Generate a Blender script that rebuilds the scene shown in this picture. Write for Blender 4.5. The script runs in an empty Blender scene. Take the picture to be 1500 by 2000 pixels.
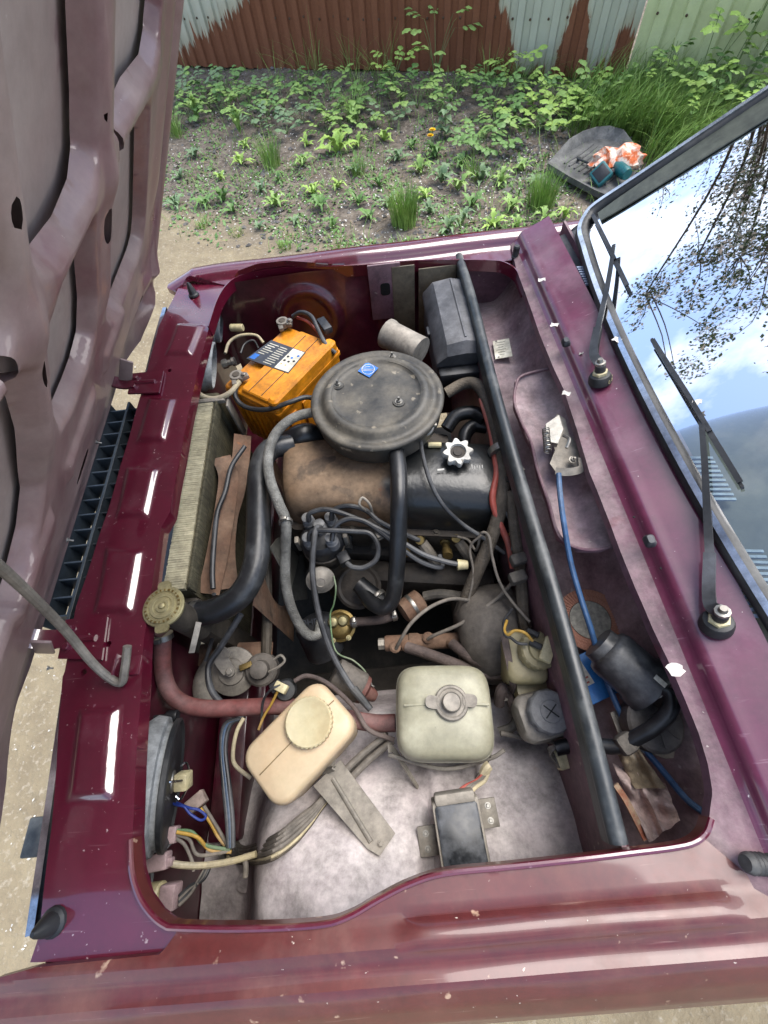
import bpy, bmesh, math, random
import numpy as np
from mathutils import Vector as V, Matrix, Quaternion

# ------------------------------------------------------------------ camera, world, sun, exposure
scn = bpy.context.scene
C = scn.collection
R = math.radians
FOC = 850.0                                   # focal length in pixels of the 1500 x 2000 photograph
CAM = V((0.4551, -0.4785, 1.5399))
c_r = V((0.99405345, -0.08108636, -0.07268242))
c_u = V((0.10639303, 0.86542511, 0.48961199))
c_w = V((-0.02320034, 0.4944334, -0.86890584))
cd = bpy.data.cameras.new('camera'); cam = bpy.data.objects.new('camera', cd); C.objects.link(cam)
cam.matrix_world = Matrix(((c_r.x, c_u.x, -c_w.x, CAM.x), (c_r.y, c_u.y, -c_w.y, CAM.y), (c_r.z, c_u.z, -c_w.z, CAM.z), (0, 0, 0, 1)))
cd.sensor_fit = 'HORIZONTAL'; cd.sensor_width = 36.0; cd.lens = FOC / 1500 * 36
cd.clip_start = 0.02; cd.clip_end = 500
scn.camera = cam

SUN_EL, SUN_AZ = R(64), R(58)                # azimuth clockwise from +y
sdir = V((math.sin(SUN_AZ) * math.cos(SUN_EL), math.cos(SUN_AZ) * math.cos(SUN_EL), math.sin(SUN_EL)))
world = bpy.data.worlds.new('World'); scn.world = world; world.use_nodes = True
wn = world.node_tree.nodes; wl = world.node_tree.links
sky = wn.new('ShaderNodeTexSky'); sky.sky_type = 'NISHITA'; sky.sun_disc = False
sky.sun_elevation = SUN_EL; sky.sun_rotation = SUN_AZ; sky.air_density = 1.0; sky.dust_density = 1.5
tcw = wn.new('ShaderNodeTexCoord')
cl = wn.new('ShaderNodeTexNoise'); cl.inputs['Scale'].default_value = 2.3; cl.inputs['Detail'].default_value = 7; cl.inputs['Roughness'].default_value = .58
wl.new(tcw.outputs['Generated'], cl.inputs['Vector'])
clr = wn.new('ShaderNodeMapRange'); clr.inputs['From Min'].default_value = .50; clr.inputs['From Max'].default_value = .72; clr.clamp = True
wl.new(cl.outputs['Fac'], clr.inputs['Value'])
mixw = wn.new('ShaderNodeMixRGB'); mixw.inputs['Color2'].default_value = (6.3, 6.4, 6.6, 1)
wl.new(clr.outputs['Result'], mixw.inputs['Fac']); wl.new(sky.outputs['Color'], mixw.inputs['Color1'])
bgn = wn['Background']; bgn.inputs['Strength'].default_value = 0.15
wl.new(mixw.outputs['Color'], bgn.inputs['Color'])

sl = bpy.data.lights.new('sun', 'SUN'); sl.energy = 2.3; sl.angle = R(45); sl.color = (1, .96, .9)
so = bpy.data.objects.new('sun', sl); C.objects.link(so); so.location = (0, 0, 8)
so.rotation_euler = sdir.to_track_quat('Z', 'Y').to_euler()
scn.view_settings.view_transform = 'Standard'; scn.view_settings.look = 'None'
scn.view_settings.gamma = 1; scn.view_settings.use_curve_mapping = False
scn.view_settings.exposure = 1.25
scn.render.engine = 'CYCLES'
scn.render.resolution_x = 768; scn.render.resolution_y = 1024
try:
    scn.cycles.max_bounces = 8; scn.cycles.transparent_max_bounces = 8
except Exception: pass

rnd = random.Random(7)
# ------------------------------------------------------------------ survey: photo point + height (or plane) -> place
def ray(px, py):
    return c_r * ((px - 750) / FOC) - c_u * ((py - 1000) / FOC) + c_w
def P(px, py, z):
    d = ray(px, py); return CAM + d * ((z - CAM.z) / d.z)
def PX(px, py, x):
    d = ray(px, py); return CAM + d * ((x - CAM.x) / d.x)
def PY(px, py, y):
    d = ray(px, py); return CAM + d * ((y - CAM.y) / d.y)

# ------------------------------------------------------------------ materials
def S(h, a=1.0):
    v = [int(h[i:i + 2], 16) / 255 for i in (0, 2, 4)]
    return tuple((c / 12.92 if c <= .04045 else ((c + .055) / 1.055) ** 2.4) for c in v) + (a,)
MATS = {}
def M(name, col, col2=None, rough=.5, metal=0, scale=12, bump=.0, bscale=90, dust=0, dustcol='9c928c', coat=0, var=.35,
      spots=None, spec=.5, grime=.45, gscale=85, scratch=None, coat_ior=1.6, rvar=.12, trans=0, sss=0, streak=None, up=True, dscale=7, emit=None):
    m = bpy.data.materials.new(name); m.use_nodes = True; MATS[name] = m
    N = m.node_tree.nodes; L = m.node_tree.links; b = N['Principled BSDF']
    tc = N.new('ShaderNodeTexCoord'); vec = tc.outputs['Object']
    if streak:
        mp = N.new('ShaderNodeMapping'); mp.inputs['Scale'].default_value = streak; L.new(vec, mp.inputs['Vector']); svec = mp.outputs['Vector']
    else: svec = vec
    n1 = N.new('ShaderNodeTexNoise'); n1.inputs['Scale'].default_value = scale; n1.inputs['Detail'].default_value = 6; n1.inputs['Roughness'].default_value = .62
    L.new(svec, n1.inputs['Vector'])
    c1 = S(col) if isinstance(col, str) else col
    c2 = S(col2) if col2 else tuple(x * .72 for x in c1[:3]) + (1,)
    mr = N.new('ShaderNodeMapRange'); mr.inputs['From Min'].default_value = .5 - var * .5; mr.inputs['From Max'].default_value = .5 + var * .5
    L.new(n1.outputs['Fac'], mr.inputs['Value'])
    mx = N.new('ShaderNodeMixRGB'); mx.inputs['Color1'].default_value = c1; mx.inputs['Color2'].default_value = c2
    L.new(mr.outputs['Result'], mx.inputs['Fac']); out = mx.outputs['Color']
    rmap = N.new('ShaderNodeMapRange'); rmap.inputs['To Min'].default_value = max(.03, rough - rvar); rmap.inputs['To Max'].default_value = min(1, rough + rvar)
    L.new(n1.outputs['Fac'], rmap.inputs['Value']); rout = rmap.outputs['Result']
    if spots:                                   # chips / specks: (colour, scale, threshold)
        for sc, ss, st in spots:
            n2 = N.new('ShaderNodeTexNoise'); n2.inputs['Scale'].default_value = ss; n2.inputs['Detail'].default_value = 3; L.new(vec, n2.inputs['Vector'])
            r2 = N.new('ShaderNodeMapRange'); r2.inputs['From Min'].default_value = st; r2.inputs['From Max'].default_value = st + .05; L.new(n2.outputs['Fac'], r2.inputs['Value'])
            m2 = N.new('ShaderNodeMixRGB'); m2.inputs['Color2'].default_value = S(sc); L.new(r2.outputs['Result'], m2.inputs['Fac']); L.new(out, m2.inputs['Color1']); out = m2.outputs['Color']
    if scratch:                                 # fine light scratches in two directions
        for rz in (.35, 1.9):
            sm_ = N.new('ShaderNodeMapping'); sm_.inputs['Rotation'].default_value = (0, 0, rz); sm_.inputs['Scale'].default_value = (5, 130, 30); L.new(vec, sm_.inputs['Vector'])
            sn = N.new('ShaderNodeTexNoise'); sn.inputs['Scale'].default_value = 1.6; sn.inputs['Detail'].default_value = 4; L.new(sm_.outputs['Vector'], sn.inputs['Vector'])
            sr = N.new('ShaderNodeMapRange'); sr.inputs['From Min'].default_value = .70; sr.inputs['From Max'].default_value = .80; sr.inputs['To Max'].default_value = .6; L.new(sn.outputs['Fac'], sr.inputs['Value'])
            ms = N.new('ShaderNodeMixRGB'); ms.inputs['Color2'].default_value = S(scratch); L.new(sr.outputs['Result'], ms.inputs['Fac']); L.new(out, ms.inputs['Color1']); out = ms.outputs['Color']
    dfac = None
    if dust:
        n3 = N.new('ShaderNodeTexNoise'); n3.inputs['Scale'].default_value = dscale; n3.inputs['Detail'].default_value = 8; n3.inputs['Roughness'].default_value = .65; L.new(vec, n3.inputs['Vector'])
        r3 = N.new('ShaderNodeMapRange'); r3.inputs['From Min'].default_value = .62 - dust * .55; r3.inputs['From Max'].default_value = 1.0 - dust * .35; L.new(n3.outputs['Fac'], r3.inputs['Value'])
        dfac = r3.outputs['Result']
        if up:
            g = N.new('ShaderNodeNewGeometry'); sp = N.new('ShaderNodeSeparateXYZ'); L.new(g.outputs['Normal'], sp.inputs['Vector'])
            r4 = N.new('ShaderNodeMapRange'); r4.inputs['From Min'].default_value = -.1; r4.inputs['From Max'].default_value = .75; r4.inputs['To Min'].default_value = .25; L.new(sp.outputs['Z'], r4.inputs['Value'])
            mu = N.new('ShaderNodeMath'); mu.operation = 'MULTIPLY'; L.new(dfac, mu.inputs[0]); L.new(r4.outputs['Result'], mu.inputs[1]); dfac = mu.outputs[0]
        m3 = N.new('ShaderNodeMixRGB'); m3.inputs['Color2'].default_value = S(dustcol); L.new(dfac, m3.inputs['Fac']); L.new(out, m3.inputs['Color1']); out = m3.outputs['Color']
        m4 = N.new('ShaderNodeMixRGB'); m4.inputs['Color2'].default_value = (.85, .85, .85, 1); L.new(dfac, m4.inputs['Fac']); L.new(rout, m4.inputs['Color1']); rout = m4.outputs['Color']
        if coat:
            mc = N.new('ShaderNodeMath'); mc.operation = 'MULTIPLY_ADD'; mc.inputs[1].default_value = -coat; mc.inputs[2].default_value = coat; L.new(dfac, mc.inputs[0]); L.new(mc.outputs[0], b.inputs['Coat Weight'])
    if grime:
        ng = N.new('ShaderNodeTexNoise'); ng.inputs['Scale'].default_value = gscale; ng.inputs['Detail'].default_value = 9; ng.inputs['Roughness'].default_value = .72; L.new(vec, ng.inputs['Vector'])
        ng2 = N.new('ShaderNodeTexNoise'); ng2.inputs['Scale'].default_value = gscale * .22; ng2.inputs['Detail'].default_value = 6; L.new(vec, ng2.inputs['Vector'])
        ga_ = N.new('ShaderNodeMath'); ga_.operation = 'ADD'; L.new(ng.outputs['Fac'], ga_.inputs[0]); L.new(ng2.outputs['Fac'], ga_.inputs[1])
        gr_ = N.new('ShaderNodeMapRange'); gr_.inputs['From Min'].default_value = .72; gr_.inputs['From Max'].default_value = 1.28; gr_.inputs['To Min'].default_value = 1 - grime; gr_.inputs['To Max'].default_value = 1 + grime * .75; L.new(ga_.outputs[0], gr_.inputs['Value'])
        gm = N.new('ShaderNodeMixRGB'); gm.blend_type = 'MULTIPLY'; gm.inputs['Fac'].default_value = 1; L.new(out, gm.inputs['Color1']); L.new(gr_.outputs['Result'], gm.inputs['Color2']); out = gm.outputs['Color']
    L.new(out, b.inputs['Base Color']); L.new(rout, b.inputs['Roughness'])
    b.inputs['Metallic'].default_value = metal; b.inputs['Specular IOR Level'].default_value = spec
    if coat:
        b.inputs['Coat Roughness'].default_value = .06; b.inputs['Coat IOR'].default_value = coat_ior
        if not dust: b.inputs['Coat Weight'].default_value = coat
    if trans: b.inputs['Transmission Weight'].default_value = trans
    if sss:
        b.inputs['Subsurface Weight'].default_value = sss; b.inputs['Subsurface Radius'].default_value = (.02, .015, .01); b.inputs['Subsurface Scale'].default_value = .6
    if bump:
        nb = N.new('ShaderNodeTexNoise'); nb.inputs['Scale'].default_value = bscale; nb.inputs['Detail'].default_value = 5; L.new(svec if streak else vec, nb.inputs['Vector'])
        bp = N.new('ShaderNodeBump'); bp.inputs['Strength'].default_value = bump; bp.inputs['Distance'].default_value = .004; L.new(nb.outputs['Fac'], bp.inputs['Height']); L.new(bp.outputs['Normal'], b.inputs['Normal'])
    return m

# ------------------------------------------------------------------ objects
ORG = {}
def link(name, mesh, parent=None):
    o = bpy.data.objects.new(name, mesh); C.objects.link(o)
    if parent is not None: o.parent = parent
    return o
def base_of(o):
    while o is not None:
        if o.name in ORG: return ORG[o.name]
        o = o.parent
    return V((0, 0, 0))
def thing(name, label, cat, loc=(0, 0, 0), group=None):
    o = bpy.data.objects.new(name, None); C.objects.link(o); o.empty_display_size = .02
    o.location = loc; ORG[o.name] = V(loc); o['label'] = label; o['category'] = cat
    if group: o['group'] = group
    return o
def tag(o, label=None, cat=None, group=None, kind=None):
    if label: o['label'] = label
    if cat: o['category'] = cat
    if group: o['group'] = group
    if kind: o['kind'] = kind
    return o
def mesh_of(name, verts, faces, mat, smooth=35):
    me = bpy.data.meshes.new(name); me.from_pydata([tuple(v) for v in verts], [], faces); me.validate(); me.update()
    me.materials.append(MATS[mat])
    if smooth:
        me.polygons.foreach_set('use_smooth', [True] * len(me.polygons)); me.set_sharp_from_angle(angle=R(smooth))
    return me
def put(name, verts, faces, mat, parent=None, smooth=35):
    """world-space verts -> one mesh object (part of parent, or a thing with its origin at the base)"""
    if parent is not None: o0 = base_of(parent)
    else:
        xs = [v[0] for v in verts]; ys = [v[1] for v in verts]; zs = [v[2] for v in verts]
        o0 = V(((min(xs) + max(xs)) / 2, (min(ys) + max(ys)) / 2, min(zs)))
    o = link(name, mesh_of(name, [V(v) - o0 for v in verts], faces, mat, smooth), parent)
    if parent is None: o.location = o0; ORG[o.name] = o0
    return o

def frame(z, x=None):
    """rotation matrix whose Z axis is z"""
    z = V(z).normalized()
    x = V(x) if x is not None else (V((1, 0, 0)) if abs(z.x) < .9 else V((0, 1, 0)))
    y = z.cross(x).normalized(); x = y.cross(z).normalized()
    return Matrix((x, y, z)).transposed()
def crom(pts, k=6):
    pts = [V(p) for p in pts]; out = []
    if len(pts) < 3: return [pts[0].lerp(pts[-1], i / k) for i in range(k + 1)]
    n = len(pts)
    for i in range(n - 1):
        p0 = pts[i - 1] if i else pts[0] * 2 - pts[1]; p1 = pts[i]; p2 = pts[i + 1]; p3 = pts[i + 2] if i + 2 < n else pts[-1] * 2 - pts[-2]
        for j in range(k):
            t = j / k
            out.append(.5 * ((2 * p1) + (p2 - p0) * t + (2 * p0 - 5 * p1 + 4 * p2 - p3) * t * t + (3 * p1 - p0 - 3 * p2 + p3) * t ** 3))
    out.append(pts[-1]); return out
def rrect(w, h, r, n=5):
    """closed rounded rectangle around 0"""
    r = min(r, w / 2 - 1e-4, h / 2 - 1e-4); o = []
    for cx, cy, a0 in ((w / 2 - r, h / 2 - r, 0), (-w / 2 + r, h / 2 - r, 90), (-w / 2 + r, -h / 2 + r, 180), (w / 2 - r, -h / 2 + r, 270)):
        for i in range(n + 1):
            a = R(a0 + 90 * i / n); o.append((cx + r * math.cos(a), cy + r * math.sin(a)))
    return o
def circ(r, n=16, ph=0): return [(r * math.cos(2 * math.pi * i / n + ph), r * math.sin(2 * math.pi * i / n + ph)) for i in range(n)]

class B:
    def __init__(s): s.v = []; s.f = []
    def add(s, vs, fs):
        k = len(s.v); s.v += [V(v) for v in vs]; s.f += [tuple(i + k for i in f) for f in fs]; return s
    def loft(s, rings, cap0=True, cap1=True, closed=True):
        n = len(rings[0]); vs = [p for r_ in rings for p in r_]; fs = []
        for i in range(len(rings) - 1):
            for j in range(n if closed else n - 1):
                a = i * n + j; b = i * n + (j + 1) % n; fs.append((a, b, b + n, a + n))
        if cap0: fs.append(tuple(range(n - 1, -1, -1)))
        if cap1: fs.append(tuple((len(rings) - 1) * n + j for j in range(n)))
        return s.add(vs, fs)
    def stack(s, rings2d, o, fr=None):
        """rings2d: [(list of (x,y), height)] in a frame at o"""
        fr = fr or Matrix.Identity(3); o = V(o)
        return s.loft([[o + fr @ V((x, y, h)) for x, y in rg] for rg, h in rings2d])
    def lathe(s, prof, o, axis=(0, 0, 1), n=20, x=None):
        fr = frame(axis, x); o = V(o)
        return s.loft([[o + fr @ V((r * math.cos(2 * math.pi * i / n), r * math.sin(2 * math.pi * i / n), h)) for i in range(n)] for r, h in [(max(r, 1e-4), h) for r, h in prof]])
    def cyl(s, a, b, r, r2=None, n=14, bev=0):
        a = V(a); b = V(b); L = (b - a).length; r2 = r if r2 is None else r2
        pr = [(r, 0), (r2, L)] if not bev else [(r - bev, 0), (r, bev), (r2, L - bev), (r2 - bev, L)]
        return s.lathe(pr, a, b - a, n)
    def box(s, c, sz, rot=None, bev=.003, seg=2):
        bm = bmesh.new(); bmesh.ops.create_cube(bm, size=1)
        bmesh.ops.scale(bm, vec=V(sz), verts=bm.verts)
        if bev: bmesh.ops.bevel(bm, geom=list(bm.edges), offset=min(bev, min(sz) * .45), segments=seg, affect='EDGES', profile=.5)
        rot = rot if rot is not None else Matrix.Identity(3); c = V(c)
        bm.verts.index_update(); s.add([c + rot @ v.co for v in bm.verts], [tuple(v.index for v in f.verts) for f in bm.faces]); bm.free(); return s
    def tube(s, pts, r, n=10, k=6, ribs=0, ribd=0, jit=0, raw=False, flat=None):
        """round tube along a spline; r number or (r0,r1)"""
        q = [V(p) for p in pts] if raw else crom(pts, k)
        if ribs:                                   # resample evenly for ribbing
            d = [0]
            for a, b in zip(q, q[1:]): d.append(d[-1] + (b - a).length)
            m = max(8, int(d[-1] / ribs)); qq = []; j = 0
            for i in range(m + 1):
                t = d[-1] * i / m
                while j < len(d) - 2 and d[j + 1] < t: j += 1
                qq.append(q[j].lerp(q[j + 1], (t - d[j]) / max(1e-9, d[j + 1] - d[j])))
            q = qq
        rings = []; T0 = None; X = None
        for i, p in enumerate(q):
            T = (q[min(i + 1, len(q) - 1)] - q[max(i - 1, 0)])
            if T.length < 1e-9: T = T0 or V((0, 0, 1))
            T.normalize()
            if X is None: X = T.orthogonal().normalized()
            else: X = (T0.rotation_difference(T) @ X); X = (X - T * X.dot(T)).normalized()
            T0 = T; Y = T.cross(X)
            t = i / (len(q) - 1); rr = r if not isinstance(r, tuple) else r[0] + (r[1] - r[0]) * t
            if ribs: rr += ribd * (1 if i % 2 else -1)
            if jit: rr *= 1 + rnd.uniform(-jit, jit)
            rings.append([p + X * (rr * math.cos(2 * math.pi * j / n)) + Y * (rr * math.sin(2 * math.pi * j / n)) for j in range(n)])
        return s.loft(rings)
    def prism(s, poly, o, fr, h, bev=0):
        """2d polygon (x,y) in frame fr at o, extruded h along its z"""
        o = V(o)
        if bev:
            cx = sum(p[0] for p in poly) / len(poly); cy = sum(p[1] for p in poly) / len(poly)
            def ins(d): return [(cx + (x - cx) * (1 - d / max(1e-6, math.hypot(x - cx, y - cy))), cy + (y - cy) * (1 - d / max(1e-6, math.hypot(x - cx, y - cy)))) for x, y in poly]
            rg = [(poly, 0), (poly, h - bev), (ins(bev), h)]
        else: rg = [(poly, 0), (poly, h)]
        return s.stack(rg, o, fr)
    def strip(s, pts, w, th, up=(0, 0, 1), k=4, bev=0):
        """flat band along a spline: width w across, thickness th"""
        q = crom(pts, k); rings = []
        for i, p in enumerate(q):
            T = (q[min(i + 1, len(q) - 1)] - q[max(i - 1, 0)]).normalized(); U = V(up); U = (U - T * U.dot(T)).normalized(); Wd = T.cross(U)
            ww = w if not isinstance(w, tuple) else w[0] + (w[1] - w[0]) * i / (len(q) - 1)
            rings.append([p + Wd * (ww / 2) - U * (th / 2), p + Wd * (ww / 2) + U * (th / 2), p - Wd * (ww / 2) + U * (th / 2), p - Wd * (ww / 2) - U * (th / 2)])
        return s.loft(rings)
    def build(s, name, mat, parent=None, smooth=35): return put(name, s.v, s.f, mat, parent, smooth)

def poly_sdf(U, W, poly):
    d = np.full(U.shape, 1e9); s = np.ones(U.shape)
    n = len(poly)
    for i in range(n):
        ax, ay = poly[i]; bx, by = poly[(i + 1) % n]
        ex, ey = bx - ax, by - ay; wx, wy = U - ax, W - ay
        t = np.clip((wx * ex + wy * ey) / (ex * ex + ey * ey + 1e-12), 0, 1)
        d = np.minimum(d, (wx - ex * t) ** 2 + (wy - ey * t) ** 2)
        c1 = W >= ay; c2 = W < by; c3 = ex * wy > ey * wx
        s = np.where((c1 & c2 & c3) | (~c1 & ~c2 & ~c3), -s, s)
    return s * np.sqrt(d)
def sst(a, b, x):
    t = np.clip((x - a) / (b - a), 0, 1); return t * t * (3 - 2 * t)
def sheet(name, u0, u1, w0, w1, res, sdf, hf, mp, mat, parent=None, lip=None, smooth=50, thick=0, mat2=None, pick=None):
    """curved sheet cut by a signed distance field (negative inside); the border is snapped to the outline"""
    nu = int((u1 - u0) / res) + 1; nw = int((w1 - w0) / res) + 1
    U, W = np.meshgrid(np.linspace(u0, u1, nu), np.linspace(w0, w1, nw), indexing='ij')
    D = sdf(U, W); e = res * .25
    gx = (sdf(U + e, W) - sdf(U - e, W)) / (2 * e); gy = (sdf(U, W + e) - sdf(U, W - e)) / (2 * e)
    ins = D < 0
    quad = ins[:-1, :-1] | ins[1:, :-1] | ins[1:, 1:] | ins[:-1, 1:]
    near = D[:-1, :-1] + D[1:, :-1] + D[1:, 1:] + D[:-1, 1:]
    quad &= near < res * 2.2
    mv = (~ins) | (D > -res * .3)
    g2 = np.maximum(gx * gx + gy * gy, .2)
    U2 = np.where(mv & (np.abs(D) < res * 2.5), U - gx * D / g2, U); W2 = np.where(mv & (np.abs(D) < res * 2.5), W - gy * D / g2, W)
    Hh = hf(U2, W2)
    idx = -np.ones(U.shape, int); vs = []; fs = []
    ii, jj = np.nonzero(quad)
    for i, j in zip(ii.tolist(), jj.tolist()):
        f = []
        for a, b in ((i, j), (i + 1, j), (i + 1, j + 1), (i, j + 1)):
            if idx[a, b] < 0: idx[a, b] = len(vs); vs.append(V(mp(float(U2[a, b]), float(W2[a, b]), float(Hh[a, b]))))
            f.append(int(idx[a, b]))
        fs.append(tuple(f))
    if lip is not None:
        cnt = {}
        for f in fs:
            for a, b in zip(f, f[1:] + f[:1]):
                cnt[(a, b)] = 1
        lipi = {}; L = V(lip)
        for (a, b) in list(cnt):
            if (b, a) not in cnt:
                for k in (a, b):
                    if k not in lipi: lipi[k] = len(vs); vs.append(vs[k] + L)
                fs.append((b, a, lipi[a], lipi[b]))
    o = put(name, vs, fs, mat, parent, smooth)
    if mat2:
        o.data.materials.append(MATS[mat2])
        for p in o.data.polygons:
            if pick(p.center + base_of(o)): p.material_index = 1
    return o
def blob_noise(p, s=1.0, seed=0):
    from mathutils import noise
    return noise.noise(V(p) * s + V((seed * 7.3, seed * 3.1, seed)))
def text(name, s, size, o, fr, mat, parent, depth=.0003):
    cu = bpy.data.curves.new('t', 'FONT'); cu.body = s; cu.size = size; cu.align_x = 'CENTER'; cu.align_y = 'CENTER'; cu.extrude = depth; cu.resolution_u = 2
    ob = bpy.data.objects.new('t', cu); C.objects.link(ob)
    dg = bpy.context.evaluated_depsgraph_get(); me = bpy.data.meshes.new_from_object(ob.evaluated_get(dg))
    vs = [V(o) + fr @ v.co for v in me.vertices]; fs = [tuple(p.vertices) for p in me.polygons]
    bpy.data.objects.remove(ob); bpy.data.curves.remove(cu); bpy.data.meshes.remove(me)
    if not vs: return None
    return put(name, vs, fs, mat, parent, 0)
def bolt(o, axis, r, mat, parent, name='bolt', h=None, stud=0):
    b = B(); h = h or r * .9
    b.lathe([(r * 1.5, 0), (r * 1.5, h * .25), (r * 1.02, h * .25)], o, axis, 14)
    b.lathe([(r, h * .2), (r, h), (r * .8, h * 1.15)], o, axis, 6)
    if stud: b.lathe([(r * .5, h), (r * .5, h + stud), (r * .4, h + stud + .001)], o, axis, 8)
    return b.build(name, mat, parent)
# ================================================================== the setting: ground, fences, weeds
def ground_mat():
    m = bpy.data.materials.new('ground'); m.use_nodes = True; MATS['ground'] = m
    N = m.node_tree.nodes; L = m.node_tree.links; b = N['Principled BSDF']
    tc = N.new('ShaderNodeTexCoord'); sp = N.new('ShaderNodeSeparateXYZ'); L.new(tc.outputs['Object'], sp.inputs['Vector'])
    def noise(s, d=6, r=.6):
        n = N.new('ShaderNodeTexNoise'); n.inputs['Scale'].default_value = s; n.inputs['Detail'].default_value = d; n.inputs['Roughness'].default_value = r; L.new(tc.outputs['Object'], n.inputs['Vector']); return n.outputs['Fac']
    def ramp(x, a, c):
        r = N.new('ShaderNodeMapRange'); r.inputs['From Min'].default_value = a; r.inputs['From Max'].default_value = c; L.new(x, r.inputs['Value']); return r.outputs['Result']
    def mix(f, a, c):
        x = N.new('ShaderNodeMixRGB')
        for s, k in ((f, 'Fac'), (a, 'Color1'), (c, 'Color2')):
            if isinstance(s, tuple): x.inputs[k].default_value = s
            else: L.new(s, x.inputs[k])
        return x.outputs['Color']
    def mad(x, a, y):
        k = N.new('ShaderNodeMath'); k.operation = 'MULTIPLY_ADD'; L.new(x, k.inputs[0]); k.inputs[1].default_value = a
        if isinstance(y, float): k.inputs[2].default_value = y
        else: L.new(y, k.inputs[2])
        return k.outputs[0]
    n1 = noise(1.6); n2 = noise(9); n3 = noise(60, 4); n4 = noise(24)
    edge = mad(sp.outputs['X'], .62, sp.outputs['Y']); edge = mad(n1, 1.1, edge); edge = mad(n2, .5, edge)
    soil = ramp(edge, 3.05, 3.45)
    sand = mix(ramp(n2, .3, .7), S('94886f'), S('7d715d')); sand = mix(ramp(n3, .55, .75), sand, S('a89e8c'))
    dirt = mix(ramp(n4, .35, .65), S('574f47'), S('7d7367')); dirt = mix(ramp(n2, .5, .7), dirt, S('8b8173')); dirt = mix(ramp(n3, .62, .7), dirt, S('a59c8f'))
    L.new(mix(soil, sand, dirt), b.inputs['Base Color']); b.inputs['Roughness'].default_value = .95; b.inputs['Specular IOR Level'].default_value = .15
    bp = N.new('ShaderNodeBump'); bp.inputs['Strength'].default_value = .7; bp.inputs['Distance'].default_value = .02; L.new(mix(.5, n3, n4) if False else n4, bp.inputs['Height'])
    bp2 = N.new('ShaderNodeBump'); bp2.inputs['Strength'].default_value = .5; bp2.inputs['Distance'].default_value = .008; L.new(n3, bp2.inputs['Height']); L.new(bp.outputs['Normal'], bp2.inputs['Normal']); L.new(bp2.outputs['Normal'], b.inputs['Normal'])
ground_mat()
def gz(x, y):
    return .035 * blob_noise((x, y, 0), .9, 1) + .012 * blob_noise((x, y, 0), 4, 2) + (.05 * min(1, max(0, (y - 3.6) / 1.2)))
def build_ground():
    xs = [-60, -25, -10, -5] + [-3 + .14 * i for i in range(58)] + [6, 8, 12, 25, 60]; ys = [-60, -25, -9, -4] + [-2 + .14 * i for i in range(58)] + [7, 9, 14, 25, 60]
    vs = [(x, y, gz(x, y) if -4 < x < 6 and -3 < y < 7 else 0) for x in xs for y in ys]; n = len(ys)
    fs = [(i * n + j, (i + 1) * n + j, (i + 1) * n + j + 1, i * n + j + 1) for i in range(len(xs) - 1) for j in range(n - 1)]
    o = link('ground', mesh_of('ground', vs, fs, 'ground', 60)); o['kind'] = 'structure'
build_ground()

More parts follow.
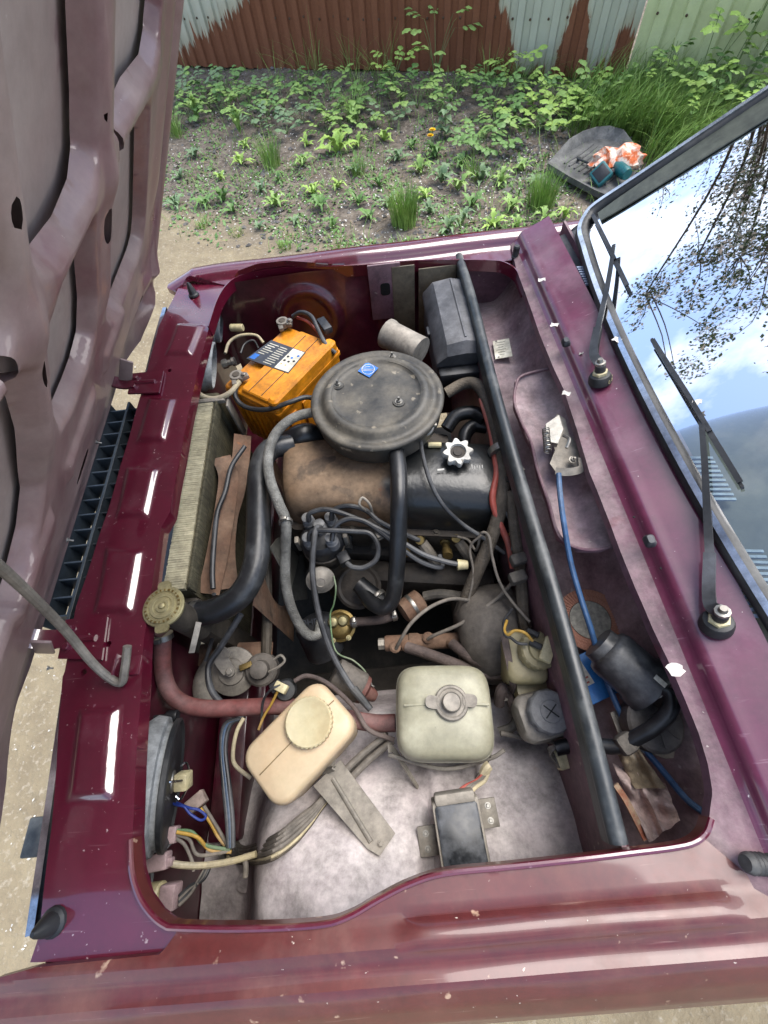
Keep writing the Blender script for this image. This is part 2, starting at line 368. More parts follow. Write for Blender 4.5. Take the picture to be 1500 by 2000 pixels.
# ------------------------------------------------------------------ fence
def rust_mat():
    m = bpy.data.materials.new('rusty_zinc'); m.use_nodes = True; MATS['rusty_zinc'] = m
    N = m.node_tree.nodes; L = m.node_tree.links; b = N['Principled BSDF']
    tc = N.new('ShaderNodeTexCoord'); sp = N.new('ShaderNodeSeparateXYZ'); L.new(tc.outputs['Object'], sp.inputs['Vector'])
    def noise(s, sc=(1, 1, 1), d=6):
        mp = N.new('ShaderNodeMapping'); mp.inputs['Scale'].default_value = sc; L.new(tc.outputs['Object'], mp.inputs['Vector'])
        n = N.new('ShaderNodeTexNoise'); n.inputs['Scale'].default_value = s; n.inputs['Detail'].default_value = d; n.inputs['Roughness'].default_value = .6; L.new(mp.outputs['Vector'], n.inputs['Vector']); return n.outputs['Fac']
    def math_(op, x, y):
        k = N.new('ShaderNodeMath'); k.operation = op
        for i, s in enumerate((x, y)):
            if isinstance(s, (int, float)): k.inputs[i].default_value = s
            else: L.new(s, k.inputs[i])
        return k.outputs[0]
    fc = N.new('ShaderNodeFloatCurve'); cv = fc.mapping.curves[0]; fc.mapping.use_clip = False
    # rust height along the fence (0 = left end, 1 = corner); heights / 2
    pts = [(0, .03), (.2, .045), (.237, .055), (.29, .105), (.337, .14), (.367, .172), (.416, .24), (.45, .6), (.79, .8), (.812, .22), (.825, .15), (.838, .07), (.85, .02), (.88, .012), (.897, .02), (.904, .09), (.912, .19), (.925, .23), (.937, .12), (.945, .03), (.961, .025), (.975, .065), (.985, .135), (1, .14)]
    cv.points[0].location = pts[0]; cv.points[1].location = pts[-1]
    for p in pts[1:-1]: cv.points.new(*p)
    fc.mapping.update()
    u = N.new('ShaderNodeMapRange'); u.inputs['From Min'].default_value = 0; u.inputs['From Max'].default_value = FLEN; L.new(sp.outputs['X'], u.inputs['Value'])
    wob = noise(3, (1, 1, 1)); ux = math_('MULTIPLY_ADD', wob, .04); 
    k = N.new('ShaderNodeMath'); k.operation = 'MULTIPLY_ADD'; L.new(wob, k.inputs[0]); k.inputs[1].default_value = .03; L.new(u.outputs['Result'], k.inputs[2])
    k2 = N.new('ShaderNodeMath'); k2.operation = 'SUBTRACT'; L.new(k.outputs[0], k2.inputs[0]); k2.inputs[1].default_value = .015
    L.new(k2.outputs[0], fc.inputs['Value'])
    st = noise(26, (1, 1, .10), 4); st2 = noise(7, (1, 1, .35))
    h = math_('MULTIPLY', fc.outputs['Value'], 2.0)
    h = math_('ADD', h, math_('MULTIPLY', math_('SUBTRACT', st, .5), .42)); h = math_('ADD', h, math_('MULTIPLY', math_('SUBTRACT', st2, .5), .18))
    dlt = math_('SUBTRACT', h, sp.outputs['Z'])
    mr = N.new('ShaderNodeMapRange'); mr.inputs['From Min'].default_value = -.012; mr.inputs['From Max'].default_value = .015; L.new(dlt, mr.inputs['Value'])
    halo = N.new('ShaderNodeMapRange'); halo.inputs['From Min'].default_value = -.12; halo.inputs['From Max'].default_value = .0; L.new(dlt, halo.inputs['Value'])
    def mix(f, a, c):
        x = N.new('ShaderNodeMixRGB')
        for s, kk in ((f, 'Fac'), (a, 'Color1'), (c, 'Color2')):
            if isinstance(s, (tuple, float)): x.inputs[kk].default_value = s
            else: L.new(s, x.inputs[kk])
        return x.outputs['Color']
    zn = noise(5); zinc = mix(zn, S('cbccbc'), S('abafa3')); zs = noise(14, (1, 1, .15)); zinc = mix(math_('MULTIPLY', zs, .5), zinc, S('adab98'))
    zinc = mix(math_('MULTIPLY', halo.outputs['Result'], .5), zinc, S('a5977a'))
    rn = noise(18, (1, 1, .3)); rust = mix(rn, S('75452d'), S('8f5c3e')); rn2 = noise(70); rust = mix(math_('MULTIPLY', rn2, .6), rust, S('46291a'))
    L.new(mix(mr.outputs['Result'], zinc, rust), b.inputs['Base Color'])
    ro = N.new('ShaderNodeMapRange'); ro.inputs['To Min'].default_value = .5; ro.inputs['To Max'].default_value = .9; L.new(mr.outputs['Result'], ro.inputs['Value']); L.new(ro.outputs['Result'], b.inputs['Roughness'])
    me = N.new('ShaderNodeMapRange'); me.inputs['To Min'].default_value = .45; me.inputs['To Max'].default_value = 0; L.new(mr.outputs['Result'], me.inputs['Value']); L.new(me.outputs['Result'], b.inputs['Metallic'])
    bp = N.new('ShaderNodeBump'); bp.inputs['Strength'].default_value = .25; bp.inputs['Distance'].default_value = .006; L.new(rn2, bp.inputs['Height']); L.new(bp.outputs['Normal'], b.inputs['Normal'])
FA = P(300, 126, .06); FB = P(1215, 150, .06); FD = (FB - FA); FD.z = 0; FA = FA - FD * .22; FD = FB - FA; FD.z = 0; FLEN = FD.length; FDN = FD.normalized()
rust_mat()
M('green_sheet', 'c6cb9c', 'b4bd8a', rough=.38, scale=1.5, var=.5, grime=.08, dust=.2, dustcol='c0c2a4', up=False, dscale=2)
M('screw', '5a4636', rough=.6, metal=.4)
M('gap_shade', '2c2722', rough=.9)
def corrugated(length, height, period, depth, top_f=.35):
    """trapezoid sheet in local x (along), z (up); returns verts, faces"""
    prof = []; x = 0
    while x < length - 1e-6:
        for fx, d in ((0, 0), (.42, 0), (.5, 1), (.92, 1)):
            xx = x + fx * period
            if xx <= length: prof.append((xx, -d * depth))
        x += period
    prof.append((length, 0)); zz = [0, .03, .3, .8, 1.4, height]; vs = []; n = len(prof)
    for z in zz:
        for xx, d in prof: vs.append((xx, d, z))
    fs = [(a * n + i, a * n + i + 1, (a + 1) * n + i + 1, (a + 1) * n + i) for a in range(len(zz) - 1) for i in range(n - 1)]
    return vs, fs
def fence(name, label, a, d, length, mat, sheet_w, period, depth, screws, z0):
    t = thing(name, label, 'fence', a); dn = d.normalized(); t.rotation_euler = (0, 0, math.atan2(dn.y, dn.x)); t.location.z = z0
    k = 0; x = 0
    while x < length - .05:
        L = min(sheet_w, length - x); vs, fs = corrugated(L + .01, 2.1, period, depth)
        dz = rnd.uniform(-.012, .012)
        o = link('sheet', mesh_of('sheet', [(vx + x, vy - .003 * (k % 2), vz + dz) for vx, vy, vz in vs], fs, mat, 30), t)
        x += sheet_w; k += 1
    sm = B(); sm.lathe([(.009, 0), (.009, .003), (.005, .006)], (0, 0, 0), (0, -1, 0), 8); sme = mesh_of('screw', sm.v, sm.f, 'screw')
    for x_, z_ in screws:
        s = link('screw', sme, t); s.location = (x_, -depth - .004 if (x_ / period) % 1 > .5 else -.006, z_)
    b = B(); b.box((length / 2, .07, -.05), (length, .08, .5), bev=0); o = link('gap_shade_strip', mesh_of('gap_shade_strip', b.v, b.f, 'gap_shade'), t)  # added dark strip behind the sheets, standing in for shade in the gap
    return t
sc = []
for i in range(int(FLEN / .14)):
    sc.append((i * .14 + .03, .33 + rnd.uniform(-.01, .01)))
fence('rusty_fence', 'corrugated metal fence, mostly rusted brown with patches of bare grey zinc', FA, FD, FLEN, 'rusty_zinc', .98, .118, .022, sc, .06)
GB = P(1560, 215, .0); GD = GB - FB; GD.z = 0
fence('green_fence', 'pale green ribbed metal fence panels at the corner overgrown with weeds', FB + V((.02, -.01, 0)), GD, 2.6, 'green_sheet', 1.15, .19, .030, [(.1 + .2 * i, .42) for i in range(10)], .0)

# ------------------------------------------------------------------ stones, petals, straw on the soil (nobody could count them)
M('stone', '7b7671', '57534f', rough=.9, scale=14, bump=.3)
M('petal_white', 'cfccc6', 'bfb9ad', rough=.7, scale=20)
M('straw', 'a8946c', '84704c', rough=.9, scale=20)
M('leaf_pale', '93b063', '7b9950', rough=.5, scale=9, sss=.0, spec=.35)
M('leaf_mid', '6e9050', '5c7d43', rough=.5, scale=9, spec=.35)
M('leaf_grey', '7d956e', '68805a', rough=.55, scale=9, spec=.3)
M('leaf_bright', 'a5c264', '8aa850', rough=.5, scale=9, spec=.35)
M('grass_blade', '6c9144', '8aa655', rough=.5, scale=14, spec=.3)
M('stem_green', '70834f', '5c6f40', rough=.6)
M('flower_yellow', 'f2c811', 'e8b400', rough=.6)
def soil_spot():
    while True:
        px = rnd.uniform(300, 1250); py = rnd.uniform(125, 490)
        p = P(px, py, 0)
        if p.y + .62 * p.x > 2.35 + rnd.uniform(-.25, .3): return p
def scatter():
    b = B(); r2 = random.Random(3)
    for i in range(2600):
        p = soil_spot()
        if r2.random() < .4: 
            q = P(r2.gauss(1000, 90), r2.gauss(310, 45), 0)
            if q.y > 2.3: p = q
        s = r2.choice((.006, .009, .012, .016, .022)) ; z = gz(p.x, p.y)
        vs = [(p.x + s * r2.uniform(.6, 1.2) * math.cos(k * 1.257 + r2.random() * .5), p.y + s * r2.uniform(.6, 1.2) * math.sin(k * 1.257 + r2.random() * .5), z + s * r2.uniform(.0, .3)) for k in range(5)] + [(p.x + r2.uniform(-.4, .4) * s, p.y + r2.uniform(-.4, .4) * s, z + s * r2.uniform(.5, .95)), (p.x, p.y, z - .01)]
        b.add(vs, [(k, (k + 1) % 5, 5) for k in range(5)] + [((k + 1) % 5, k, 6) for k in range(5)])
    o = b.build('gravel', 'stone', smooth=0); tag(o, 'grey gravel and slag lumps scattered over the dark soil', 'gravel', kind='stuff')
    b = B()
    for i in range(3400):
        p = soil_spot()
        if i % 9 == 0: p = P(r2.uniform(0, 560), r2.uniform(380, 1900), 0)
        s = r2.uniform(.003, .009) * (.6 if i % 9 == 0 else 1); a = r2.uniform(0, 6.28); z = gz(p.x, p.y) + r2.uniform(.003, .02); dx, dy = s * math.cos(a), s * math.sin(a); tl = r2.uniform(-.5, .5) * s
        b.add([(p.x + dx, p.y + dy, z + tl), (p.x - dy * .7, p.y + dx * .7, z), (p.x - dx, p.y - dy, z - tl), (p.x + dy * .7, p.y - dx * .7, z + .3 * s)], [(0, 1, 2, 3)])
    o = b.build('fallen_petals', 'petal_white', smooth=0); tag(o, 'pale fallen blossom petals sprinkled over the soil and sand', 'petals', kind='stuff')
    b = B()
    for i in range(750):
        p = soil_spot(); a = r2.uniform(0, 6.28); l = r2.uniform(.02, .10); z = gz(p.x, p.y) + .006; w = .0016
        d = V((math.cos(a), math.sin(a), r2.uniform(-.1, .15))) * l; n = V((-math.sin(a), math.cos(a), 0)) * w; p = V((p.x, p.y, z)); m = p + d * .5 + V((0, 0, r2.uniform(0, .012)))
        b.add([p - n, p + n, m + n, m - n, p + d], [(0, 1, 2, 3), (3, 2, 4)])
    o = b.build('dry_straw', 'straw', smooth=0); tag(o, 'thin dry stalks and straw lying on the soil', 'straw', kind='stuff')
scatter()

# ------------------------------------------------------------------ weeds
def leaf_lobed(r2, n_leaf=5, L=.12):
    """compound lobed leaf: stalk along +x, leaflets in pairs; faces up"""
    b = B()
    def leaflet(o, ang, s):
        ca, sa = math.cos(ang), math.sin(ang); out = [(0, 0), (.25, .22), (.42, .42), (.6, .34), (.72, .44), (.86, .24), (1, .1), (1.0, -.1), (.86, -.24), (.72, -.44), (.6, -.34), (.42, -.42), (.25, -.22)]
        vs = [V((o[0] + s * (x * ca - y * sa), o[1] + s * (x * sa + y * ca), o[2] + s * (.10 * math.sin(3.0 * x) - .35 * abs(y) * .6 - .2 * x * x + r2.uniform(-.03, .03)))) for x, y in out]
        c = V((o[0] + s * .55 * ca, o[1] + s * .55 * sa, o[2] + s * .09))
        b.add(vs + [c], [(i, (i + 1) % 13, 13) for i in range(13)])
    for i, t in enumerate((.42, .72)):
        for sd in (-1, 1): leaflet((L * t, 0, .1 * L * t), sd * r2.uniform(.9, 1.25), L * (.34 + .12 * i))
    leaflet((L * .86, 0, .02), r2.uniform(-.1, .1), L * .55)
    b.add([(0, -.0012, 0), (0, .0012, 0), (L * .9, .001, .03 * L), (L * .9, -.001, .03 * L)], [(0, 1, 2, 3)])
    return b
def leaf_dandelion(r2, L=.12, arch=.5):
    b = B(); n = 9; vs = []; fs = []
    for i in range(n):
        t = i / (n - 1); w = L * .13 * (math.sin(math.pi * (t ** .7)) + .08) * (1.25 if i % 2 else .55); z = L * (arch * math.sin(math.pi * t * .85) * .55)
        x = L * t * (1 - .12 * t); sh = -.05 * L if i % 2 else 0
        vs += [V((x + sh, w, z + w * .35)), V((x, 0, z)), V((x + sh, -w, z + w * .35))]
    for i in range(n - 1):
        a = i * 3; fs += [(a, a + 1, a + 4, a + 3), (a + 1, a + 2, a + 5, a + 4)]
    b.add(vs, fs); return b
def leaf_ovate(r2, L=.07):
    b = B(); out = [(0, 0), (.15, .25), (.35, .40), (.55, .37), (.8, .2), (1, 0), (.8, -.2), (.55, -.37), (.35, -.4), (.15, -.25)]
    vs = [V((L * x, L * y, L * (.15 * math.sin(math.pi * x) + .25 * abs(y) - .25 * x * x))) for x, y in out] + [V((L * .5, 0, L * .06))]
    b.add(vs, [(i, (i + 1) % 10, 10) for i in range(10)]); return b
def blade(b, p, h, lean, az, w, r2):
    d = V((math.cos(az), math.sin(az), 0)); n = V((-d.y, d.x, 0)) * w; q = []
    for t in (0, .4, .75, 1): q.append(V(p) + d * (lean * h * t * t) + V((0, 0, h * (t - .25 * lean * t * t))))
    b.add([q[0] - n, q[0] + n, q[1] + n * .9, q[1] - n * .9, q[2] + n * .6, q[2] - n * .6, q[3]], [(0, 1, 2, 3), (3, 2, 4, 5), (5, 4, 6)])
r3 = random.Random(11)
LM = {}
for mt in ('leaf_pale', 'leaf_mid', 'leaf_grey', 'leaf_bright'):
    LM['lobed', mt] = [mesh_of('leaf', b.v, b.f, mt, 60) for b in [leaf_lobed(r3) for _ in range(3)]]
    LM['dand', mt] = [mesh_of('leaf', b.v, b.f, mt, 60) for b in [leaf_dandelion(r3, .12, a) for a in (.3, .6, .9)]]
    LM['ovate', mt] = [mesh_of('leaf', b.v, b.f, mt, 60) for b in [leaf_ovate(r3) for _ in range(2)]]
def leaf(kind, mt, parent, loc, az, pitch, s, roll=0):
    o = link('leaf', r3.choice(LM[kind, mt]), parent); o.location = loc
    o.rotation_euler = (Matrix.Rotation(az, 3, 'Z') @ Matrix.Rotation(-pitch, 3, 'Y') @ Matrix.Rotation(roll, 3, 'X')).to_euler(); o.scale = (s, s, s); return o
def on_ground(px, py):
    p = P(px, py, .02); p.z = gz(p.x, p.y) - .003; return p
def celandine(px, py, h, n, label, mt, s=1.0, group='lobed leafy weeds on the soil'):
    t = thing('lobed_weed', label, 'weed', on_ground(px, py), group); b = B()
    for i in range(n):
        az = i * 2.4 + r3.uniform(-.4, .4); hh = h * r3.uniform(.45, 1.0); rd = r3.uniform(.15, .5) * h + .015
        top = V((rd * math.cos(az), rd * math.sin(az), hh)); b.tube([(0, 0, 0), top * .5 + V((0, 0, hh * .12)), top], (.0028, .0016), 5, 3)
        leaf('lobed', mt, t, top, az + r3.uniform(-.3, .3), r3.uniform(-.15, .5), s * r3.uniform(.75, 1.15), r3.uniform(-.25, .25))
    link('stem', mesh_of('stem', b.v, b.f, 'stem_green'), t); return t
def rosette(px, py, L, n, label, mt, group='low toothed rosettes on the soil'):
    t = thing('dandelion_rosette', label, 'weed', on_ground(px, py), group)
    for i in range(n): leaf('dand', mt, t, (0, 0, .004), i * 6.283 / n + r3.uniform(-.25, .25), r3.uniform(.0, .45), L / .12 * r3.uniform(.7, 1.15), r3.uniform(-.2, .2))
    return t
def where(px, py):                                   # which findable thing a weed grows beside
    if px < 470: return 'beside the raised hood'
    if py > 395: return 'along the far wing of the car'
    if px > 970: return 'close to the rubber floor mat'
    if 740 < px: return 'around the yellow dandelion'
    return 'on the bare soil between hood and dandelion'
TONE = {'leaf_mid': 'dark green', 'leaf_pale': 'light green', 'leaf_grey': 'greyish green', 'leaf_bright': 'yellow-green'}
def tuft(px, py, h, n, rad, label, lean=.5, w=.0022, group='grass tufts on the soil'):
    p = on_ground(px, py); b = B()
    for i in range(n):
        a = r3.uniform(0, 6.28); rr = rad * math.sqrt(r3.random()); blade(b, p + V((rr * math.cos(a), rr * math.sin(a), 0)), h * r3.uniform(.55, 1.08), lean * r3.uniform(.2, 1.3), a + r3.uniform(-.7, .7), w * r3.uniform(.7, 1.2), r3)
    o = b.build('grass_tuft', 'grass_blade', smooth=60); tag(o, label, 'grass', group); return o
G1 = 'leafy lobed green weed growing on the strip below the rusted fence'
for px, py, h, n in ((350, 196, .12, 9), (398, 190, .13, 9), (445, 186, .16, 9), (372, 232, .10, 8), (432, 226, .12, 9), (488, 214, .12, 9), (556, 216, .12, 9), (592, 244, .10, 8), (638, 232, .10, 8), (648, 182, .13, 6),
                     (730, 206, .11, 7), (582, 186, .10, 6), (524, 236, .08, 7), (690, 210, .08, 6), (760, 236, .08, 6), (340, 226, .12, 8), (410, 212, .12, 8), (460, 200, .12, 8), (520, 200, .1, 8), (610, 205, .1, 8), (665, 246, .09, 8), (560, 262, .08, 7), (710, 250, .08, 7), (640, 265, .08, 7), (500, 250, .09, 7)):
    mt = r3.choice(('leaf_mid', 'leaf_pale', 'leaf_grey')); rw = 'right under the rusted sheets' if py < 200 else where(px, py); celandine(px, py, h, n, TONE[mt] + ' lobed leafy weed ' + rw, mt, r3.uniform(.8, 1.1), TONE[mt] + ' lobed weeds ' + rw)
G2 = 'bright green lobed weed in the thicket by the grey patch of the fence'
for px, py, h, n in ((785, 200, .16, 10), (815, 215, .16, 9), (770, 176, .22, 8), (880, 205, .13, 9), (925, 192, .12, 9), (962, 214, .14, 10), (985, 176, .2, 8), (1005, 226, .13, 9), (945, 262, .12, 9), (968, 244, .12, 9), (1040, 200, .14, 10),
                     (1082, 212, .14, 10), (1122, 204, .14, 9), (1012, 190, .14, 9), (1062, 236, .12, 9), (1150, 214, .14, 9), (1100, 250, .10, 8), (925, 300, .13, 8), (955, 296, .13, 7), (1175, 196, .15, 9), (1030, 262, .10, 8), (860, 226, .10, 8), (1140, 240, .12, 8)):
    mt = r3.choice(('leaf_pale', 'leaf_bright', 'leaf_mid')); rw = 'at the foot of the bare zinc patch' if py < 200 and px > 900 else ('right under the rusted sheets' if py < 200 else ('in the thicket beside the long grass' if px > 1030 else 'in the thicket behind the yellow dandelion')); celandine(px, py, h, n, 'bushy ' + TONE[mt] + ' lobed weed ' + rw, mt, r3.uniform(.8, 1.15), TONE[mt] + ' bushy weeds ' + rw)
celandine(850, 168, .40, 8, 'tallest lobed weed, rising on bare stems before the rust', 'leaf_pale', 1.2, None)
t = thing('nettle', 'broad-leaved nettle with dull green pointed leaves', 'weed', on_ground(868, 262)); b = B(); b.tube([(0, 0, 0), (.005, 0, .1), (0, .005, .2)], (.003, .002), 5, 3); link('stem', mesh_of('stem', b.v, b.f, 'stem_green'), t)
for i in range(12): leaf('ovate', 'leaf_grey', t, (0, 0, .03 + .015 * i), i * 1.57 + (i // 4) * .6, r3.uniform(-.2, .35), 1.35 - .05 * i)
for px, py, L, n in ((660, 292, .19, 11), (470, 316, .14, 9), (400, 396, .12, 9), (436, 388, .14, 9), (538, 398, .13, 10), (628, 402, .13, 9), (612, 378, .11, 8), (722, 424, .12, 8), (700, 398, .12, 8), (862, 352, .15, 11), (894, 366, .14, 9), (922, 396, .13, 10),
                     (1000, 404, .13, 9), (962, 436, .11, 9), (876, 440, .11, 9), (692, 334, .12, 8), (776, 306, .13, 9), (1102, 424, .10, 8), (1062, 428, .10, 8), (342, 396, .12, 9), (456, 410, .10, 8), (575, 430, .09, 7), (505, 440, .08, 7), (840, 410, .1, 8), (740, 360, .1, 7), (980, 350, .12, 9), (590, 320, .12, 9), (545, 350, .09, 7), (820, 330, .13, 9), (750, 268, .12, 9), (600, 282, .1, 8), (700, 280, .11, 8), (805, 280, .1, 8), (830, 380, .11, 9), (660, 365, .1, 8), (510, 368, .1, 8), (350, 340, .1, 8), (380, 300, .11, 9), (430, 345, .08, 7), (900, 320, .12, 9), (940, 345, .12, 9), (850, 300, .1, 8), (1020, 330, .11, 8), (1045, 360, .1, 8), (760, 395, .1, 8), (905, 425, .1, 8), (1010, 440, .09, 8), (1075, 450, .08, 7), (650, 440, .09, 7), (480, 285, .1, 8)):
    mt = r3.choice(('leaf_mid', 'leaf_pale', 'leaf_grey', 'leaf_bright')); rosette(px, py, L, n, TONE[mt] + ' toothed dandelion rosette ' + where(px, py), mt, TONE[mt] + ' rosettes ' + where(px, py))
for px, py in ((470, 262), (388, 236)):
    t = thing('thistle', 'tall spiky thistle with long jagged leaves pointing up', 'weed', on_ground(px, py), 'tall spiky thistles')
    for i in range(12): leaf('dand', 'leaf_pale', t, (0, 0, .01 + .008 * i), i * 2.4, .5 + .05 * i, 1.6 - .05 * i)
tuft(790, 432, .23, 420, .085, 'dense dark green bushy grass tuft beside the far wing', .35)
tuft(1056, 398, .20, 340, .085, 'dense grass tuft next to the rubber floor mat', .35)
tuft(530, 318, .24, 130, .07, 'thin upright grass tuft amid dandelions on bare soil', .45, group=None)
for px, py, h, n, rd in ((345, 262, .2, 90, .06), (690, 236, .26, 60, .05), (700, 336, .14, 60, .05), (925, 340, .16, 60, .05), (395, 436, .06, 60, .05), (555, 478, .06, 60, .04), (460, 450, .05, 50, .05), (790, 478, .05, 60, .1), (660, 470, .05, 60, .08)):
    tuft(px, py, h, n, rd, 'small sparse grass tuft ' + where(px, py), .6, group='small grass tufts ' + where(px, py))
for px, py, h, n in ((600, 168, .36, 14), (622, 158, .46, 18), (690, 160, .42, 24), (745, 172, .42, 22), (540, 176, .3, 16), (700, 182, .3, 30), (760, 160, .4, 14), (955, 168, .26, 30), (1012, 166, .26, 40), (1050, 164, .24, 40), (1120, 160, .24, 50)):
    rw = 'at the foot of the zinc patch' if px > 900 else ('beside the tallest weed' if px > 670 else 'at the foot of the rusted sheets'); tuft(px, py, h, n, .06, 'thin arching grass ' + rw, 1.1, .0018, 'thin grass ' + rw)
# dandelion in flower
t = thing('dandelion', 'dandelion with two yellow flower heads above dark gravel', 'flower', on_ground(848, 296)); b = B()
for (hx, hy, hh) in ((-.03, .0, .13), (-.012, .03, .15)):
    b.tube([(0, 0, 0), (hx * .5, hy * .5, hh * .6), (hx, hy, hh)], .0022, 5, 4)
link('stem', mesh_of('stem', b.v, b.f, 'stem_green'), t)
for (hx, hy, hh) in ((-.03, .0, .13), (-.012, .03, .15)):
    b = B()
    for ring in range(3):
        for i in range(16 - ring * 3):
            a = i * 6.283 / (16 - ring * 3) + ring * .2; d = V((math.cos(a), math.sin(a), .25 + ring * .4)).normalized(); n = V((-math.sin(a), math.cos(a), 0)) * .004; o_ = V((hx, hy, hh)); L_ = .024 - ring * .004
            b.add([o_ - n * .3, o_ + n * .3, o_ + d * L_ + n, o_ + d * L_ - n], [(0, 1, 2, 3)])
    link('flower_head', mesh_of('flower_head', b.v, b.f, 'flower_yellow', 0), t)
for i in range(8): leaf('dand', 'leaf_mid', t, (0, 0, .004), i * .8, .3, 1.1)
# grass stand and fine ground cover
def grass_stand():
    b = B(); r2 = random.Random(5)
    for i in range(5200):
        px = r2.gauss(1250, 75); py = r2.gauss(255, 48)
        if not (1105 < px < 1460 and 165 < py < 400): continue
        if py > 268 + (px - 1080) * .12 and px < 1250: continue
        p = P(px, py, 0); p.z = gz(p.x, p.y)
        blade(b, p, r2.uniform(.12, .36), r2.uniform(.3, 1.2), r2.gauss(-1.0, .9), .0026, r2)
    for i in range(3000):
        p = soil_spot()
        if blob_noise(p, 1.7, 8) < -.02: continue
        blade(b, V((p.x, p.y, gz(p.x, p.y))), r2.uniform(.03, .13), r2.uniform(.3, 1.2), r2.uniform(0, 6.28), .0018, r2)
    o = b.build('grass', 'grass_blade', smooth=60); tag(o, 'long soft grass behind the floor mat, thinning out over the soil', 'grass', kind='stuff')
    b = B()
    for i in range(15000):
        p = soil_spot()
        if blob_noise(p, 2.4, 5) < -.12: continue
        z = gz(p.x, p.y); s = r2.uniform(.008, .034); a = r2.uniform(0, 6.28); tl = r2.uniform(.1, .8); d = V((math.cos(a), math.sin(a), tl)) * s; n = V((-math.sin(a), math.cos(a), 0)) * s * .35; q = V((p.x, p.y, z))
        b.add([q, q + d * .5 + n, q + d, q + d * .5 - n], [(0, 1, 2, 3)])
    o = b.build('ground_cover', 'leaf_mid', smooth=0); tag(o, 'tiny seedlings and small leaves sprouting all over the soil', 'seedlings', kind='stuff')
grass_stand()
G3 = 'climbing leafy weed leaning on the pale green fence'
def climber(px, py, h, n, lean):
    sz = 'tall' if h > .6 else ('knee-high' if h > .33 else 'short'); rw = 'against the pale green fence' if py < 245 else 'in front of the pale green fence'
    t = thing('climbing_weed', sz + ' leafy weed ' + rw, 'weed', on_ground(px, py), sz + ' weeds ' + rw); b = B(); k = 3
    for j in range(k):
        az = r3.uniform(0, 6.28); top = V((lean * .5 + r3.uniform(-.15, .15), r3.uniform(-.12, .06), h * r3.uniform(.7, 1))); pts = [V((0, 0, 0)), top * .4 + V((.02 * math.cos(az), .02 * math.sin(az), 0)), top]
        b.tube(pts, (.004, .002), 5, 4); q = crom(pts, n // k // 2 + 2)
        for i in range(n // k):
            c = q[min(len(q) - 1, 2 + i * (len(q) - 2) // (n // k))]; a = i * 2.3 + r3.uniform(-.5, .5)
            leaf('lobed' if r3.random() < .5 else 'ovate', r3.choice(('leaf_pale', 'leaf_bright', 'leaf_mid')), t, c, a, r3.uniform(-.2, .5), r3.uniform(.7, 1.25), r3.uniform(-.3, .3))
    link('stem', mesh_of('stem', b.v, b.f, 'stem_green'), t)
for px, py, h, n, ln in ((1245, 190, .30, 14, .1), (1290, 200, .42, 20, .1), (1340, 205, .55, 24, .15), (1385, 215, .75, 28, .05), (1420, 220, .95, 32, .1), (1450, 230, .7, 26, .1), (1490, 240, .6, 26, .1), (1310, 232, .34, 18, 0), (1370, 250, .4, 20, 0), (1430, 262, .4, 20, 0), (1480, 280, .4, 18, 0), (1210, 200, .26, 12, .1), (1265, 225, .26, 14, 0), (1400, 290, .3, 14, 0), (1345, 275, .26, 14, 0), (1300, 262, .2, 12, 0)):
    climber(px, py, h, n, ln)
# ================================================================== the car body
M('paint', '5a0f27', '4e0b20', rough=.3, scale=4, coat=1, coat_ior=1.75, grime=.15, scratch='8a6a6c', dust=.10, dustcol='6a4a50', dscale=9, spots=[('a08a88', 160, .70), ('77505a', 60, .70)], var=.5)
M('paint_worn', '5a2320', '491819', rough=.42, scale=5, coat=.35, grime=.25, scratch='9a7c72', dust=.22, dustcol='705246', dscale=6, spots=[('c9bcae', 130, .73), ('a88a74', 45, .70)], var=.6)
M('paint_cowl', '602440', '501c34', rough=.36, scale=4, coat=.7, grime=.22, scratch='9a808a', dust=.24, dustcol='7d6470', dscale=5, spots=[('c4b6b4', 150, .74)], var=.5)
M('paint_deep', '4a0f22', '360a18', rough=.33, scale=6, coat=.5, dust=.25, dustcol='6d5650')
M('hood_under', '8b7672', '7b6360', rough=.42, scale=4, grime=.14, gscale=60, dust=.85, dustcol='a29790', dscale=3.5, up=False, spots=[('5c2a38', 12, .66), ('bdb2aa', 120, .74)], bump=.06, bscale=40, var=.6, rvar=.15)
M('hood_rib', '6f4a4e', '5a343a', rough=.30, scale=4, grime=.14, gscale=60, coat=.3, dust=.62, dustcol='9c8d86', dscale=4, up=False, spots=[('5a2030', 14, .67), ('c0b5ac', 110, .74)], bump=.08, bscale=50, var=.6, rvar=.14)
M('wing_dusty', 'a59a9c', '8b7d83', rough=.75, scale=5, dust=.92, dustcol='bdb6b2', dscale=9, bump=.25, bscale=120, var=.6, spots=[('6b4a55', 9, .66), ('7d5c50', 22, .71)])
M('trough_dusty', '6f4d58', '583642', rough=.5, scale=6, dust=.6, dustcol='8b7d7d', dscale=6, bump=.15, spots=[('93847c', 60, .70)], var=.6)
M('cowl_lip', '674854', '563442', rough=.5, scale=12, dust=.55, dustcol='867877', dscale=14, bump=.2, spots=[('5a2838', 20, .62), ('c0b4ae', 110, .72)])
M('gusset_olive', '5b5344', '453f34', rough=.6, scale=8, dust=.4, dustcol='7a725f', bump=.2)
M('trough_floor', '7d5f68', '68464f', rough=.5, scale=6, dust=.85, dustcol='9d8f90', dscale=8, bump=.15, spots=[('5a2c3a', 14, .62), ('b5a8a2', 70, .70)], var=.6)
M('rubber_black', '1b1c1d', '26282a', rough=.55, scale=12, dust=.3, dustcol='6b6a66', bump=.1)
M('rubber_seal', '24282a', '313537', rough=.40, scale=14, dust=.25, dustcol='7b7c78', bump=.1)
M('plastic_black', '191a1c', '242629', rough=.45, scale=10, dust=.3, dustcol='62646a')
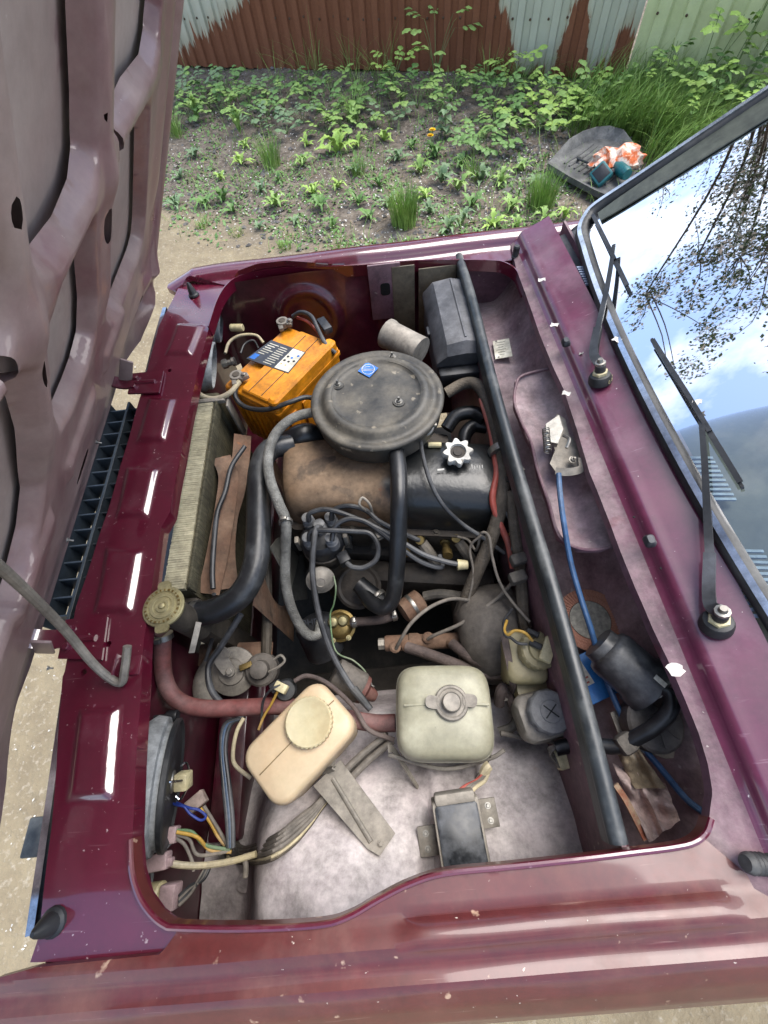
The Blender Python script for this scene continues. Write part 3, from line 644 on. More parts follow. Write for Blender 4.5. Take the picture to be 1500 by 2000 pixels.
M('plastic_grille', '3c444a', '2f363b', rough=.4, scale=10, dust=.3, dustcol='5c6468')
M('chrome', 'd6d8da', 'b9bcbf', rough=.18, metal=1, scale=20)
M('steel', '9a9892', '7b7871', rough=.4, metal=.85, scale=20, dust=.3, dustcol='8a8278')
M('steel_dusty', '8b867c', '6e6a62', rough=.6, metal=.4, scale=14, dust=.6, dustcol='9a9287', bump=.1)
M('zinc_yellow', 'a89a64', '8d8052', rough=.42, metal=.7, scale=16, dust=.4, dustcol='8f8a70')
M('dirt_black', '14120f', '1f1b17', rough=.85, scale=8, dust=.3, dustcol='4a433b', bump=.3)
M('lamp_plastic', '6f7273', '4c4f51', rough=.6, scale=14, dust=.8, dustcol='a2a4a2', dscale=20, bump=.2, up=False)
M('reflector', 'a59c8d', '6b5a48', rough=.4, metal=.7, scale=12, dust=.4)
M('connector_cream', 'cdc299', 'b3a87d', rough=.5, scale=30, dust=.4, dustcol='9a8f78')
M('connector_pink', 'a8908f', '8f7878', rough=.5, scale=30, dust=.4, dustcol='9a8a82')
M('connector_brown', '9a877c', '7f6d63', rough=.6, scale=30, dust=.5, dustcol='9a8f85')
M('label_white', 'd6d3c4', 'b8b4a2', rough=.6, scale=60)
M('ink', '2b2b2b', rough=.7)
M('black_hole', '050505', rough=.9)
M('sealant', '4b3a3c', '35282a', rough=.7, scale=30, bump=.5, dust=.4, dustcol='7d706c')

car = thing('car', 'burgundy sedan with its hood raised over a dusty open engine bay', 'car')

# ---- front panel ---------------------------------------------------
ZP = .865
def W2(l, z=ZP): return [(P(a, c, z).x, P(a, c, z).y) for a, c in l]
fp_out = W2([(350, 560), (310, 640), (278, 758), (210, 1000), (150, 1185), (126, 1312), (122, 1322), (100, 1620), (75, 1830), (58, 1880), (352, 1872), (347, 1812), (325, 1806), (300, 1786), (276, 1752), (262, 1702), (258, 1640), (268, 1460), (276, 1330), (281, 1250),
             (290, 1180), (309, 1062), (314, 1030), (331, 1000), (372, 790), (392, 700), (408, 640), (425, 585), (445, 556), (440, 530), (372, 548)])
pads = [W2(p) for p in ([(348, 635), (397, 637), (373, 695), (325, 695)], [(293, 780), (343, 782), (322, 863), (268, 863)], [(250, 915), (310, 917), (288, 1010), (228, 1012)], [(210, 1073), (278, 1077), (257, 1197), (187, 1197)], [(158, 1388), (233, 1382), (220, 1560), (135, 1563)])]
fp_holes = [W2([q])[0] for q in ((331, 724), (185, 1276), (163, 1313), (212, 1258))]
def fp_sdf(U, W):
    d = poly_sdf(U, W, fp_out)
    for hx, hy in fp_holes: d = np.maximum(d, .0052 - np.hypot(U - hx, W - hy))
    return d
def fp_h(U, W):
    h = np.zeros(U.shape)
    for p in pads: h += .0090 * sst(.004, -.0115, poly_sdf(U, W, p) - .001)
    h += .0012 * np.sin(U * 31 + 1) * np.sin(W * 9) + .0007 * np.sin(W * 41 + U * 20)
    return h - .010 * sst(.02, -.06, U + .02) * 0
sheet('front_panel', -.115, .16, -.70, .72, .0034, fp_sdf, fp_h, lambda x, y, h: (x, y, ZP + h), 'paint', car, lip=(0, 0, -.028), smooth=40)
def rod(pts, r, name, mat, parent, **k): return B().tube(pts, r, **k).build(name, mat, parent)
# hinge brackets on the panel
for pts4, nm in (([(262, 733), (322, 727), (313, 770), (252, 772)], 0), ([(133, 1212), (214, 1207), (203, 1290), (118, 1288)], 1)):
    pl = [P(a, c, ZP) for a, c in pts4]; b = B()
    lo = [q + V((0, 0, .002)) for q in pl]; hi = [q + V((0, 0, .006)) for q in pl]; b.loft([lo, hi])
    c0 = (pl[0] + pl[3]) / 2; c1 = (pl[1] + pl[2]) / 2; cc = (c0 + c1) / 2 + V((0, 0, .006))
    b.tube([c0.lerp(c1, .15) + V((0, 0, .005)), c0.lerp(c1, .8) + V((0, 0, .005))], .006, 8)
    hb = b.build('hinge_bracket', 'paint', car)
    a = B(); a.strip([c0 + V((.01, 0, .004)), c0 + V((-.02, 0, .008)), c0 + V((-.045, 0, .03)), c0 + V((-.06, 0, .075))], .03, .005, up=(1, 0, .3)); a.build('hinge_arm', 'paint', hb)
    for s in (.28, .72):
        q = pl[0].lerp(pl[3], s); bolt(q + V((.012, 0, .006)), (0, 0, 1), .0062, 'paint', hb)
b = B(); cp = P(256, 1300, ZP)
b.box(cp + V((0, .0, -.004)), (.030, .030, .016), bev=.002); b.box(cp + V((-.017, 0, .006)), (.004, .032, .026), bev=.001); b.build('rod_clip', 'paint', car)
# bonnet prop
rod([P(249, 1262, .905), P(243, 1310, .885), P(237, 1333, .875), P(215, 1325, .880), P(180, 1294, .91), P(125, 1228, .985), P(60, 1163, 1.075), P(0, 1108, 1.15), P(-60, 1058, 1.21)], .0062, 'prop_rod', 'steel_dusty', car, k=5)
# rubber stops
def stop(o, ax, r, h, mat, prof): B().lathe([(r * a, h * c) for a, c in prof], o, ax, 14).build('rubber_stop', mat, car)
CONE = [(1.25, 0), (1.2, .12), (.95, .2), (.8, .5), (.45, .85), (.2, 1)]; RIB = [(1.1, 0), (1.1, .1), (.9, .15), (1, .22), (.9, .32), (1, .4), (.9, .5), (1, .58), (.9, .68), (1, .78), (.9, .9), (.7, 1)]
stop(P(379, 577, ZP), (-.05, .1, 1), .011, .034, 'rubber_black', CONE); stop(P(106, 1800, ZP), (0, -.1, 1), .013, .034, 'rubber_black', CONE)
stop(P(1006, 502, .872), (0, 0, 1), .0085, .028, 'rubber_black', RIB); stop(P(1500, 1688, .875), (-.9, .15, .35), .0115, .034, 'rubber_black', RIB)

# ---- near wing (fender) --------------------------------------------
def prof_map(pts):
    d = [0]
    for (a, b_), (c, e) in zip(pts, pts[1:]): d.append(d[-1] + math.hypot(c - a, e - b_))
    return d, [p[0] for p in pts], [p[1] for p in pts]
nd, ny, nz = prof_map([(-.56, .868), (-.60, .8695), (-.638, .870), (-.650, .875), (-.657, .8785), (-.662, .879), (-.667, .8755), (-.675, .870), (-.684, .868), (-.689, .8705), (-.694, .872), (-.701, .868), (-.718, .855), (-.738, .832), (-.757, .79), (-.770, .72), (-.776, .60), (-.772, .40)])
def near_s(y): return float(np.interp(-y, [-a for a in ny], nd))
nw_in = [(p[0], near_s(p[1])) for p in W2([(352, 1810), (480, 1813), (620, 1806), (680, 1790), (740, 1757), (800, 1727), (870, 1706), (1000, 1692), (1150, 1676), (1230, 1666), (1310, 1656), (1352, 1647), (1378, 1640)], .868)]
nw_poly = [(-.055, .60), (-.055, .100), (-.012, .0935), (.134, .0915)] + nw_in + [(.83, .083), (.95, .10), (1.6, .10), (1.6, .60)]
STEP_A = (.41, .79)
def nw_h(U, W):
    st = sst(.40, .44, U) * sst(.80, .76, U)          # pressed step running along the top of the wing
    h = .0055 * st * sst(.079, .083, W) * sst(.11, .09, W) - .002 * st * sst(.074, .079, W) * sst(.083, .079, W)
    return h + .0008 * np.sin(U * 23) * np.sin(W * 40)
def nw_map(x, s, h):
    y = float(np.interp(s, nd, ny)); z = float(np.interp(s, nd, nz)); return (x, y + (-.02 * max(0, (x - .2))) * 0, z + h)
sheet('near_wing', -.06, 1.62, .0, .61, .006, lambda U, W: poly_sdf(U, W, nw_poly), nw_h, nw_map, 'paint_worn', car, lip=(0, 0, -.012), smooth=40)
rim_n = [P(a, c, .868) for a, c in [(258, 1640), (261, 1702), (276, 1752), (300, 1787), (325, 1807), (350, 1812), (480, 1814), (620, 1807), (680, 1791), (740, 1757), (800, 1727), (870, 1706), (1000, 1693), (1150, 1677), (1230, 1667), (1310, 1657), (1352, 1647), (1376, 1628), (1386, 1600)]]
b = B(); b.strip([p + V((0, .0015, -.006)) for p in rim_n], .0035, .026, k=5); b.build('aperture_flange', 'paint_worn', car)
B().tube([p + V((0, .001, .0045)) for p in rim_n], .0035, 8, 5).build('rim_bead', 'paint', car)
# ---- far wing ------------------------------------------------------
fd, fy, fz = prof_map([(.60, .866), (.645, .868), (.655, .872), (.664, .884), (.675, .8905), (.69, .892), (.706, .888), (.725, .875), (.748, .845), (.765, .79), (.775, .70), (.777, .45)])
def far_s(y): return float(np.interp(y, fy, fd))
fw_in = [(p[0], far_s(p[1])) for p in W2([(372, 549), (442, 557), (470, 541), (510, 531), (560, 525), (640, 523), (720, 519), (800, 512), (880, 510), (960, 511), (985, 515), (1008, 528)], .868)]
fw_poly = [(-.075, .5), (-.085, .085), (-.055, .055)] + fw_in + [(.835, .03), (.86, .055), (1.6, .055), (1.6, .5)]
sheet('far_wing', -.10, 1.62, 0, .5, .007, lambda U, W: poly_sdf(U, W, fw_poly), lambda U, W: .0008 * np.sin(U * 19) + 0 * W, lambda x, s, h: (x, float(np.interp(s, fd, fy)) - .16 * max(0, .06 - x) ** 1.3, float(np.interp(s, fd, fz)) + h - .35 * max(0, -.01 - x)), 'paint', car, lip=(0, 0, -.015), smooth=40)
rim_f = [P(a, c, .868) for a, c in [(408, 640), (425, 588), (445, 557), (470, 541), (510, 531), (560, 525), (640, 523), (720, 519), (800, 512), (880, 510), (960, 511), (985, 515), (1008, 530), (1022, 562)]]
b = B(); b.strip([p + V((0, -.001, -.010)) for p in rim_f], .003, .03, k=5); b.build('aperture_flange', 'paint', car)
# ---- cowl ----------------------------------------------------------
cdist, cx_, cz_ = prof_map([(.74, .866), (.80, .868), (.832, .878), (.8445, .887), (.8480, .898), (.8530, .9045), (.868, .910), (.905, .926), (.96, .950)])
def cow_s(x): return float(np.interp(x, cx_, cdist))
cw_in = [(cow_s(p[0]), p[1]) for p in W2([(1008, 530), (1024, 573), (1052, 653), (1080, 723), (1099, 764), (1125, 842), (1150, 923), (1187, 1017), (1220, 1103), (1240, 1153), (1273, 1230), (1302, 1292), (1331, 1360), (1361, 1434), (1379, 1492), (1391, 1548), (1388, 1598), (1376, 1628), (1380, 1640)], .868)]
cw_poly = [(cow_s(.83), .655)] + cw_in + [(cow_s(.80), -.640), (cow_s(.90), -.662), (cow_s(.918), -.665), (cow_s(.918), .665)]
def cw_h(U, W):
    h = .0012 * np.sin(W * 37) * sst(.09, .05, U) + .0006 * np.sin(W * 90 + U * 60) * sst(.09, .05, U)
    return h + 0 * U
sheet('cowl_panel', 0, .245, -.69, .69, .0055, lambda U, W: poly_sdf(U, W, cw_poly), cw_h, lambda s, y, h: (float(np.interp(s, cdist, cx_)), y, float(np.interp(s, cdist, cz_)) + h - .012 * abs(y) ** 3), 'paint_cowl', car, lip=(0, 0, -.018), smooth=38, mat2='cowl_lip', pick=lambda c: c.x < .8395)
for a, c in ((1105, 671), (1268, 1058)):
    o = P(a, c, .908); b = B(); fr = frame((-.2, 0, 1), (0, 1, 0))
    b.stack([(rrect(.020, .016, .005), 0), (rrect(.019, .015, .005), .006), (rrect(.013, .008, .003), .011)], o, fr); b.build('washer_nozzle', 'plastic_black', car)
for a, c, r in ((1088, 604, .0022), (1238, 1010, .0018), (1290, 1110, .0015)):
    B().lathe([(r, 0), (r, .001)], P(a, c, .902), (0, 0, 1), 8).build('drain_hole', 'black_hole', car)

# ---- hood ----------------------------------------------------------
TH = R(57); HO = V((-.112, 0, .9)); hT = V((math.cos(TH), 0, math.sin(TH))); hN = V((math.sin(TH), 0, -math.cos(TH)))
def HM(t, y, h):
    bend = .9 * max(0, .10 - t) ** 1.5 * min(1, max(0, (abs(y - .012) - .36) / .22)) ** 1.5
    return HO + hT * t + V((0, y, 0)) + hN * (h + bend)
def HP(px, py, h=0):
    d = ray(px, py); nn = -hN; k = ((HO + hN * h - CAM).dot(nn)) / d.dot(nn); X = CAM + d * k; return (X - HO).dot(hT), X.y
Y0 = .012
def mir(p): return [(t, 2 * Y0 - y) for t, y in p][::-1]
pA = [(.90, Y0 - .098), (.90, Y0 + .098), (.575, Y0 + .094), (.535, Y0 + .088), (.520, Y0 + .06), (.514, Y0 - .0), (.520, Y0 - .06), (.535, Y0 - .088), (.575, Y0 - .094)]
pD = [(.462, Y0 + .06), (.44, Y0 + .078), (.34, Y0 + .086), (.297, Y0 + .074), (.283, Y0 + .04), (.281, Y0), (.283, Y0 - .04), (.297, Y0 - .074), (.34, Y0 - .086), (.44, Y0 - .078), (.462, Y0 - .06)]
pB = [(.90, .21), (.90, .50), (.56, .502), (.535, .492), (.52, .45), (.527, .334), (.522, .235), (.532, .202), (.56, .190), (.60, .195)]
pC = [(.458, .425), (.435, .458), (.38, .470), (.24, .492), (.212, .485), (.203, .455), (.210, .272), (.232, .222), (.268, .192), (.366, .180), (.445, .182), (.466, .205), (.474, .245), (.466, .35)]
HPAN = [pA, pD, pB, pC, mir(pB), mir(pC)]
HOUT = [(-.068, .34), (-.062, .49), (-.01, .62), (.06, .632), (.93, .655), (.95, .60), (.95, -.58), (.93, -.63), (.06, -.61), (-.01, -.598), (-.05, -.46), (-.06, -.36), (-.068, -.30)]
HOLES = [((.077, .004), .008, .042), ((.046, .505), .006, .024), ((.046, -.48), .006, .024), ((.498, .212), .015, .013), ((.432, .146), .024, .011), ((.440, -.122), .024, .012), ((.498, -.19), .015, .013), ((.560, .140), .008, .006), ((.6, -.135), .012, .007), ((.10, .30), .003, .003), ((.13, .06), .003, .003), ((.05, -.17), .004, .004), ((.27, .135), .004, .004), ((.49, .14), .005, .004), ((.40, .575), .004, .004), ((.24, .545), .004, .004)]
def pan_d(U, W):
    d = np.full(U.shape, 1e9)
    for p in HPAN: d = np.minimum(d, poly_sdf(U, W, p) - .007)
    return d
def hf_sdf(U, W):
    d = np.maximum(poly_sdf(U, W, HOUT), -pan_d(U, W))
    for (a, c), ra, rc in HOLES: d = np.maximum(d, (1 - np.hypot((U - a) / ra, (W - c) / rc)) * min(ra, rc))
    return d
def hf_h(U, W):
    d = pan_d(U, W); e = -poly_sdf(U, W, HOUT)
    h = -.0225 + .0225 * sst(-.002, .016, d)
    ribx = np.abs(np.abs(W - Y0) - .142)                                  # crowned long ribs
    h += .008 * sst(.035, .0, ribx) * sst(.26, .34, U) + .007 * sst(.05, 0, np.abs(U - .492)) * sst(.56, .48, np.abs(W - Y0))
    h += .010 * sst(.04, .0, np.abs(np.abs(W - Y0) - .56)) * sst(.18, .30, U)
    for y0, y1 in ((-.30, -.145), (-.085, .085), (.145, .30)):              # flat raised stretches at the foot of the frame
        h += .007 * sst(0, .014, np.minimum(np.minimum(W - y0, y1 - W), np.minimum(U - .15, .205 - U)))
    h -= .012 * sst(.05, .02, U) * sst(-.10, -.05, U)
    h += .014 * sst(.030, .0, e) * sst(.0, .05, U)
    return h
hood = sheet('hood', -.10, .96, -.65, .67, .0085, lambda U, W: poly_sdf(U, W, HOUT), lambda U, W: -.0285 + .004 * np.sin(W * 6) * 0, lambda t, y, h: HM(t, y, h), 'hood_under', car, lip=hN * .016, smooth=50)
sheet('hood_frame', -.095, .955, -.645, .665, .0048, hf_sdf, hf_h, lambda t, y, h: HM(t, y, h), 'hood_rib', hood, smooth=60)
outer = B(); 
def offs(o, d): return o
for nm, (t, y) in enumerate([HP(186, 232, -.016), HP(177, 525, -.016), HP(3, 345, -.016), HP(10, 560, -.016), HP(272, 207, -.016), HP(243, 197, -.016)]):
    vs = []; s = .0065 if nm < 4 else .004
    for i in range(6):
        for j in range(8):
            a = i / 5 * math.pi; c = j / 8 * 6.283; k = 1 + .35 * blob_noise((i, j, nm), .9, nm); vs.append(HM(t + s * 1.9 * k * math.cos(a), y + s * .8 * k * math.sin(a) * math.cos(c), -.016 + s * .9 * k * math.sin(a) * math.sin(c)))
    put('sealant_lump', vs, [(i * 8 + j, i * 8 + (j + 1) % 8, (i + 1) * 8 + (j + 1) % 8, (i + 1) * 8 + j) for i in range(5) for j in range(8)], 'sealant', hood)
for a, c in ((192, 864), (136, 1055), (97, 1305), (258, 724)):
    t, y = HP(a, c); bolt(HM(t, y, -.004), hN, .0035, 'steel', hood, 'stud', stud=.006)
# hinge plates welded to the hood foot
for yy in (.315, -.285):
    b = B(); b.box(HM(.0, yy, .010), (.07, .005, .026), frame(hN, hT), bev=.002); b.build('hinge_plate', 'hood_rib', hood)

# ---- grille below the panel edge -----------------------------------
gr = B(); ga, gb = P(247, 770, .80), P(128, 1200, .80)
gdir = (gb - ga); y_a, y_b = .30, -.225
def gx(y): return -.128 + (.30 - y) * .01
gl = B()
for dx, z, w, hgt in ((-.058, .80, .004, .05), (-.012, .797, .006, .05), (.036, .79, .004, .05)):
    gl.box((gx(0) + dx, (y_a + y_b) / 2, z), (w, y_a - y_b, hgt), bev=.0008, seg=1)
gl.box((gx(0) - .011, (y_a + y_b) / 2, .768), (.098, y_a - y_b, .003), bev=0)
grille = gl.build('grille', 'plastic_grille', car)
sm = None
for i in range(15):
    y = y_a - (i + .5) * (y_a - y_b) / 15; b = B(); b.box((gx(0) - .011, y, .790), (.096, .0035, .050), bev=.0006, seg=1); b.build('slat', 'plastic_grille', grille)
# front end under the panel: lamp housings, chrome trim, bumper (seen through the gap)
for y0, y1 in ((-.335, -.63), (.34, .60)):
    B().strip([(-.086 if y0 < 0 else -.088, y0, .846), (-.066 if y0 < 0 else -.090, (y0 + y1) / 2, .846), (-.047 if y0 < 0 else -.088, y1, .846)], .010, .010).build('lamp_trim', 'chrome', car)
    b = B(); b.box((-.035, (y0 + y1) / 2, .73), (.012, abs(y1 - y0), .20), bev=.004); b.build('headlamp', 'plastic_grille', car)
b = B(); b.box((-.14, .02, .46), (.09, 1.46, .13), bev=.02, seg=3); b.build('bumper', 'plastic_black', car)
b = B(); b.box(P(70, 1634, .70), (.03, .055, .012), bev=.003); b.build('bumper_overrider', 'rubber_seal', car)
b = B(); b.box(P(318, 640, .70), (.03, .05, .012), bev=.003); b.build('bumper_overrider', 'rubber_seal', car)
b = B(); b.box((-.06, .02, .56), (.02, 1.42, .16), bev=.01); b.build('front_valance', 'paint_deep', car)

# ---- inside of the engine bay --------------------------------------
b = B()
for y0, y1 in ((-.765, -.235), (.335, .70)):
    b.box((-.022, (y0 + y1) / 2, .52), (.008, abs(y1 - y0), .64), bev=0)
b.box((.03, .05, .40), (.07, 1.3, .10), bev=.01); b.box((.05, .05, .31), (.05, 1.2, .09), bev=.01)
b.build('lamp_bulkhead', 'paint_deep', car)
# far inner wing: pressed panel with a round boss
def fi_map(x, s, h):                                 # s runs down from the aperture
    y = .655 - .32 * s * s - .05 * s + .03 * math.exp(-((x - .30) / .2) ** 2) * 0; z = .865 - s * .98; return (x, y - h, z)
def fi_h(U, W):
    rr = np.hypot(U - .27, W - .13); h = .010 * sst(.10, .085, rr) - .005 * sst(.075, .06, rr)
    h += .010 * sst(.0, .01, np.minimum(.03 - np.abs(U - .50), .30 - W)) + .006 * sst(.02, .035, U - .5 + .04 * 0) * 0
    h += .010 * np.sin(np.clip((U - .30) / .2, 0, 1) * math.pi) * sst(.02, .12, W)
    h += .004 * np.sin(U * 17 + W * 13)
    return h
sheet('far_inner_wing', .03, .70, 0, .50, .008, lambda U, W: np.maximum(np.maximum(.03 - U, U - .70), np.maximum(-W, W - .5)), fi_h, fi_map, 'paint_deep', car, smooth=60)
b = B(); q = PY(752, 560, .635); b.box((q.x, .628, .80), (.085, .006, .16), bev=.002); br = b.build('wing_bracket', 'trough_dusty', car)
B().stack([(rrect(.026, .034, .008), 0), (rrect(.026, .034, .008), .002)], (q.x, .6245, q.z), frame((0, -1, 0), (1, 0, 0))).build('bracket_hole', 'black_hole', br)
b = B(); b.box((.545, .625, .70), (.06, .004, .34), bev=.001); b.box((.635, .62, .74), (.10, .004, .24), bev=.001); b.build('wing_gusset', 'gusset_olive', car)
# near inner wing (wheel arch) as one pressed surface
def ni_z(U, W):                                      # W = y
    a = sst(-.33, -.40, W)
    z = .40 + .17 * a + .07 * sst(-.42, -.60, W)
    z = z - .22 * sst(.20, .07, U + .35 * (W + .58) * 0)                           # falls away toward the lamps
    dome = np.exp(-(((U - .30) / .155) ** 2 + ((W + .70) / .15) ** 2)); z += .115 * dome
    z += .030 * sst(.455, .475, U) * sst(-.42, -.5, W)                         # shelf step
    z += .014 * np.exp(-((U - .435 - .25 * (W + .6)) / .012) ** 2) * sst(-.45, -.5, W)
    z += .008 * np.exp(-((U - .40 - .28 * (W + .6)) / .02) ** 2) * sst(-.45, -.52, W)
    z += .006 * np.sin(U * 22 + W * 9) * np.sin(W * 25) * sst(.5, .45, U) + .0025 * np.sin(U * 61 + W * 30) * np.sin(W * 70)
    return z
sheet('near_inner_wing', -.016, .692, -.765, -.33, .0075, lambda U, W: np.maximum(np.maximum(-.016 - U, U - .692), np.maximum(-.765 - W, W + .33)), ni_z, lambda x, y, z: (x, y, z), 'wing_dusty', car, lip=(0, 0, -.16), smooth=60)
pl = [P(1010, 1640, .635), P(1016, 1672, .635), P(1030, 1690, .64), P(1200, 1682, .64), P(1195, 1650, .632)]
b = B(); b.loft([pl, [p + V((0, 0, .006)) for p in pl]]); b.build('wing_patch', 'wing_dusty', car)
for yy in (.70,): B().box((.40, yy, .60), (.70, .006, .46), bev=0).build('wing_liner', 'dirt_black', car)
def PG(px, py, off=0.0):                             # photo point -> on the near inner wing
    z = .6
    for _ in range(14):
        p = P(px, py, z); z = .5 * z + .5 * (float(ni_z(np.array(min(.69, max(-.01, p.x))), np.array(min(-.335, p.y)))) + off)
    return P(px, py, z)
# scuttle: bulkhead, rubber capped edge, trough
b = B(); b.box((.694, .02, .565), (.006, 1.33, .565), bev=0); bulk = b.build('bulkhead', 'trough_dusty', car)
b = B(); b.box((.700, .02, .60), (.005, 1.32, .48), bev=0); b.build('bulkhead_back', 'paint_deep', bulk)
sl0, sl1 = P(896, 502, .862), P(1213, 1648, .862)
sealp = [sl0.lerp(sl1, i / 8) + V((.003 * math.sin(i * 1.3), 0, .002 * math.sin(i * 2.1))) for i in range(9)]
b = B(); b.tube(sealp, .0115, 12, 4); b.strip([p + V((0, 0, -.016)) for p in sealp], .020, .028, k=4); b.build('edge_seal', 'rubber_seal', car)
def tr_z(U, W):
    z = .665 + .05 * sst(0, .4, W) + .02 * np.sin(W * 5) - .035 * sst(-.3, -.5, W) + .12 * sst(.80, .90, U)
    return z + .003 * np.sin(U * 60 + W * 25) * np.sin(W * 43) + .006 * sst(.0, .02, .05 - np.abs(W - .33))
sheet('scuttle_trough', .70, .955, -.72, .70, .009, lambda U, W: np.maximum(np.maximum(.70 - U, U - .955), np.maximum(-.72 - W, W - .70)), tr_z, lambda x, y, z: (x, y, z), 'trough_floor', car, smooth=60)
b = B(); b.box((.955, 0, .80), (.006, 1.3, .24), bev=0); b.box((.83, -.65, .73), (.26, .006, .22), bev=0); b.box((.83, .66, .73), (.26, .006, .22), bev=0); b.build('trough_wall', 'trough_dusty', car)
# latch bridge: pressed panel hanging from the cowl into the trough
lb = W2([(1005, 745), (1020, 742), (1090, 738), (1118, 770), (1150, 850), (1196, 1072), (1170, 1082), (1128, 1078), (1090, 1050), (1068, 980), (1048, 920), (1036, 870), (1018, 830), (1004, 790)], .80)
def lb_h(U, W):
    d = -poly_sdf(U, W, lb); h = .008 * sst(.012, 0, d) - .016 * sst(.015, .05, d)
    return h + .012 * np.exp(-(((U - .79) / .03) ** 2 + ((W - .03) / .06) ** 2)) + .002 * np.sin(W * 60)
sheet('latch_bridge', .66, .92, -.40, .30, .0055, lambda U, W: poly_sdf(U, W, lb), lb_h, lambda x, y, h: (x, y, .795 + h + .25 * (x - .76)), 'trough_floor', car, lip=(0, 0, -.012), smooth=55)
# data plate on the trough floor
q = P(981, 681, .748); fr = frame((-.15, .1, 1), (1, -.12, 0))
b = B(); b.box(q, (.042, .075, .0015), fr, bev=.0004, seg=1); dp = b.build('data_plate', 'label_white', car)
b = B()
for i in range(6): b.box(q + fr @ V((-.003, .026 - .010 * i, .0012)), (.024 - .006 * ((i * 7) % 3), .0010, .0004), fr, bev=0)
b.build('plate_text', 'ink', dp)
for dx, dy in ((-.012, .033), (-.012, -.033)): B().lathe([(.0032, 0), (.0026, .0012), (.001, .0016)], q + fr @ V((dx, dy, .0008)), fr @ V((0, 0, 1)), 10).build('rivet', 'steel', dp)
# floor of the bay
b = B(); b.box((.37, 0, .18), (.68, 1.3, .012), bev=0); b.box((.42, -.30, .30), (.55, .07, .12), bev=.012); b.box((.42, .38, .30), (.55, .07, .12), bev=.012); b.build('subframe', 'dirt_black', car)
# ---- windscreen ----------------------------------------------------
SW = R(36); WT = V((math.cos(SW), 0, math.sin(SW))); WN = V((-math.sin(SW), 0, math.cos(SW))); WO = V((.930, 0, .944))
def WM(s, y, h=0): return WO + WT * (s + .085 * y * y + .05 * abs(y) ** 3) + V((0, y, 0)) + WN * (h - .10 * y * y * 1.0 + .0)
def WS(px, py, h=0):
    X = None; y = 0
    for _ in range(6):
        o = WO + WN * (h - .10 * y * y); d = ray(px, py); X = CAM + d * ((o - CAM).dot(WN) / d.dot(WN)); y = X.y
    return X
M('pillar_grey', '3a3c3a', '2c2e2c', rough=.3, metal=.3, scale=6)
M('edge_reflection', '5a5c50', '474a40', rough=.3, scale=6, metal=.2)
def glass_mat():
    m = bpy.data.materials.new('glass'); m.use_nodes = True; MATS['glass'] = m; N = m.node_tree.nodes; L = m.node_tree.links; N.remove(N['Principled BSDF'])
    tr = N.new('ShaderNodeBsdfTransparent'); tr.inputs['Color'].default_value = (.72, .80, .77, 1)
    gl_ = N.new('ShaderNodeBsdfGlossy'); gl_.inputs['Roughness'].default_value = .012; gl_.inputs['Color'].default_value = (.95, .97, 1, 1)
    lw = N.new('ShaderNodeFresnel'); lw.inputs['IOR'].default_value = 2.05
    mx = N.new('ShaderNodeMixShader'); L.new(lw.outputs['Fac'], mx.inputs['Fac']); L.new(tr.outputs[0], mx.inputs[1]); L.new(gl_.outputs[0], mx.inputs[2]); L.new(mx.outputs[0], N['Material Output'].inputs['Surface'])
glass_mat()
ys = [-.60 + .06 * i for i in range(21)]; ss = [0, .1, .25, .4, .55, .70]
vs = [WM(s, y * (1 - .12 * s / .7)) for s in ss for y in ys]; n = len(ys)
ws = put('windscreen', vs, [(i * n + j, i * n + j + 1, (i + 1) * n + j + 1, (i + 1) * n + j) for i in range(len(ss) - 1) for j in range(n - 1)], 'glass', car, 60)
def edge_pts(ds, dy, h):
    base = [WM(-ds, y * 1.0, h) for y in [-.56 + .07 * i for i in range(17)]]
    left = [WM(.03, -.598 - dy, h), WM(.012 - ds * .6, -.588 - dy * .6, h)]; right = [WM(.012 - ds * .6, .588 + dy * .6, h), WM(.03, .598 + dy, h)]
    sl_ = [WM(s, -(.60 * (1 - .12 * s / .7)) - dy, h) for s in (.7, .5, .3, .12)]; sr = [WM(s, (.60 * (1 - .12 * s / .7)) + dy, h) for s in (.12, .3, .5, .7)]
    return sl_ + left + base + right + sr
B().tube(edge_pts(.012, .012, .004), .0145, 12, 3).build('screen_rubber', 'rubber_black', ws)
B().strip(edge_pts(.013, .013, .0185), .009, .004, up=WN, k=3).build('chrome_strip', 'chrome', ws)
for s_ in (-1, 1):
    b = B(); pts = [V((x, s_ * .624, .885 + .73 * (x - .975))) for x in (.985, 1.1, 1.3, 1.55)]
    b.strip(pts, .034, .030, up=WN, k=3); b.build('windscreen_pillar', 'pillar_grey', car)
    b = B(); pts = [V((x, s_ * .642, .892 + .73 * (x - .975))) for x in (.965, 1.1, 1.3, 1.55)]; b.tube(pts, .006, 8, 3); b.build('rain_gutter', 'rubber_seal', car)
q = WM(.72, 0); b = B(); b.box((q.x + .45, 0, q.z + .03), (.95, 1.16, .04), bev=.015); b.build('roof', 'paint', car)
for s_ in (-1, 1):
    b = B(); b.box((1.40, s_ * .74, .53), (.75, .03, .62), bev=.01); b.build('door', 'paint_worn', car)
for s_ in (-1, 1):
    b = B(); pts = [WM(s, s_ * ((.60 * (1 - .12 * s / .7)) - .026), .006) for s in (.03, .1, .3, .5, .72)]; b.strip(pts, (.030, .075), .003, up=WN, k=3); b.build('edge_reflection', 'edge_reflection', car)  # olive-grey strip laid over the glass edge, imitating the reflection there
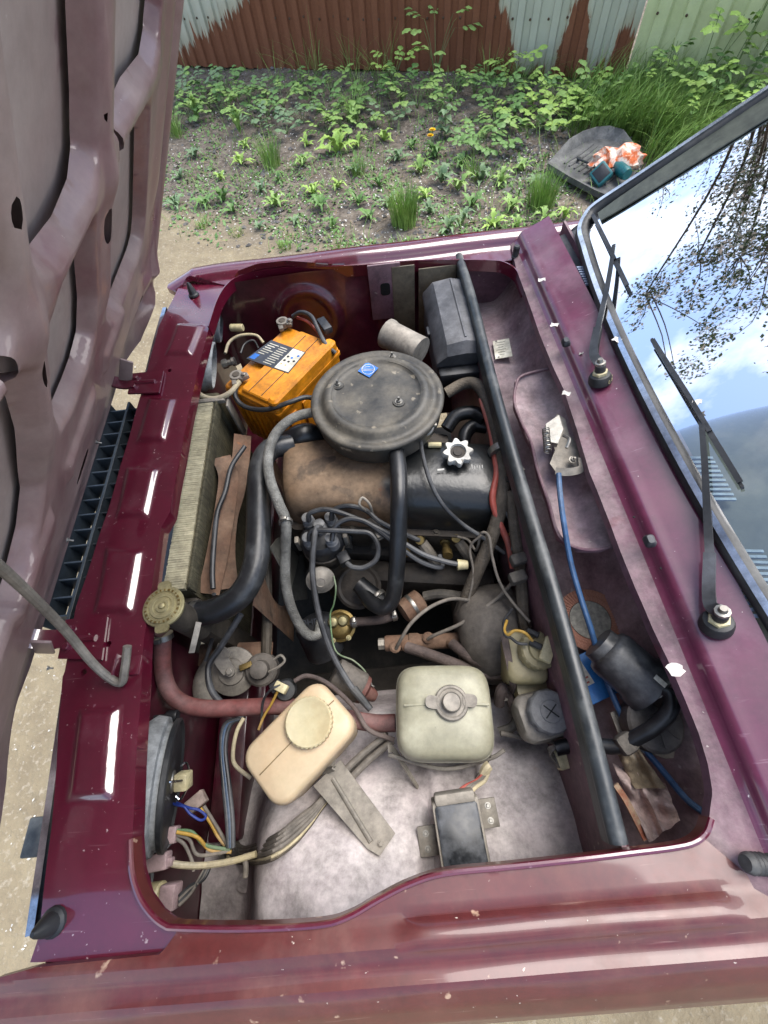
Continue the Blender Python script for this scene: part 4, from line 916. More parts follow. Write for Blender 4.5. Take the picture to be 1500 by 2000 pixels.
# dashboard behind the glass
b = B(); prof = [(.935, .900), (1.02, .925), (1.16, .935), (1.28, .925), (1.33, .88), (1.33, .6)]
b.loft([[V((x, y, z)) for x, z in prof] for y in (-.62, .62)], closed=False, cap0=False, cap1=False); dash = b.build('dashboard', 'plastic_black', car)
M('vent_grey', '9aa5b8', '858fa2', rough=.5)
for cx, cy, n_, L_ in ((1378, 937, 10, .055), (1474, 1130, 12, .06), (1160, 545, 8, .05)):
    q = P(cx, cy, .925)
    for i in range(n_):
        b = B(); b.box((q.x + .0, q.y + .042 - .0088 * i, .926), (L_, .0042, .004), Matrix.Rotation(R(-8), 3, 'Z'), bev=0); b.build('vent_slat', 'vent_grey', dash)
b = B(); b.box((1.75, 0, .50), (.8, 1.2, .5), bev=.05); b.build('seat_row', 'plastic_black', car)
b = B(); b.box((1.75, 0, .22), (1.65, 1.5, .03), bev=0); b.build('floor_pan', 'dirt_black', car)
# ---- wipers --------------------------------------------------------
def wiper(pv, knuckle, arm, blade_a, blade_b, nut_ax):
    base = P(*pv, .925); w = B()
    w.lathe([(.0205, -.012), (.020, -.002), (.0175, .004), (.013, .006)], base, nut_ax, 22); root = w.build('wiper', 'rubber_black', car)
    B().lathe([(.0135, .004), (.0135, .011), (.011, .012)], base, nut_ax, 6).build('hex_nut', 'connector_cream', root)
    B().lathe([(.0095, .010), (.0095, .024), (.008, .026)], base, nut_ax, 16).build('spindle_sleeve', 'rubber_black', root)
    tip = base + V(nut_ax).normalized() * .030
    B().lathe([(.0095, .0255), (.0095, .030), (.006, .031), (.0045, .037)], base, nut_ax, 10).build('pivot_nut', 'steel', root)
    k = [tip - V(nut_ax).normalized() * .006] + [WS(a, c, .030) for a, c in knuckle]
    B().strip(k, (.017, .014), .010, up=WN, k=4).build('arm_head', 'plastic_black', root)
    pts = [k[-1]] + [WS(a, c, h) for (a, c), h in arm]
    B().strip(pts, (.011, .007), .0035, up=WN, k=4).build('wiper_arm', 'plastic_black', root)
    p0, p1 = WS(*blade_a, .012), WS(*blade_b, .012); m = [p0.lerp(p1, t) for t in (0, .25, .5, .75, 1)]
    B().strip([q - WN * .006 for q in m], .004, .010, up=WN, k=2).build('blade_rubber', 'rubber_black', root)
    d = (p1 - p0).normalized(); b = B()
    b.strip([p0.lerp(p1, .02) + WN * .002, p0.lerp(p1, .25) + WN * .006, p0.lerp(p1, .5) + WN * .009, p0.lerp(p1, .75) + WN * .006, p0.lerp(p1, .98) + WN * .002], .0075, .003, up=WN, k=3)
    b.strip([p0.lerp(p1, .3) + WN * .010, p0.lerp(p1, .5) + WN * .016, p0.lerp(p1, .7) + WN * .010], .007, .004, up=WN, k=3)
    b.build('blade_frame', 'plastic_black', root)
wiper((1172, 735), [(1160, 690), (1168, 640)], [((1182, 580), .026), ((1193, 520), .022), ((1199, 478), .018)], (1157, 418), (1227, 562), (-.25, .25, 1))
wiper((1402, 1214), [(1386, 1175), (1386, 1080)], [((1381, 1000), .028), ((1376, 900), .026), ((1369, 812), .020)], (1272, 660), (1450, 950), (-.25, .25, 1))
w0 = P(1172, 735, .925); wax = V((-.25, .25, 1)).normalized(); wfr_ = frame(wax)
far_w = [o for o in car.children if o.name.startswith('wiper')][0]
for i, ch in enumerate('0055'):                      # chalked figures round the rubber base
    a = R(-62 + 24 * i); ax_ = wfr_ @ V((math.cos(a), math.sin(a), 0)); o_ = w0 + ax_ * .0206 - wax * .006
    text('chalk_figure', ch, .0105, o_, Matrix((wax.cross(ax_), wax, ax_)).transposed(), 'connector_cream', far_w)
lbl = [P(a, c, .80) + V((0, 0, .010 + .25 * (P(a, c, .80).x - .76))) for a, c in ((1090, 738), (1020, 742), (1006, 760), (1004, 790), (1018, 830), (1036, 870), (1048, 920), (1068, 980), (1090, 1050), (1128, 1078), (1170, 1082), (1196, 1072))]
B().tube(lbl, .0032, 8, 4).build('bridge_rim', 'cowl_lip', car)
# ================================================================== under the hood
M('hose_black', '17181a', '202224', rough=.38, scale=14, dust=.15, dustcol='6a6c6c', bump=.1)
M('hose_dusty', '3a3733', '4a4640', rough=.75, scale=14, dust=.6, dustcol='7d766b', bump=.3, bscale=200)
M('hose_braid', '72716b', '54534e', rough=.8, scale=40, dust=.5, dustcol='8b8a84', bump=.8, bscale=350, var=.25)
M('hose_red', '7d302a', '5f4744', rough=.6, scale=14, dust=.5, dustcol='6f5c58', dscale=9, var=.5)
M('hose_brown', '4e423e', '3c322f', rough=.8, scale=25, dust=.4, dustcol='776b64', bump=.4, bscale=200)
M('loom_tape', '4b4339', '38322b', rough=.8, scale=30, dust=.5, dustcol='7c7263', bump=.6, bscale=260)
M('wire_grey', '6d675f', '575149', rough=.7, scale=30, dust=.5, dustcol='8b8378')
M('wire_black', '202123', '2b2c2e', rough=.45, scale=20, dust=.35, dustcol='6c6d6e')
M('wire_blue', '2b3f8f', '243476', rough=.5, scale=20)
M('wire_red', 'a5483b', '8c3f36', rough=.55, scale=20, dust=.4, dustcol='8c6a60')
M('wire_white', 'b9ae93', 'a0946f', rough=.6, scale=20, dust=.3)
M('wire_green', '5f7d55', '4d6846', rough=.6, scale=20, dust=.3)
M('wire_yellow', 'b8923c', '9c7a30', rough=.6, scale=20, dust=.3)
M('engine_dark', '1e1b18', '2b2621', rough=.7, scale=9, dust=.35, dustcol='5b5045', bump=.4)
M('alloy_dirty', '4a443b', '37322b', rough=.65, metal=.3, scale=9, dust=.4, dustcol='70675a', bump=.3)
M('rust_brown', '6a4f3d', '543d30', rough=.85, scale=14, dust=.4, dustcol='86705c', dscale=14, bump=.4, spots=[('3a2c24', 22, .62), ('8f5a34', 18, .68)], up=False)
M('brass', '9a8450', '7c683c', rough=.4, metal=.8, scale=20, dust=.3, dustcol='6d6249')
M('brass_cap', 'a39a72', '8a8058', rough=.42, metal=.6, scale=24, dust=.5, dustcol='9d9678')
M('orange_plastic', 'd58a1c', 'c97c12', rough=.4, scale=8, dust=.22, dustcol='9c6a2c', coat=.1, spots=[('a35a14', 30, .72)])
M('label_dark', '3b3e44', '33363b', rough=.4, scale=20)
M('label_blue', '2f6fc0', '2a63ae', rough=.5, scale=20)
M('air_black', '232424', '2d2d2b', rough=.40, scale=10, dust=.55, dustcol='686256', dscale=16, spots=[('7d7566', 45, .66), ('17181a', 34, .66)], bump=.10)
M('poly_white', 'b9b08f', 'a89b76', grime=.12, rough=.5, scale=7, dust=.25, dustcol='a5875f', sss=.25, spots=[('8a7450', 90, .72)], bump=.05)
M('poly_peach', 'beb08f', 'b89c7e', grime=.10, rough=.42, scale=7, dust=.22, dustcol='b79a74', sss=.25, spots=[('8a7450', 110, .73)], var=.7)
M('poly_green', '98957f', '807d69', grime=.22, rough=.45, scale=6, dust=.4, dustcol='b3b09c', sss=.15, dscale=9, spots=[('6a664f', 60, .74)], var=.6)
M('poly_yellow', '958b68', '7c7150', grime=.25, rough=.45, scale=9, dust=.4, dustcol='8f8a72', sss=.15)
M('cap_dusty', '6b6d6f', '55575a', rough=.7, scale=20, dust=.6, dustcol='8e8c88')
M('white_paint', 'c2c0b9', 'aeaba2', rough=.5, scale=30, dust=.25, dustcol='8d877c', spots=[('5b564d', 70, .68)])
M('servo_grey', '4b4641', '3a3632', rough=.7, scale=9, dust=.6, dustcol='777067', bump=.2)
M('cable_blue', '35587f', '2b4a6e', rough=.45, scale=20, dust=.2, dustcol='6a7a8a')
M('box_blue', '1f6fb4', '195c98', rough=.5, scale=20)
M('disc_grit', 'a87a68', '8f6250', rough=.95, scale=60, bump=.8, bscale=400)
M('disc_dark', '3f3f3d', '2f2f2e', rough=.8, scale=50, dust=.4, dustcol='8b8880')
M('cloth_dirty', '9b8c74', '6d5f4c', rough=.95, scale=10, bump=.5, bscale=140, spots=[('3d342a', 9, .6), ('bfb29c', 13, .62)], var=.6)
M('cloth_pink', 'd5bfb8', 'b89f94', rough=.95, scale=9, bump=.5, bscale=200, spots=[('7a6a58', 8, .62)], var=.6)
M('cloth_orange', 'a8634a', 'b09a80', rough=.95, scale=60, var=.2)
def plate_streak(name, c1, c2, sc, **k): return M(name, c1, c2, streak=sc, **k)
plate_streak('rad_top', 'bab294', '9c957a', (6, 110, 6), scale=3, rough=.7, metal=.1, bump=.5, bscale=3, var=.3, dust=.3, dustcol='b3ad96')
plate_streak('rad_fin', '5f5a45', '3f3b2d', (6, 160, 6), scale=3, rough=.75, metal=.3, bump=.9, bscale=3, var=.3)
def cover_mat():
    m = M('rocker_paint', '7a6048', '64503c', rough=.6, scale=12, dust=.45, dustcol='8a7660', dscale=10, bump=.15, spots=[('3a2c22', 16, .60), ('907a62', 24, .66), ('7a4a2c', 30, .68)])
    N = m.node_tree.nodes; L = m.node_tree.links; b = N['Principled BSDF']; old = b.inputs['Base Color'].links[0].from_socket; ro = b.inputs['Roughness'].links[0].from_socket
    tc = N.new('ShaderNodeTexCoord'); sp = N.new('ShaderNodeSeparateXYZ'); L.new(tc.outputs['Object'], sp.inputs['Vector']); n = N.new('ShaderNodeTexNoise'); n.inputs['Scale'].default_value = 9; n.inputs['Detail'].default_value = 8; L.new(tc.outputs['Object'], n.inputs['Vector'])
    a = N.new('ShaderNodeMath'); a.operation = 'MULTIPLY_ADD'; a.inputs[1].default_value = .16; L.new(n.outputs['Fac'], a.inputs[0]); L.new(sp.outputs['X'], a.inputs[2])
    r = N.new('ShaderNodeMapRange'); r.inputs['From Min'].default_value = .075; r.inputs['From Max'].default_value = .105; L.new(a.outputs[0], r.inputs['Value'])
    x = N.new('ShaderNodeMixRGB'); x.inputs['Color2'].default_value = S('1c1d1d'); L.new(r.outputs['Result'], x.inputs['Fac']); L.new(old, x.inputs['Color1']); L.new(x.outputs['Color'], b.inputs['Base Color'])
    x2 = N.new('ShaderNodeMixRGB'); x2.inputs['Color2'].default_value = (.3, .3, .3, 1); L.new(r.outputs['Result'], x2.inputs['Fac']); L.new(ro, x2.inputs['Color1']); L.new(x2.outputs['Color'], b.inputs['Roughness'])
cover_mat()
def PP(l): return [P(a, c, z) for a, c, z in l]
def hose(name, pts, r, mat, label, cat='hose', group=None, parent=None, raw=False, **k):
    o = B().tube(PP(pts) if not raw else pts, r, **k).build(name, mat, parent)
    if parent is None: tag(o, label, cat, group)
    return o
def clampring(o, ax, r, parent, name='hose_clamp', w=.010):
    b = B(); b.lathe([(r, -w / 2), (r + .0015, -w / 2), (r + .0015, w / 2), (r, w / 2)], o, ax, 18); fr = frame(ax); q = V(o) + fr @ V((0, r + .004, 0)); b.box(q, (.012, .009, .009), fr, bev=.002); return b.build(name, 'steel', parent)

# ---- radiator ------------------------------------------------------
r0 = P(383, 792, .80); r1 = P(322, 1150, .80); rt = thing('radiator', 'upright radiator with pale finned top edge behind the burgundy front panel', 'radiator', (.043, .05, .40))
xa, xb = .017, .068; ya, yb = -.175, .288
b = B(); b.box(((xa + xb) / 2 - .004, (ya + yb) / 2, .61), (xb - xa - .012, yb - ya - .004, .37), bev=0); b.build('core', 'rad_fin', rt)
b = B(); b.box(((xa + xb) / 2 - .006, (ya + yb) / 2, .7965), (.040, yb - ya, .010), bev=0); b.build('top_strip', 'rad_top', rt)
b = B()
for i in range(92):                                    # soft fin edges standing proud along the top
    y = ya + (yb - ya) * (i + .5) / 92; b.box(((xa + xb) / 2 - .006 + rnd.uniform(-.0004, .0004), y, .7975 + rnd.uniform(-.0003, .0003)), (.041 + rnd.uniform(-.001, .001), .0044, .010), bev=0)
tag(b.build('fins', 'rad_top', rt), kind='stuff')
b = B(); b.box((xb - .003, (ya + yb) / 2, .79), (.006, yb - ya, .03), bev=.001); b.build('rear_rail', 'rad_fin', rt)
b = B(); b.box(((xa + xb) / 2 + .005, yb + .006, .80), (.075, .012, .012), bev=.002); b.box((xb + .022, yb - .0, .74), (.005, .03, .12), bev=.001); b.build('end_bracket', 'steel_dusty', rt)
b = B(); b.box((.043, yb + .02, .61), (.05, .035, .38), bev=.008); b.build('far_tank', 'rad_fin', rt)
b = B(); b.box((.043, ya - .030, .59), (.055, .055, .36), bev=.012); b.build('near_tank', 'alloy_dirty', rt)
nk = P(318, 1184, .868); b = B(); b.lathe([(.024, -.14), (.024, -.010), (.028, -.005)], nk, (0, 0, 1), 20); b.tube([nk + V((-.02, 0, -.085)), P(372, 1200, .77)], .021, 14); b.build('filler_neck', 'alloy_dirty', rt)
b = B(); pr = [(.037, -.008), (.0385, -.002), (.037, .0), (.033, .0005), (.0325, .002), (.028, .002), (.0275, .0005), (.024, .0005), (.023, .0025), (.018, .0025), (.017, .001), (.013, .001), (.012, .003), (.007, .003), (.006, .002), (.0055, .005), (.003, .0065)]
b.lathe([(r * .90, h) for r, h in pr], nk, (0, 0, 1), 32); capo = b.build('radiator_cap', 'brass_cap', rt)
for s_ in (1, -1):
    e = nk + V((-.004 * s_, .036 * s_, -.004)); b = B(); b.stack([(rrect(.022, .016, .007), 0), (rrect(.022, .016, .007), .004)], e, Matrix.Rotation(.15, 3, 'Z')); b.build('cap_ear', 'brass_cap', capo)
for i in range(22):
    a = i * 6.283 / 26; fr = Matrix.Rotation(a, 3, 'Z'); q = nk + fr @ V((.0305, 0, .0016))
b = B()
for i in range(24):
    a = i * 6.283 / 24; fr = Matrix.Rotation(a, 3, 'Z'); b.box(nk + fr @ V((.0275, 0, .0024)), (.0035, .0016 + .0012 * (i % 3), .0010), fr, bev=0)
tag(b.build('stamped_lettering', 'brass', capo), kind='stuff')
# upper hose
uh = hose('radiator_hose', [(372, 1200, .77), (420, 1193, .775), (470, 1162, .79), (497, 1110, .80), (504, 1050, .805), (505, 980, .805), (508, 915, .805), (528, 878, .80), (570, 868, .785)], .0235, 'hose_black', 'thick ribbed black radiator hose curving past the fan', ribs=.0020, ribd=.00022, n=20)
q = P(385, 1200, .772); clampring(q, P(420, 1193, .775) - P(372, 1200, .77), .0245, uh)
b = B(); b.strip(PP([(388, 1215, .795), (380, 1250, .79), (374, 1275, .78)]), .010, .0015, up=(1, 0, 1)); b.build('clamp_tail', 'steel_dusty', uh)
hose('thermostat_hose', [(560, 868, .77), (590, 850, .79), (612, 852, .775), (625, 872, .74)], .026, 'hose_black', 'short black elbow hose stub behind the brown rocker cover', n=16)
# shroud and fan
sh = thing('fan_shroud', 'bent rust-brown sheet-metal fan shroud behind the radiator', 'fan shroud', (.12, .03, .38))
cy_, cz0 = .035, .545
def sh_sdf(U, W):
    d = np.maximum(np.maximum(-.185 - U, U - .245), np.maximum(.38 - W, W - .715 - .02 * np.sin(U * 14)))
    return np.maximum(d, .165 - np.hypot(U - cy_, W - cz0))
sheet('rear_plate', -.20, .26, .37, .75, .012, sh_sdf, lambda U, W: .002 * np.sin(U * 30), lambda y, z, h: (.150 + h, y, z), 'rust_brown', sh)
p_ = PP([(432, 893, .755), (446, 930, .75), (441, 985, .75), (432, 1040, .75), (421, 1100, .745), (407, 1160, .735)])
b = B(); b.strip(p_, .042, .003, up=(.35, 0, 1)); b.build('front_flange', 'rust_brown', sh)
p_ = PP([(474, 850, .735), (470, 900, .73), (460, 960, .73), (446, 1010, .725), (440, 1080, .72), (446, 1150, .71)])
b = B(); b.strip(p_, .040, .003, up=(.5, 0, 1)); b.build('top_flange', 'rust_brown', sh)
fan = thing('cooling_fan', 'dark grey cooling fan blades half hidden by the thick hose', 'fan', (.185, cy_, .38))
B().cyl((.170, cy_, cz0), (.205, cy_, cz0), .045, n=18, bev=.006).build('hub', 'engine_dark', fan)
M('fan_grey', '4c4d49', '3b3c39', rough=.6, scale=10, dust=.5, dustcol='6f6c63')
for i in range(6):
    a = i * math.pi / 3 + .35; er = V((0, math.cos(a), math.sin(a))); et = V((0, -math.sin(a), math.cos(a))); vs = []
    for rr, wd in ((.04, .03), (.09, .045), (.155, .052)):
        for s_ in (-1, 1): vs.append(V((.187, cy_, cz0)) + er * rr + et * (wd * s_) + V((.014 * s_, 0, 0)))
    vs2 = [v + V((.003, 0, 0)) for v in vs]; put('blade', vs + vs2, [(0, 1, 3, 2), (2, 3, 5, 4), (6, 8, 9, 7), (8, 10, 11, 9), (0, 2, 8, 6), (2, 4, 10, 8), (1, 7, 9, 3), (3, 9, 11, 5), (4, 5, 11, 10)], 'fan_grey', fan)
hose('shroud_cable', [(478, 872, .775), (452, 912, .775), (440, 960, .77), (425, 1000, .775), (419, 1050, .775), (415, 1110, .77), (416, 1150, .765)], .0052, 'wire_black', 'dark cable sleeved in tape running down the rusty fan shroud', 'cable')
hose('fan_lead', [(470, 1200, .735), (455, 1225, .72), (430, 1265, .70), (408, 1300, .69), (412, 1345, .685), (440, 1380, .68), (478, 1400, .675)], .0062, 'wire_black', 'thick black cable looping over the horn to the wing harness', 'cable')
hose('lamp_lead', [(418, 1160, .75), (417, 1200, .70), (415, 1245, .66), (402, 1290, .63)], .004, 'wire_black', 'thin black wire hanging below the hose clamp', 'cable')

# ---- engine --------------------------------------------------------
en = thing('engine', 'inline engine with rust-brown and black rocker cover across the bay', 'engine', (.45, .06, .2))
b = B(); b.box((.46, .05, .42), (.46, .24, .36), bev=.02); b.build('block', 'engine_dark', en)
b = B(); b.box((.46, .055, .645), (.47, .21, .10), bev=.012); head = b.build('cylinder_head', 'alloy_dirty', en)
def csec(x, k, kz): return [V((x, .055 + .098 * k * (abs(math.cos(a)) ** .75) * (1 if math.cos(a) > 0 else -1), .694 + .108 * kz * abs(math.sin(a)) ** .62)) for a in [math.pi * i / 22 for i in range(23)]]
rg = [csec(.222, .80, .55), csec(.224, .88, .80), csec(.230, .95, .93), csec(.242, .99, .985), csec(.27, 1, 1), csec(.45, 1, .985), csec(.62, 1, .98), csec(.675, 1, .96), csec(.692, .96, .90), csec(.699, .88, .78), csec(.701, .8, .5)]
rc = B().loft(rg, True, True, closed=True).build('rocker_cover', 'rocker_paint', en, 60)
b = B(); b.stack([(rrect(.49, .225, .02), 0), (rrect(.49, .225, .02), .006)], (.462, .055, .690)); b.build('cover_flange', 'engine_dark', rc)
for i, x in enumerate((.27, .36, .45, .54, .63, .69)): bolt((x, -.048, .696), (0, 0, 1), .0058, 'alloy_dirty', rc, 'cover_nut')
oc = P(893, 888, .815); pl = [( (.0275 + .0042 * math.cos(8 * a)) * math.cos(a), (.0275 + .0042 * math.cos(8 * a)) * math.sin(a)) for a in [2 * math.pi * i / 64 for i in range(64)]]
b = B(); b.lathe([(.018, -.03), (.018, 0)], oc, (0, -.12, 1), 16); ofr = frame((0, -.15, 1)); b.stack([([(x * .95, y * .95) for x, y in pl], 0), (pl, .004), (pl, .013), ([(x * .93, y * .93) for x, y in pl], .016), (circ(.0165, 64), .016), (circ(.0155, 64), .010), (circ(.009, 64), .010), (circ(.008, 64), .0125), (circ(.001, 64), .0125)], oc, ofr); occ = b.build('oil_filler_cap', 'white_paint', en)
B().lathe([(.0150, .0102), (.0150, .0106), (.0092, .0106), (.0085, .0130), (.0002, .0132)], oc, (0, -.15, 1), 20).build('cap_recess', 'engine_dark', occ)
b = B()
for i in range(5): b.box(P(922 + 5 * i, 911 + (i % 2) * 2, .812), (.0016, .0085 - .002 * (i % 3), .0006), frame((0, -.55, 1)), bev=0)
tag(b.build('chalk_marks', 'white_paint', rc), kind='stuff')
b = B(); b.box(P(861, 917, .808), (.014, .0035, .0006), frame((0, -.5, 1)), bev=0); b.build('chalk_dash', 'white_paint', rc)
for x in (.285, .345, .41, .50):
    b = B(); b.lathe([(.011, 0), (.011, .012), (.008, .014), (.008, .03), (.011, .034), (.011, .05)], (x + .06, -.045, .655), (0, -1, .35), 12); b.build('plug_boot', 'brass' if x > .4 else 'rubber_black', en)
b = B(); b.box((.225, .05, .55), (.03, .20, .30), bev=.012); b.build('timing_cover', 'engine_dark', en)
b = B(); b.cyl((.198, .05, .36), (.215, .05, .36), .07, n=20); b.cyl((.198, .05, .60), (.215, .05, .60), .045, n=20); b.build('pulleys', 'engine_dark', en)
b = B(); b.tube([(.206, .118, .38), (.206, .095, .61), (.206, .05, .648), (.206, .005, .61), (.206, -.02, .38)], .006, 6); b.build('drive_belt', 'rubber_black', en)
b = B(); b.box((.46, -.10, .54), (.42, .06, .10), bev=.02); b.box((.62, -.14, .50), (.10, .12, .10), bev=.02); b.build('crankcase_side', 'engine_dark', en)
b = B(); b.tube([(.26, .17, .66), (.34, .20, .68), (.46, .21, .69), (.60, .20, .68)], .028, 12); b.build('intake_manifold', 'engine_dark', en)
b = B(); b.box((.44, .22, .77), (.10, .10, .10), bev=.015); b.cyl((.44, .22, .80), (.44, .22, .845), .04, n=16); b.build('carburettor', 'alloy_dirty', en)
def shear(o):                                        # the engine sits slightly skewed in the bay
    if o.type == 'MESH' and not o.name.startswith(('oil_filler', 'cap_recess', 'chalk')):
        for v in o.data.vertices: v.co.y -= .17 * (v.co.x + .45 - .46)
    for c in o.children: shear(c)
shear(en)
# ---- air filter ----------------------------------------------------
af = P(735, 768, .882); at_ = thing('air_filter_housing', 'large round black air filter housing with dusty lid and blue sticker', 'air filter', (af.x, af.y, .80))
RL = .139
lidp = [(RL - .004, -.020), (RL, -.017), (RL + .0005, -.012), (RL - .003, -.008), (RL - .009, -.0068), (RL - .014, -.009), (RL - .020, -.0095), (RL - .025, -.006), (RL - .030, .001), (RL - .035, .0042), (RL - .041, .0046), (RL - .046, .003), (RL - .050, -.001), (RL - .055, -.0022), (.06, -.0018), (.02, -.001), (.001, -.0008)]
lid = B().lathe(lidp, af, (0, 0, 1), 72).build('lid', 'air_black', at_, 50)
b = B(); b.lathe([(.11, -.075), (.128, -.068), (.1335, -.055), (.1345, -.017), (.130, -.0165)], af, (0, 0, 1), 56); b.build('bowl', 'air_black', at_, 50)
b = B()
for i in range(30):
    a0 = -.6 + i * .055; 
arc = [af + V((.094 * math.cos(a), .094 * math.sin(a), .0006)) for a in [R(-60) + R(130) * i / 20 for i in range(21)]]
B().tube(arc, .0030, 6, 1).build('pressed_arc', 'air_black', lid)
arc = [af + V((.094 * math.cos(a), .094 * math.sin(a), .0006)) for a in [R(110) + R(120) * i / 20 for i in range(21)]]
B().tube(arc, .0030, 6, 1).build('pressed_arc', 'air_black', lid)
for a, c in ((660, 752), (766, 698), (779, 785)):
    q = P(a, c, .882); B().lathe([(.013, -.001), (.012, .0010), (.008, .0012)], q, (0, 0, 1), 18).build('stud_dimple', 'air_black', lid)
    bolt(q + V((0, 0, .001)), (0, 0, 1), .0052, 'steel', lid, 'stud_nut', stud=.007)
q = P(719, 722, .8826); fr = Matrix.Rotation(R(8), 3, 'Z'); b = B(); b.prism([(.022, -.002), (.002, .024), (-.022, .002), (-.002, -.024)], q, fr, .0006); stc = b.build('sticker', 'label_blue', lid)
b = B(); ring = [q + fr @ V((.0135 * math.cos(a), .0150 * math.sin(a), .0009)) for a in [6.283 * i / 24 for i in range(25)]]; b.tube(ring, .0007, 5, 1); b.tube([q + fr @ V((-.012, .004, .0009)), q + fr @ V((.012, -.004, .0009))], .0007, 5, 1); b.tube([q + fr @ V((-.013, -.0, .0009)), q + fr @ V((.010, -.0075, .0009))], .0006, 5, 1); b.tube([q + fr @ V((-.008, .009, .0009)), q + fr @ V((.006, .007, .0009))], .0006, 5, 1); b.build('sticker_emblem', 'label_white', stc)
sn0, sn1 = P(754, 650, .86), P(822, 690, .85); B().lathe([(.030, 0), (.034, .002), (.034, .012), (.032, .016), (.034, .07), (.036, .10)], sn0, sn1 - sn0, 20).build('snout', 'steel_dusty', at_)
B().lathe([(.029, -.0006), (.028, .0)], sn0, sn1 - sn0, 20).build('snout_mouth', 'black_hole', at_)
b = B(); b.tube(PP([(815, 852, .84), (838, 846, .85), (848, 828, .86)]), .0042, 8); b.box(P(848, 828, .862), (.010, .012, .006), bev=.002); b.build('throttle_clip', 'steel', at_)
b = B(); b.cyl(P(836, 869, .80), P(862, 869, .80), .006, n=10, bev=.001); o = b.build('wire_plug', 'connector_cream'); tag(o, 'small pale yellow wire plug between air filter and white cap', 'connector')
# ---- battery -------------------------------------------------------
ZB = .812; L_ = P(430, 746, ZB); T_ = P(563, 630, ZB); S_ = P(541, 800, ZB)
ex = (S_ - L_); ey = (T_ - L_); lx = ex.length; ly = ey.length; exn = ex.normalized(); eyn = (ey - exn * ey.dot(exn)).normalized(); bfr = Matrix((exn, eyn, V((0, 0, 1)))).transposed(); lx, ly = .176, .250
bc = L_ + exn * lx / 2 + eyn * ly / 2; bc.z = ZB - .185
bt = thing('battery', 'orange car battery with dark label standing beside the air filter', 'battery', bc)
def bb(x, y, z): return bc + bfr @ V((x, y, z))
b = B(); b.stack([(rrect(lx - .012, ly - .012, .008), 0), (rrect(lx - .006, ly - .006, .008), .15), (rrect(lx, ly, .008), .152), (rrect(lx, ly, .008), .160)], bc, bfr); cs = b.build('case', 'orange_plastic', bt)
for i in range(7):
    b = B(); b.box(bb(-lx / 2 + .03 + i * .02, -ly / 2 + .0015, .07), (.006, .004, .12), bfr, bev=.001); b.build('case_rib', 'orange_plastic', cs)
for i in range(4):
    b = B(); b.box(bb(lx / 2 - .0015, -ly / 2 + .04 + i * .055, .07), (.004, .03, .12), bfr, bev=.001); b.build('case_rib', 'orange_plastic', cs)
b = B(); b.stack([(rrect(lx - .002, ly - .002, .010), .160), (rrect(lx - .004, ly - .004, .010), .170), (rrect(lx - .010, ly - .010, .010), .173)], bc, bfr); top = b.build('cover', 'orange_plastic', bt)
b = B(); b.stack([(rrect(.088, ly - .016, .008), .172), (rrect(.086, ly - .018, .008), .182), (rrect(.080, ly - .024, .008), .185)], bb(.012, 0, 0), bfr); b.build('raised_deck', 'orange_plastic', top)
b = B(); b.stack([(rrect(.030, ly - .006, .012), .168), (rrect(.028, ly - .008, .012), .190), (rrect(.018, ly - .020, .008), .196)], bb(lx / 2 - .017, 0, 0), bfr); b.build('side_ridge', 'orange_plastic', top)
b = B()
b.box(bb(.032, 0, .1855), (.0012, ly - .03, .0012), bfr, bev=0); b.build('deck_groove', 'label_dark', top)
b = B(); b.box(bb(-.004, -.005, .1857), (.0012, ly - .03, .0012), bfr, bev=0); b.build('deck_groove', 'label_dark', top)
# label, placed by the photo corners
lq = [P(a, c, ZB + .0012) for a, c in ((481, 700), (530, 664), (597, 688), (563, 729))]
b = B(); b.loft([[p - V((0, 0, .0025)) for p in lq], [p for p in lq]]); lab = b.build('label', 'label_dark', bt)
def lp(u, v_, h=.0004): return lq[0].lerp(lq[1], v_).lerp(lq[3].lerp(lq[2], v_), u) + V((0, 0, h))
def lquad(nm, u0, u1, v0, v1, mt, h=.0005): put(nm, [lp(u0, v0, h), lp(u1, v0, h), lp(u1, v1, h), lp(u0, v1, h)], [(0, 1, 2, 3)], mt, lab, 0)
lquad('label_panel', .66, .985, .03, .97, 'label_white'); lquad('label_logo', .03, .16, .06, .30, 'label_blue')
b = B()
for i in range(9):
    v0 = .08 + .095 * i
    for u0, u1 in ((.06, .22 + .05 * (i % 3)), (.36, .56 + .03 * (i % 2))):
        if i < 3 and u0 < .1: continue
        k = len(b.v); b.add([lp(u0, v0, .0006), lp(u1, v0, .0006), lp(u1, v0 + .028, .0006), lp(u0, v0 + .028, .0006)], [(0, 1, 2, 3)])
tag(b.build('label_print', 'label_white', lab), kind='stuff')
for i, (u, v_, mt) in enumerate(((.72, .25, 'orange_plastic'), (.82, .25, 'orange_plastic'), (.72, .42, 'ink'), (.82, .42, 'ink'), (.72, .60, 'ink'), (.82, .60, 'label_blue'), (.92, .75, 'label_blue'), (.92, .5, 'ink'))):
    B().lathe([(.0036, 0), (.0030, .0003)], lp(u, v_, .0006), (0, 0, 1), 3 if mt == 'orange_plastic' else 10).build('warning_symbol', mt, lab)
